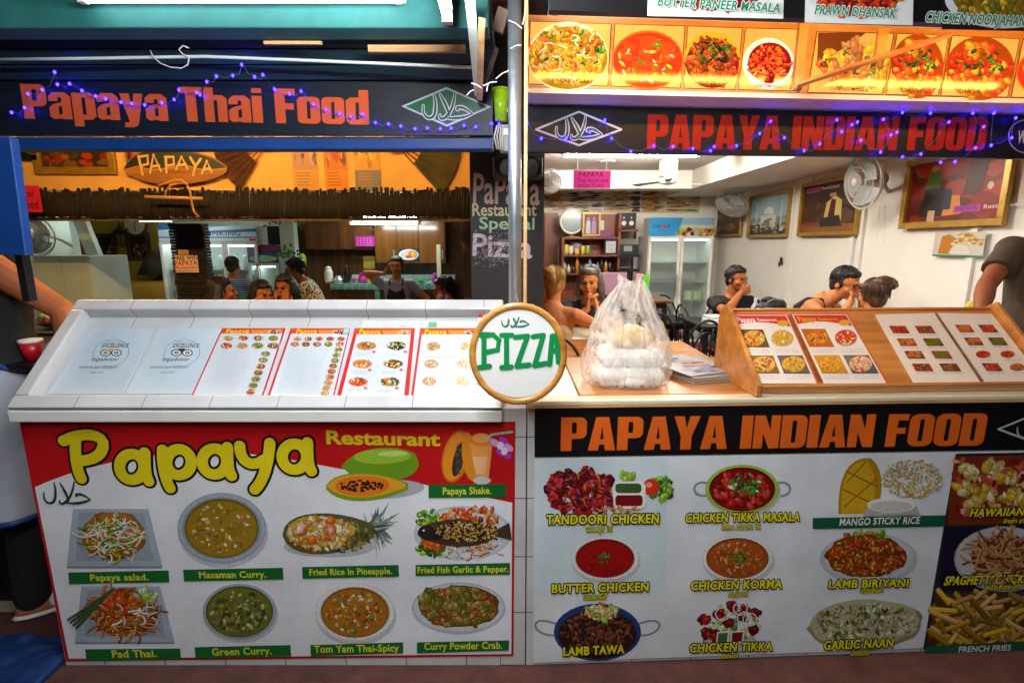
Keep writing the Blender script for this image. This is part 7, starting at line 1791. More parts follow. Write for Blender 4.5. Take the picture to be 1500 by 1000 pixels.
for px, w, l in ((1058, 40, 'low white foam box on the dark table'), (1083, 26, 'folded white napkin stack on the dark table')):
    o = at(px, 450, 4.55); o.z = z0+.822; o.y = 4.62; r = empty('white_box' if w == 40 else 'napkin_stack', o, l, 'food box' if w == 40 else 'napkins'); k = w*4.6/750/2
    MB().box((o.x-k, 4.52, o.z), (o.x+k, 4.7, o.z+.045)).build('tray' if w == 40 else 'stack', M['foam'] if w == 40 else M['paper'], r, bevel=.006); MB().box((o.x-k*.95, 4.53, o.z+.046), (o.x+k*.95, 4.69, o.z+.07 if w == 40 else o.z+.056)).build('lid' if w == 40 else 'top_fold', M['foam'] if w == 40 else M['paper'], r, bevel=.008)
o = at(1107, 440, 4.7); o.z = z0+.822
wb_ = empty('water_bottle', o, 'clear plastic water bottle with blue label on the dark table', 'bottle'); MB().lathe(o, [(.03, 0), (.033, .01), (.033, .14), (.014, .18), (.013, .2)], 18).build('body', mat('clear_plastic', S('#a8b8d0'), .15), wb_, True); MB().lathe(o+V((0, 0, .06)), [(.0336, 0), (.0336, .05)], 18).build('label', mat('blue_label', S('#3a5aa0'), .4), wb_); MB().lathe(o+V((0, 0, .2005)), [(.015, 0), (.015, .018)], 14).build('cap', M['white'], wb_)
bk_ = empty('backpack', at(1130, 450, 4.0), 'black backpack slung on a chair behind the person with glasses', 'backpack'); o = at(1130, 449, 3.95)
mb = MB()
for q, r_ in (((0, 0, -.05), (.10, .07, .10)), ((-.06, .01, -.02), (.06, .05, .06)), ((.05, .0, .01), (.07, .05, .05)), ((-.02, .0, .05), (.06, .04, .03)), ((.09, .0, -.02), (.04, .04, .03))): mb.ball(o+V(q), r_, 14, 9, fn=lambda p: p*(1+.3*noise.noise(p*28)))
I_ = wmat(bk_).inverted(); mb.v = [I_ @ v for v in mb.v]; blend('body', mb, mat('black_nylon', S('#17171a'), .6, bump=.5, bs=40), bk_, .007, 2)
MB().tube([o+V((-.08, -.06, .03)), o+V((-.02, -.075, .07)), o+V((.06, -.06, .05)), o+V((.10, -.05, -.03))], .007, 6).build('strap', mat('pale_strap', S('#6a625c'), .7), bk_, True)
pn = empty('menu_holder', at(892, 440, 4.9), 'lilac menu board standing on the shelf counter behind the bag', 'menu board'); o = at(900, 408, 4.9)
for name, x0, x1, y0, y1, c, l in (('lilac_board', 880, 918, 399, 432, '#b58aa8', None), ('pink_folder', 931, 941, 401, 440, '#d88a98', 'pink upright folder left of the glass fridge'), ('green_folder', 942, 951, 402, 429, '#5ac41c', 'bright green upright folder left of the glass fridge')):
    mb = MB(); boxpx(mb, x0, y0, x1, y1, 4.9 if l is None else 5.4, .012)
    if l is None: mb.build('board', mat(name, S(c), .6, var=.1), pn, bevel=.003); boxpx(MB(), x0, 432.3, x1, 437, 4.88, .08).build('foot', M['dark'], pn)
    else: simple(name, mb, mat(name, S(c), .6), l, 'folder', bevel=.003)
sbd = table('side_counter', at(915, 440, 5.2).x, 5.25, .75, .85, at(915, 437, 5.0).z-z0, 'low dark counter carrying the lilac board and coloured folders', 'brown', z0=z0)
fb = empty('flowered_bag', at(1432, 458, 2.75), 'yellow patterned cloth bundle beside the standing person', 'bag'); o = at(1432, 452, 2.7)
MB().ball(o, (.055, .04, .06), 18, 12, fn=lambda p: p*(1+.3*noise.noise(p*25))).build('cloth', mat('floral_cloth', S('#c9a83a'), .8, var=.8, vs=60), fb, True); MB().tube([o+V((-.02, 0, .05)), o+V((0, 0, .09)), o+V((.03, 0, .05))], .006, 6).build('handle', mat('floral_strap', S('#a8843a'), .8), fb, True)
# things at the left end
bm = empty('blue_mat', (-2.1, 1.5, .0), 'crumpled bright blue tarpaulin on the ground by the left counter corner', 'tarpaulin')
mb = MB(); N = 60; vs = []
for j in range(N):
    for i in range(N):
        x = -2.75+1.0*i/(N-1); y = 1.50+.40*j/(N-1); z = .03+.04*noise.noise(V((x*5, y*7, 1)))+.035*abs(noise.noise(V((x*13, y*15, 4))))
        e = min(i, j, N-1-i, N-1-j); z = z if e > 1 else .006+.004*e; vs.append((min(x, -1.79), y, max(.006, z)))
mb.add(vs, [(j*N+i, j*N+i+1, (j+1)*N+i+1, (j+1)*N+i) for j in range(N-1) for i in range(N-1)]); mb.build('sheet', mat('blue_tarp', S('#072d62'), .6, var=.2, vs=20, bump=.3, bs=50), bm, True)
MB().tube([V((-2.7+.9*i/8, 1.49, .012)) for i in range(9)], .006, 6).build('hem_rope', M['blue'], bm, True)
cu = empty('red_cup', at(47, 512, 2.2), 'red and white plastic cup behind the tray corner', 'cup'); o = at(48, 520, 2.12)
sq = MB().lathe(o, [(.026, -.02), (.04, .055), (.036, .055), (.024, -.012)], 18); sq.build('body', mat('red_plastic', S('#c01822'), .35), cu, True); MB().lathe(o+V((0, 0, .056)), [(.042, 0), (.042, .012), (.03, .014)], 18).build('rim', M['white'], cu, True)
us = empty('shade_cupboard', (-2.6, 2.6, 0), 'added dark cupboard standing in for shade behind the left counter end carrying the red cup', 'cupboard')  # black cupboard added where the space behind the counter end lies in shade
MB().box((-3.4, 2.12, .014), (-1.8, 2.7, o.z-.05)).build('body', M['black'], us, bevel=.004); MB().box((-3.42, 2.02, o.z-.049), (-1.79, 2.72, o.z-.021)).build('top', M['dark'], us, bevel=.004)
for i in range(3): d_ = MB().box((-3.36+.52*i, 2.10, .06), (-2.88+.52*i, 2.118, o.z-.09)).build('door', M['black'], us, bevel=.003); MB().box((-2.92+.52*i, 2.08, .55), (-2.91+.52*i, 2.099, .68)).build('handle', M['alu'], d_)
# ---------------------------------------------------------------- people
def skinmat(name, c):
    m = mat(name, c, .62, var=.14, vs=22, spec=.3, bump=.06, bs=90)
    b = m.node_tree.nodes['Principled BSDF']; b.inputs['Subsurface Weight'].default_value = .08; b.inputs['Subsurface Radius'].default_value = (.02, .008, .004)
    return m
SK = {'tan': skinmat('skin_tan', S('#a8623a')), 'light': skinmat('skin_light', S('#c67f50')), 'brown': skinmat('skin_brown', S('#7d4426'))}
EYE = mat('eye_dark', S('#14100e'), .2); LIP = mat('lips', S('#7a3a34'), .5)
def hairmat(n, c): return mat(n, c, .45, var=.45, vs=40, stretch=(1, 1, .25), bump=.5, bs=70)
HR = {'black': hairmat('hair_black', S('#17110e')), 'brown': hairmat('hair_brown', S('#4a2f1c')), 'blond': hairmat('hair_blond', S('#a8803f')), 'grey': hairmat('hair_grey', S('#5e554c'))}
def stripes(name, c1, c2, scale, axis='Z', checks=False):
    m, nt, b = nodes_of(name); tc = nt.nodes.new('ShaderNodeTexCoord'); b.inputs['Roughness'].default_value = .8
    if checks:
        w = nt.nodes.new('ShaderNodeTexVoronoi'); w.inputs['Scale'].default_value = scale; out = w.outputs['Distance']
        rp = nt.nodes.new('ShaderNodeValToRGB'); rp.color_ramp.interpolation = 'CONSTANT'; rp.color_ramp.elements[0].color = (*c1, 1); rp.color_ramp.elements[1].position = .42; rp.color_ramp.elements[1].color = (*c2, 1)
    else:
        w = nt.nodes.new('ShaderNodeTexWave'); w.bands_direction = axis; w.inputs['Scale'].default_value = scale; w.inputs['Distortion'].default_value = .6; out = w.outputs['Fac']
        rp = nt.nodes.new('ShaderNodeValToRGB'); rp.color_ramp.elements[0].position = .45; rp.color_ramp.elements[1].position = .55; rp.color_ramp.elements[0].color = (*c1, 1); rp.color_ramp.elements[1].color = (*c2, 1)
    nt.links.new(tc.outputs['Object'], w.inputs[0]); nt.links.new(out, rp.inputs[0]); nt.links.new(rp.outputs[0], b.inputs['Base Color'])
    return m
def cl(n, h, **k): return mat('cloth_'+n, S(h), .85, var=k.get('var', .15), vs=10, bump=.3, bs=25)
def loft(mb, pts, rad, side, seg=20):
    vs = []; fs = []; n = len(pts)
    for i in range(n):
        p = V(pts[i]); t = (V(pts[min(i+1, n-1)])-V(pts[max(i-1, 0)])).normalized(); d = t.cross(side).normalized(); s = d.cross(t).normalized()
        for k in range(seg):
            a = 2*math.pi*k/seg; vs.append(p+s*(rad[i][0]*math.cos(a))+d*(rad[i][1]*math.sin(a)))
    for i in range(n-1):
        for k in range(seg):
            k2 = (k+1) % seg; fs.append((i*seg+k, i*seg+k2, (i+1)*seg+k2, (i+1)*seg+k))
    fs += [tuple(range(seg-1, -1, -1)), tuple((n-1)*seg+k for k in range(seg))]
    mb.add(vs, fs)
def limb(mb, pts, rs, seg=12):
    mb.tube(pts, rs, seg)
    for p, r in zip(pts, rs): mb.ball(p, r, 12, 8)
def ik(S_, W, l1, l2, pole):
    d = W-S_; L = d.length; L2 = min(L, (l1+l2)*.985)
    W = S_+d*(L2/L); u_ = d.normalized(); a = (l1*l1-l2*l2+L2*L2)/(2*L2); h = math.sqrt(max(0, l1*l1-a*a))
    q = V(pole)-u_*V(pole).dot(u_); q = q.normalized() if q.length > 1e-4 else V((0, 0, -1))
    return S_+u_*a+q*h, W
def hand(mb, w, d, nrm, curl, thumb):
    """palm from wrist w along d, palm normal nrm, thumb on side thumb(+1/-1)"""
    d = d.normalized(); n = (nrm-d*nrm.dot(d)).normalized(); s = d.cross(n)*thumb
    Mx = Matrix((s, d, n)).transposed().to_4x4()
    mb.ball(w+d*.045, (.040, .052, .017), 14, 9, Mx)
    for k, (o, l) in enumerate(((.030, .072), (.010, .080), (-.010, .074), (-.029, .058))):
        p = w+d*.085+s*o; c = curl*(1+.1*k); pts = [p-d*.02, p]; dd = d
        for j in range(3):
            a = c*(.5+.35*j); dd = (d*math.cos(a)+n*math.sin(a)).normalized(); p = p+dd*(l*(.45, .31, .24)[j]); pts.append(p)
        limb(mb, pts, [.0095, .0095, .0088, .008, .007], 8)
    p = w+d*.028+s*.034
    limb(mb, [p-s*.015, p+s*.018+d*.022, p+s*.024+d*.050+n*.012, p+s*.022+d*.072+n*.02], [.013, .0115, .0095, .008], 8)

def person(name_loc, rz, label, sit=False, k=1.0, lean=0, side=0, head=(0, 0), arms=None, skin='tan', hair=('short', 'black'), top=('tee', None), bottom=('trousers', None), seat=.45, vox=.0065, glasses=False, group=None, extra=None, curls=(.6, .6), tp=None):
    loc = V(name_loc)
    Mr = Matrix.Translation(loc) @ Matrix.Rotation(rz, 4, 'Z') @ Matrix.Scale(k, 4)
    root = empty('person', None, label, 'person', group, mtx=Mr); Li = Mr.inverted()
    pz = (seat/k+.085) if sit else .93
    Rt = Matrix.Rotation(lean, 3, 'X') @ Matrix.Rotation(side, 3, 'Y')
    if tp: pz = (at(750, tp, loc.y).z-loc.z)/k-(Rt @ V((0, -.03, .665))).z-.125      # seat height that puts the head at its height
    P0 = V((0, 0, pz))
    up = lambda x, y, z: P0+Rt @ V((x, y, z))
    X = Rt @ V((1, 0, 0))
    sp = [up(0, 0, -.05), up(0, 0, .03), up(0, -.005, .16), up(0, -.005, .30), up(0, 0, .41), up(0, .005, .475), up(0, .0, .52)]
    srad = [(.15, .10), (.158, .112), (.140, .102), (.165, .112), (.168, .098), (.11, .075), (.06, .06)]
    Hc = up(0, -.03, .665); nb = up(0, .005, .49)
    hy, hp_ = head
    Mh = (Matrix.Rotation(hy, 3, 'Z') @ Matrix.Rotation(hp_, 3, 'X'))
    hd = lambda x, y, z: Hc+Mh @ V((x, y, z))
    b = MB(); loft(b, sp, srad, X)
    b.tube([nb-V((0, 0, .03)), hd(0, .02, -.07), hd(0, .015, -.02)], [.064, .054, .054], 14)
    M4 = Mh.to_4x4()
    for c, r in (((0, .012, .025), (.076, .094, .090)), ((0, -.018, -.030), (.063, .074, .082)), ((0, -.066, -.090), (.030, .024, .022)), ((0, -.088, .022), (.046, .012, .012)), ((0, -.094, -.060), (.022, .010, .009)), ((.078, .012, -.008), (.010, .022, .030)), ((-.078, .012, -.008), (.010, .022, .030)), ((.045, -.055, -.030), (.026, .026, .026)), ((-.045, -.055, -.030), (.026, .026, .026))):
        b.ball(hd(*c), r, 16, 10, M4)
    b.tube([hd(0, -.088, .020), hd(0, -.105, -.012), hd(0, -.112, -.026), hd(0, -.095, -.034)], [.009, .012, .015, .011], 10)
    sh = {}; el = {}; wr = {}
    for i, sx in enumerate((-1, 1)):
        S_ = up(sx*.185, .005, .425); sh[sx] = S_
        spec = (arms or {}).get(sx)
        if spec: W = Li @ V(spec[0]) if spec[2] == 'w' else hd(*spec[0]) if spec[2] == 'h' else V(spec[0]); pole = V(spec[1])
        else: W = S_+V((sx*.07, -.05, -.50)); pole = V((sx*.3, 1, 0))
        E_, W = ik(S_, W, .285, .25, pole); el[sx], wr[sx] = E_, W
        limb(b, [up(sx*.11, .0, .43), S_, S_*.5+E_*.5, E_], [.062, .058, .047, .040])
        limb(b, [E_, E_*.6+W*.4, W], [.040, .041, .027])
        nrm = spec[3] if spec and len(spec) > 3 else V((-sx, -.3, 0))
        hand(b, W, W-E_ if not (spec and len(spec) > 4) else V(spec[4]), V(nrm), curls[i], -sx)
    hips = {}; kn = {}; an = {}
    for sx in (-1, 1):
        h_ = P0+V((sx*.09, 0, -.03)); hips[sx] = h_
        if sit: kn[sx] = P0+V((sx*.12, -.42, .0)); an[sx] = V((sx*.12, -.40, .075))
        else: kn[sx] = V((sx*.10, -.02, .50)); an[sx] = V((sx*.105, .02, .08))
        limb(b, [h_, h_*.5+kn[sx]*.5, kn[sx]], [.090, .078, .058]); limb(b, [kn[sx], kn[sx]*.65+an[sx]*.35+V((0, .015, 0)), an[sx]], [.056, .054, .036])
        a_ = an[sx]; b.ball(a_+V((sx*.01, -.06, -.045)), (.042, .115, .032), 14, 9); b.ball(a_+V((sx*.012, -.13, -.052)), (.042, .045, .024), 12, 8); b.ball(a_+V((0, .02, -.045)), (.034, .040, .034), 12, 8)
    body = blend('body', b, SK[skin], root, vox/k, 3)
    # eyes, brows and mouth
    for sx in (-1, 1):
        MB_ = MB().ball(hd(sx*.030, -.084, .002), (.0125, .008, .007), 10, 7, M4); o = raw(MB_, 'eye', EYE, root)
        raw(MB().tube([hd(sx*.014, -.096, .020), hd(sx*.032, -.094, .025), hd(sx*.048, -.082, .020)], .0035, 6), 'eyebrow', HR[hair[1]] if hair[1] != 'blond' else HR['brown'], root)
    raw(MB().ball(hd(0, -.102, -.062), (.021, .006, .005), 10, 6, M4), 'mouth', LIP, root)
    # hair
    st, hc = hair; h = MB()
    hz = lambda p: p*(1+.07*noise.noise(p*70)+.05*noise.noise(p*25))
    h.ball(hd(0, .026, .040), (.083, .094, .088), 22, 14, M4, fn=hz); h.ball(hd(0, -.035, .085), (.060, .048, .034), 16, 10, M4, fn=hz)
    for sx in (-1, 1): h.ball(hd(sx*.062, .022, .01), (.026, .050, .05), 14, 9, M4, fn=hz)
    h.ball(hd(0, .065, -.02), (.064, .048, .065), 16, 10, M4, fn=hz)
    if st == 'bun': h.ball(hd(.02, .085, .075), (.058, .055, .052), 16, 10, M4, fn=lambda p: p*(1+.16*noise.noise(p*60))); h.ball(hd(0, .09, .04), (.05, .05, .05), 12, 8, M4)
    if st == 'topbun': h.ball(hd(-.028, .06, .100), (.078, .056, .050), 18, 12, M4, fn=lambda p: p*(1+.25*noise.noise(p*45))); h.ball(hd(-.075, .055, .088), (.052, .046, .044), 14, 9, M4, fn=lambda p: p*(1+.25*noise.noise(p*50)))
    if st == 'long':
        for a in range(9):
            t = -1.5+3.0*a/8; x, y = .085*math.sin(t), .03+.075*math.cos(t); limb(h, [hd(x*.85, y*.8, .05), hd(x*1.05, y*1.1, -.06), hd(x*1.1, y*1.1, -.15)+V((0, 0, -.01)), hd(x*1.05, y*1.15, -.22)], [.026, .03, .03, .018])
    if st == 'shoulder':
        for a in range(9):
            t = -1.9+3.8*a/8; x, y = .086*math.sin(t), .03+.075*math.cos(t); limb(h, [hd(x*.85, y*.8, .05), hd(x*1.08, y*1.1, -.05), hd(x*1.2, y*1.15, -.12)], [.026, .030, .022])
    rs_ = random.Random(hash(label) % 1000 if False else len(label)*7+int(abs(loc.x)*100))
    blend('hair', h, HR[hc], root, .0065/k, 2)
    sm = MB(); E0 = V((0, .024, .038)); lo_ = 2.9 if st in ('long', 'shoulder') else 1.95
    for q in range(210):
        ph_ = rs_.uniform(0, 6.283); back = math.sin(ph_)          # +1 towards the back of the head
        t1 = (1.02 if back < -.55 else 1.45 if back < -.1 else lo_)*rs_.uniform(.8, 1.05); t0 = rs_.uniform(.05, .9); pts = []; g = rs_.uniform(1.0, 1.07); sw_ = rs_.uniform(-.35, .35)
        for j in range(7):
            t = t0+(t1-t0)*j/6; a_ = ph_+sw_*j/6
            tt = min(t, 1.9); p = V((.086*g*math.sin(tt)*math.cos(a_), .098*g*math.sin(tt)*math.sin(a_), .094*g*math.cos(tt)))
            if t > 1.9: p.z -= (t-1.9)*.16; p.x *= 1.05; p.y *= 1.03
            pts.append(hd(*(E0+p)))
        sm.tube(pts, [.0016, .0024, .0026, .0026, .0024, .002, .0008], 4)
    raw(sm, 'hair_strands', HR[hc], root)
    # clothes
    def grow(a, e): return [(x+e, y+e) for x, y in a]
    tk, tm = top
    if tk:
        c = MB()
        if tk == 'tee':
            loft(c, sp[:6]+[up(0, .004, .488)], grow(srad[:6], .014)+[(.088, .070)], X)
            for sx in (-1, 1):
                E_ = el[sx]; S_ = sh[sx]; limb(c, [up(sx*.10, .0, .425), S_, S_*.66+E_*.34], [.075, .072, .066]); c.tube([S_*.66+E_*.34, S_*.42+E_*.58], [.066, .068], 14)
        elif tk == 'tank':
            loft(c, sp[:4]+[up(0, -.005, .36)], grow(srad[:4], .013)+[(.16, .118)], X)
            for sx in (-1, 1): limb(c, [up(sx*.085, -.095, .33), up(sx*.095, -.075, .43), up(sx*.10, .0, .487), up(sx*.095, .075, .43), up(sx*.08, .095, .33)], [.034, .024, .021, .024, .034], 10)
        elif tk == 'strap':
            loft(c, sp[:4]+[up(0, -.005, .35)], grow(srad[:4], .012)+[(.165, .118)], X)
            for sx in (-1, 1): c.tube([up(sx*.08, -.10, .33), up(sx*.085, -.075, .44), up(sx*.09, .0, .492), up(sx*.07, .09, .33)], .011, 8)
        blend('top', c, tm, root, .009/k, 3)
    bk_, bm_ = bottom
    if bk_:
        c = MB(); loft(c, [up(0, 0, -.07), up(0, 0, .02), up(0, 0, .07)], grow([(.15, .10), (.158, .112), (.15, .108)], .011), X)
        f = {'trousers': .96, 'shorts': .45}.get(bk_)
        if f:
            for sx in (-1, 1):
                h_, k_, a_ = hips[sx], kn[sx], an[sx]
                if bk_ == 'trousers': limb(c, [h_, h_*.5+k_*.5, k_], [.104, .092, .075]); limb(c, [k_, k_*.5+a_*.5, a_], [.075, .07, .058])
                else: limb(c, [h_, h_*.5+k_*.5, h_*.15+k_*.85], [.106, .10, .092])
        if bk_ == 'skirt':
            if sit: 
                for sx in (-1, 0, 1): limb(c, [P0+V((sx*.07, 0, 0)), P0+V((sx*.10, -.40, .01)), V((sx*.12, -.44, .35))], [.12, .10, .08])
            else: loft(c, [up(0, 0, .06), V((0, 0, .80)), V((0, -.0, .60)), V((0, -.0, .46))], [(.165, .12), (.20, .16), (.235, .20), (.25, .215)], V((1, 0, 0)))
        blend('lower_clothes', c, bm_, root, .010/k, 3)
    if not sit or True:
        sh_ = MB()
        for sx in (-1, 1): a_ = an[sx]; sh_.ball(a_+V((sx*.01, -.065, -.062)), (.050, .135, .014), 16, 8); sh_.ball(a_+V((sx*.01, -.06, -.035)), (.047, .03, .028), 12, 8)
        raw(sh_, 'sandals', M['black'] if extra != 'white_sandal' else M['white'], root, True)
    if glasses:
        g = MB()
        for sx in (-1, 1):
            g.tube([hd(sx*.032+.024*math.cos(a), -.108, .002+.016*math.sin(a)) for a in [q*math.pi/8 for q in range(16)]], .0028, 6, closed=True); g.tube([hd(sx*.056, -.106, .006), hd(sx*.076, -.06, .008), hd(sx*.080, .02, .004)], .0028, 6)
        g.tube([hd(-.009, -.110, .006), hd(.009, -.110, .006)], .0028, 6); raw(g, 'glasses', M['black'], root)
    return root, up, hd, wr, el
def raw(mb, name, m, root, smooth=True):
    """child mesh whose vertices are already in the parent's coordinates"""
    o = mb.build(name, m, None, smooth, base=False); o.parent = root; return o

def wl_(px, py, Y): return at(px, py, Y)
Fl, Fr = .013, .12
# standing staff in the kitchen with apron and phone
loc = at(583, 440, 5.9); loc.z = Fl
r, up, hd, wr, el = person(loc, .05, 'person in grey shirt and dark apron holding a phone to the ear in the kitchen', k=.87, arms={-1: ((-.155, .0, -.10), (-1, -.2, -.6), 'h', V((1, 0, 0)), V((.32, .05, 1))), 1: (V((.36, -.14, .95)), (1, .6, 0), 'l')}, top=('tee', cl('lilac_grey', '#9a98b0')), bottom=('trousers', cl('dark', '#1d1c22')), hair=('bun', 'black'), skin='light')
a = MB(); loft(a, [up(0, -.085, .42), up(0, -.12, .28), up(0, -.125, .10), V((0, -.125, .82)), V((0, -.13, .55))], [(.09, .012), (.12, .022), (.15, .025), (.165, .03), (.175, .03)], V((1, 0, 0)))
raw(a, 'apron', cl('apron', '#15141a'), r)
st_ = MB()
for sx in (-1, 1): st_.tube([up(sx*.075, -.098, .41), up(sx*.085, -.075, .455), up(sx*.08, -.01, .505), up(sx*.05, .07, .47)], .011, 6)
raw(st_, 'apron_strap', cl('apron2', '#15141a'), r)
ph = MB().box((-.012, -.008, -.06), (.0, .008, .07), M=Matrix.Translation(hd(-.094, -.02, -.01)))
o = MB(); o.v = [wmat(r) @ v for v in ph.v]; o.f = ph.f; o.c = ph.c; simple('mobile_phone', o, 'black', 'black phone held to the ear of the person in the apron', 'phone')
# diner seen from behind beside the ribbed column
loc = at(306, 440, 4.55); loc.z = Fl
person(loc, 2.2, 'seated person with dark hair seen from behind beside the dark ribbed column', True, tp=407, k=1.02, lean=.12, arms=None, top=('tee', cl('rust', '#5a2a1c')), hair=('long', 'black'), head=(.0, 0))
loc = at(345, 440, 6.1); loc.z = Fl
person(loc, math.pi, 'person in blue and white striped shirt standing with back turned before the drinks fridge', k=.865, top=('tee', stripes('blue_stripes', S('#123a5a'), S('#9fb8c4'), 11)), bottom=('shorts', cl('grey_shorts', '#4a4a4a')), arms={-1: (V((-.16, -.32, 1.05)), (-1, .4, -.6), 'l'), 1: (V((.16, -.32, 1.05)), (1, .4, -.6), 'l')})
loc = at(374, 440, 4.75); loc.z = Fl
person(loc, .75, 'seated person in pink top resting head on hand at the table by the pale fridge', True, tp=409, k=.97, lean=.30, head=(.2, .15), arms={-1: ((-.085, -.10, -.14), (-.8, -.6, -1), 'h', V((.6, .4, 0)), V((.0, .2, 1))), 1: (V((.2, -.42, .80)), (1, .3, -.4), 'l')}, hair=('shoulder', 'black'), top=('tee', cl('pink', '#b0707a')), bottom=('trousers', cl('dark2', '#2a2a30')))
loc = at(432, 440, 5.2); loc.z = Fl
person(loc, -.2, 'seated person in dark red top with both hands raised to the face', True, tp=401, k=.99, lean=.18, head=(.1, .1), arms={-1: ((-.06, -.13, -.15), (-1, -.4, -1), 'h', V((.3, .9, 0)), V((.1, .15, 1))), 1: ((.06, -.13, -.16), (1, -.4, -1), 'h', V((-.3, .9, 0)), V((-.1, .15, 1)))}, hair=('shoulder', 'black'), top=('tee', cl('wine', '#5a1f1c')), bottom=('trousers', cl('dark3', '#202024')), curls=(.9, .9))
loc = at(474, 440, 5.5); loc.z = Fl
person(loc, -1.35, 'person in black and white patterned shirt bending over beside the table', k=.90, lean=.42, head=(0, .2), top=('tee', stripes('bold_pattern', S('#17171a'), S('#c9bfa0'), 42, checks=True)), bottom=('trousers', stripes('plaid', S('#1c2024'), S('#a8a890'), 9, 'X')), arms={-1: (V((-.15, -.55, .95)), (-.5, .6, -.4), 'l'), 1: (V((.15, -.55, .95)), (.5, .6, -.4), 'l')}, hair=('bun', 'black'))
loc = at(672, 440, 5.6); loc.z = Fl
person(loc, -1.45, 'seated person in olive top leaning an arm on the brown table near the pillar', True, tp=406, k=.98, lean=.22, head=(.1, .2), arms={-1: (V((-.16, -.45, .98)), (-1, .2, -.4), 'l'), 1: ((.07, -.11, -.15), (1, -.3, -1), 'h', V((-.3, .9, 0)), V((0, .2, 1)))}, top=('tee', cl('olive', '#4a452c')), bottom=('trousers', cl('dark4', '#24221f')), hair=('bun', 'black'))
# dining room
loc = at(806, 440, 3.85); loc.z = Fr
person(loc, 2.75, 'seated person with blond tied hair and bare shoulders seen from behind at the cream table', True, tp=391, k=1.0, lean=.10, head=(.1, 0), skin='light', hair=('bun', 'blond'), top=('strap', cl('cream', '#c9b08a')), bottom=('skirt', cl('beige', '#b09a7a')), arms={-1: (V((-.20, -.36, .92)), (-1, .5, -.3), 'l'), 1: (V((.12, -.36, .92)), (1, .5, -.3), 'l')})
loc = at(870, 440, 4.72); loc.z = Fr
r, up, hd, wr, el = person(loc, -.38, 'seated person with long grey hair in dark printed tee, hands clasped before the mouth', True, tp=388, k=1.10, lean=.22, head=(.1, .12), skin='light', hair=('shoulder', 'grey'), top=('tee', cl('charcoal', '#26262c')), bottom=('trousers', cl('dark5', '#2a2a2e')), arms={-1: ((.005, -.15, -.19), (-1, -.5, -1), 'h', V((1, 0, 0)), V((.2, -.05, 1))), 1: ((.085, -.145, -.195), (1, -.5, -1), 'h', V((-1, 0, 0)), V((-.25, -.05, 1)))}, curls=(1.1, 1.1))
lg = MB()
for i in range(14): rnd = random.Random(i); a = up(rnd.uniform(.0, .09), -.135, rnd.uniform(.18, .30)); lg.box(a-V((.012, .003, .006)), a+V((.012, .003, .006)))
raw(lg, 'shirt_print', M['white'], r, False)
loc = at(1068, 440, 5.25); loc.z = Fr
r, up, hd, wr, el = person(loc, .12, 'seated person in black tee with a yellow print raising one hand to the mouth', True, tp=389, k=1.03, lean=.12, head=(.35, .05), hair=('short', 'black'), skin='tan', top=('tee', cl('black', '#131316')), bottom=('trousers', cl('dark6', '#2a2a2e')), arms={-1: ((-.085, -.13, -.115), (-1, -.2, -1), 'h', V((.3, .9, 0)), V((.9, .05, .35))), 1: (V((.22, -.34, .86)), (1, .4, -.5), 'l')}, curls=(1.0, .6))
lg = MB().ball(up(.05, -.125, .22), (.028, .012, .05), 12, 8); raw(lg, 'shirt_print', mat('yellow_print', S('#c9c03a'), .7), r)
loc = at(1152, 440, 4.3); loc.z = Fr
person(loc, .75, 'seated person with black glasses and black tank top holding a hand before the mouth', True, tp=389, k=1.02, lean=.62, head=(-.35, .22), skin='light', hair=('short', 'black'), glasses=True, top=('tank', cl('black2', '#151517')), bottom=('shorts', cl('khaki', '#5a5244')), arms={-1: ((-.10, -.135, -.10), (-1, -.3, -1), 'h', V((.2, 1, 0)), V((1, .0, .2))), 1: ((.08, -.12, -.17), (1, -.2, -1), 'h', V((-.4, .9, 0)), V((-.3, .0, 1)))}, curls=(.5, .9), vox=.006)
loc = at(1285, 440, 3.7); loc.z = Fr
person(loc, 3.0, 'seated person with messy brown top bun and bare shoulders seen from behind', True, tp=409, k=1.0, lean=.05, head=(0, 0), skin='light', hair=('topbun', 'brown'), top=('strap', cl('plum', '#4a2030')), bottom=('skirt', cl('navy', '#23263a')), vox=.006)
loc = at(1524, 440, 2.75); loc.z = Fr
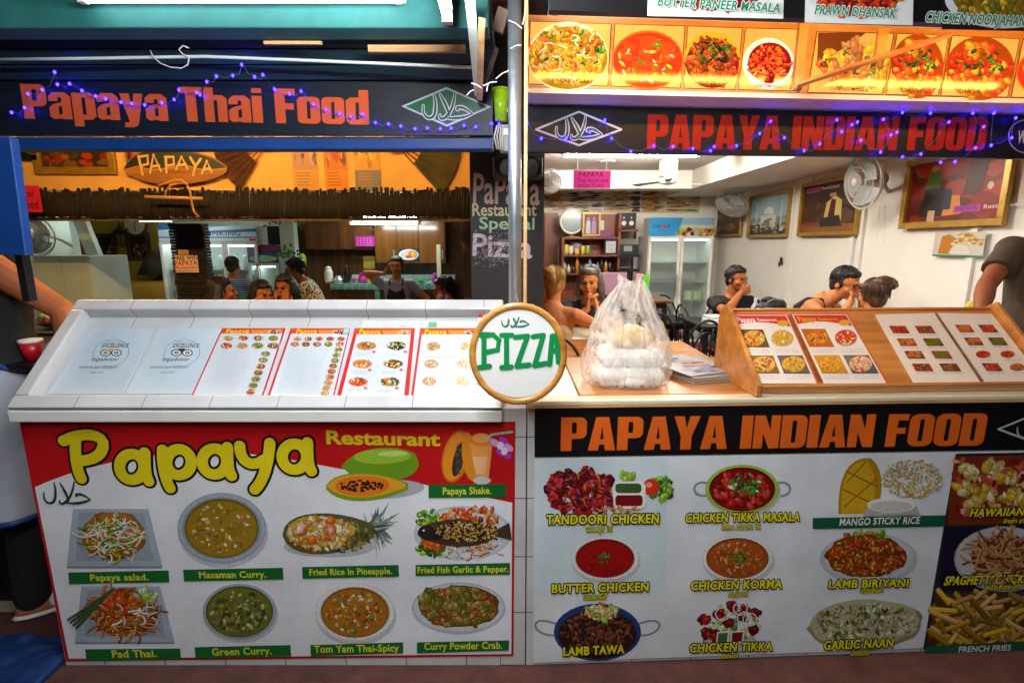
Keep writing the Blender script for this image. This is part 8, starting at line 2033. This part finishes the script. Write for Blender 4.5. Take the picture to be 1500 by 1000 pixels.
person(loc, 2.75, 'standing person in dark brown tee at the right edge with one arm bent', False, 1.09, .18, -.16, head=(-.3, .4), skin='brown', hair=('short', 'black'), top=('tee', cl('dark_brown', '#3a2c1f')), bottom=('trousers', cl('dark7', '#1c1a1a')), arms={1: (at(1425, 480, 2.50), (1, .5, -1.2), 'w'), -1: (at(1570, 470, 2.6), (-1, 1, 0), 'w')}, vox=.006)
# staff member at the far left edge
loc = V((-2.23, 2.16, .0))
r, up, hd, wr, el = person(loc, 2.35, 'standing person in black vest and long white apron with blue edge at the far left', False, 1.18, .0, skin='tan', hair=('short', 'black'), top=('tank', cl('black3', '#101013')), bottom=('trousers', cl('black_trousers', '#141416')), arms={1: (at(-30, 450, 2.2), (1, .6, 0), 'w'), -1: (at(110, 535, 2.04), (.7, -.7, -.1), 'w', V((0, 0, -1)))}, vox=.006, extra='white_sandal')
ap = MB(); RA = [(.2, .19, .14, 1.10), (.2, .20, .15, .98), (.2, .22, .17, .82), (.2, .26, .21, .62), (.2, .28, .24, .46)]
vs = []; fs = []; N = 40
for j in range(25):
    t = j/24*(len(RA)-1); i0 = min(int(t), len(RA)-2); f = t-i0; q = [RA[i0][k]+(RA[i0+1][k]-RA[i0][k])*f for k in range(4)]
    for i in range(N+1):
        a_ = math.pi*(-.30+1.3*i/N)+.9; w = 1+.035*math.sin(a_*11)*min(1, j/10)+.02*math.sin(a_*5+j*.2); z = (q[3]-.15*math.cos(a_-3.9)*(1-j/24))
        vs.append((q[1]*w*math.cos(a_), q[2]*w*math.sin(a_), z))
for j in range(24):
    for i in range(N): fs.append((j*(N+1)+i, j*(N+1)+i+1, (j+1)*(N+1)+i+1, (j+1)*(N+1)+i))
ap.add(vs, fs); o = raw(ap, 'apron', cl('white_apron', '#a9abb4'), r)
sd_ = o.modifiers.new('thickness', 'SOLIDIFY'); sd_.thickness = .006
raw(MB().tube(vs[:N+1], .011, 8), 'apron_binding', M['blue'], r); raw(MB().tube(vs[-N-1:], .012, 8), 'hem', M['blue'], r)
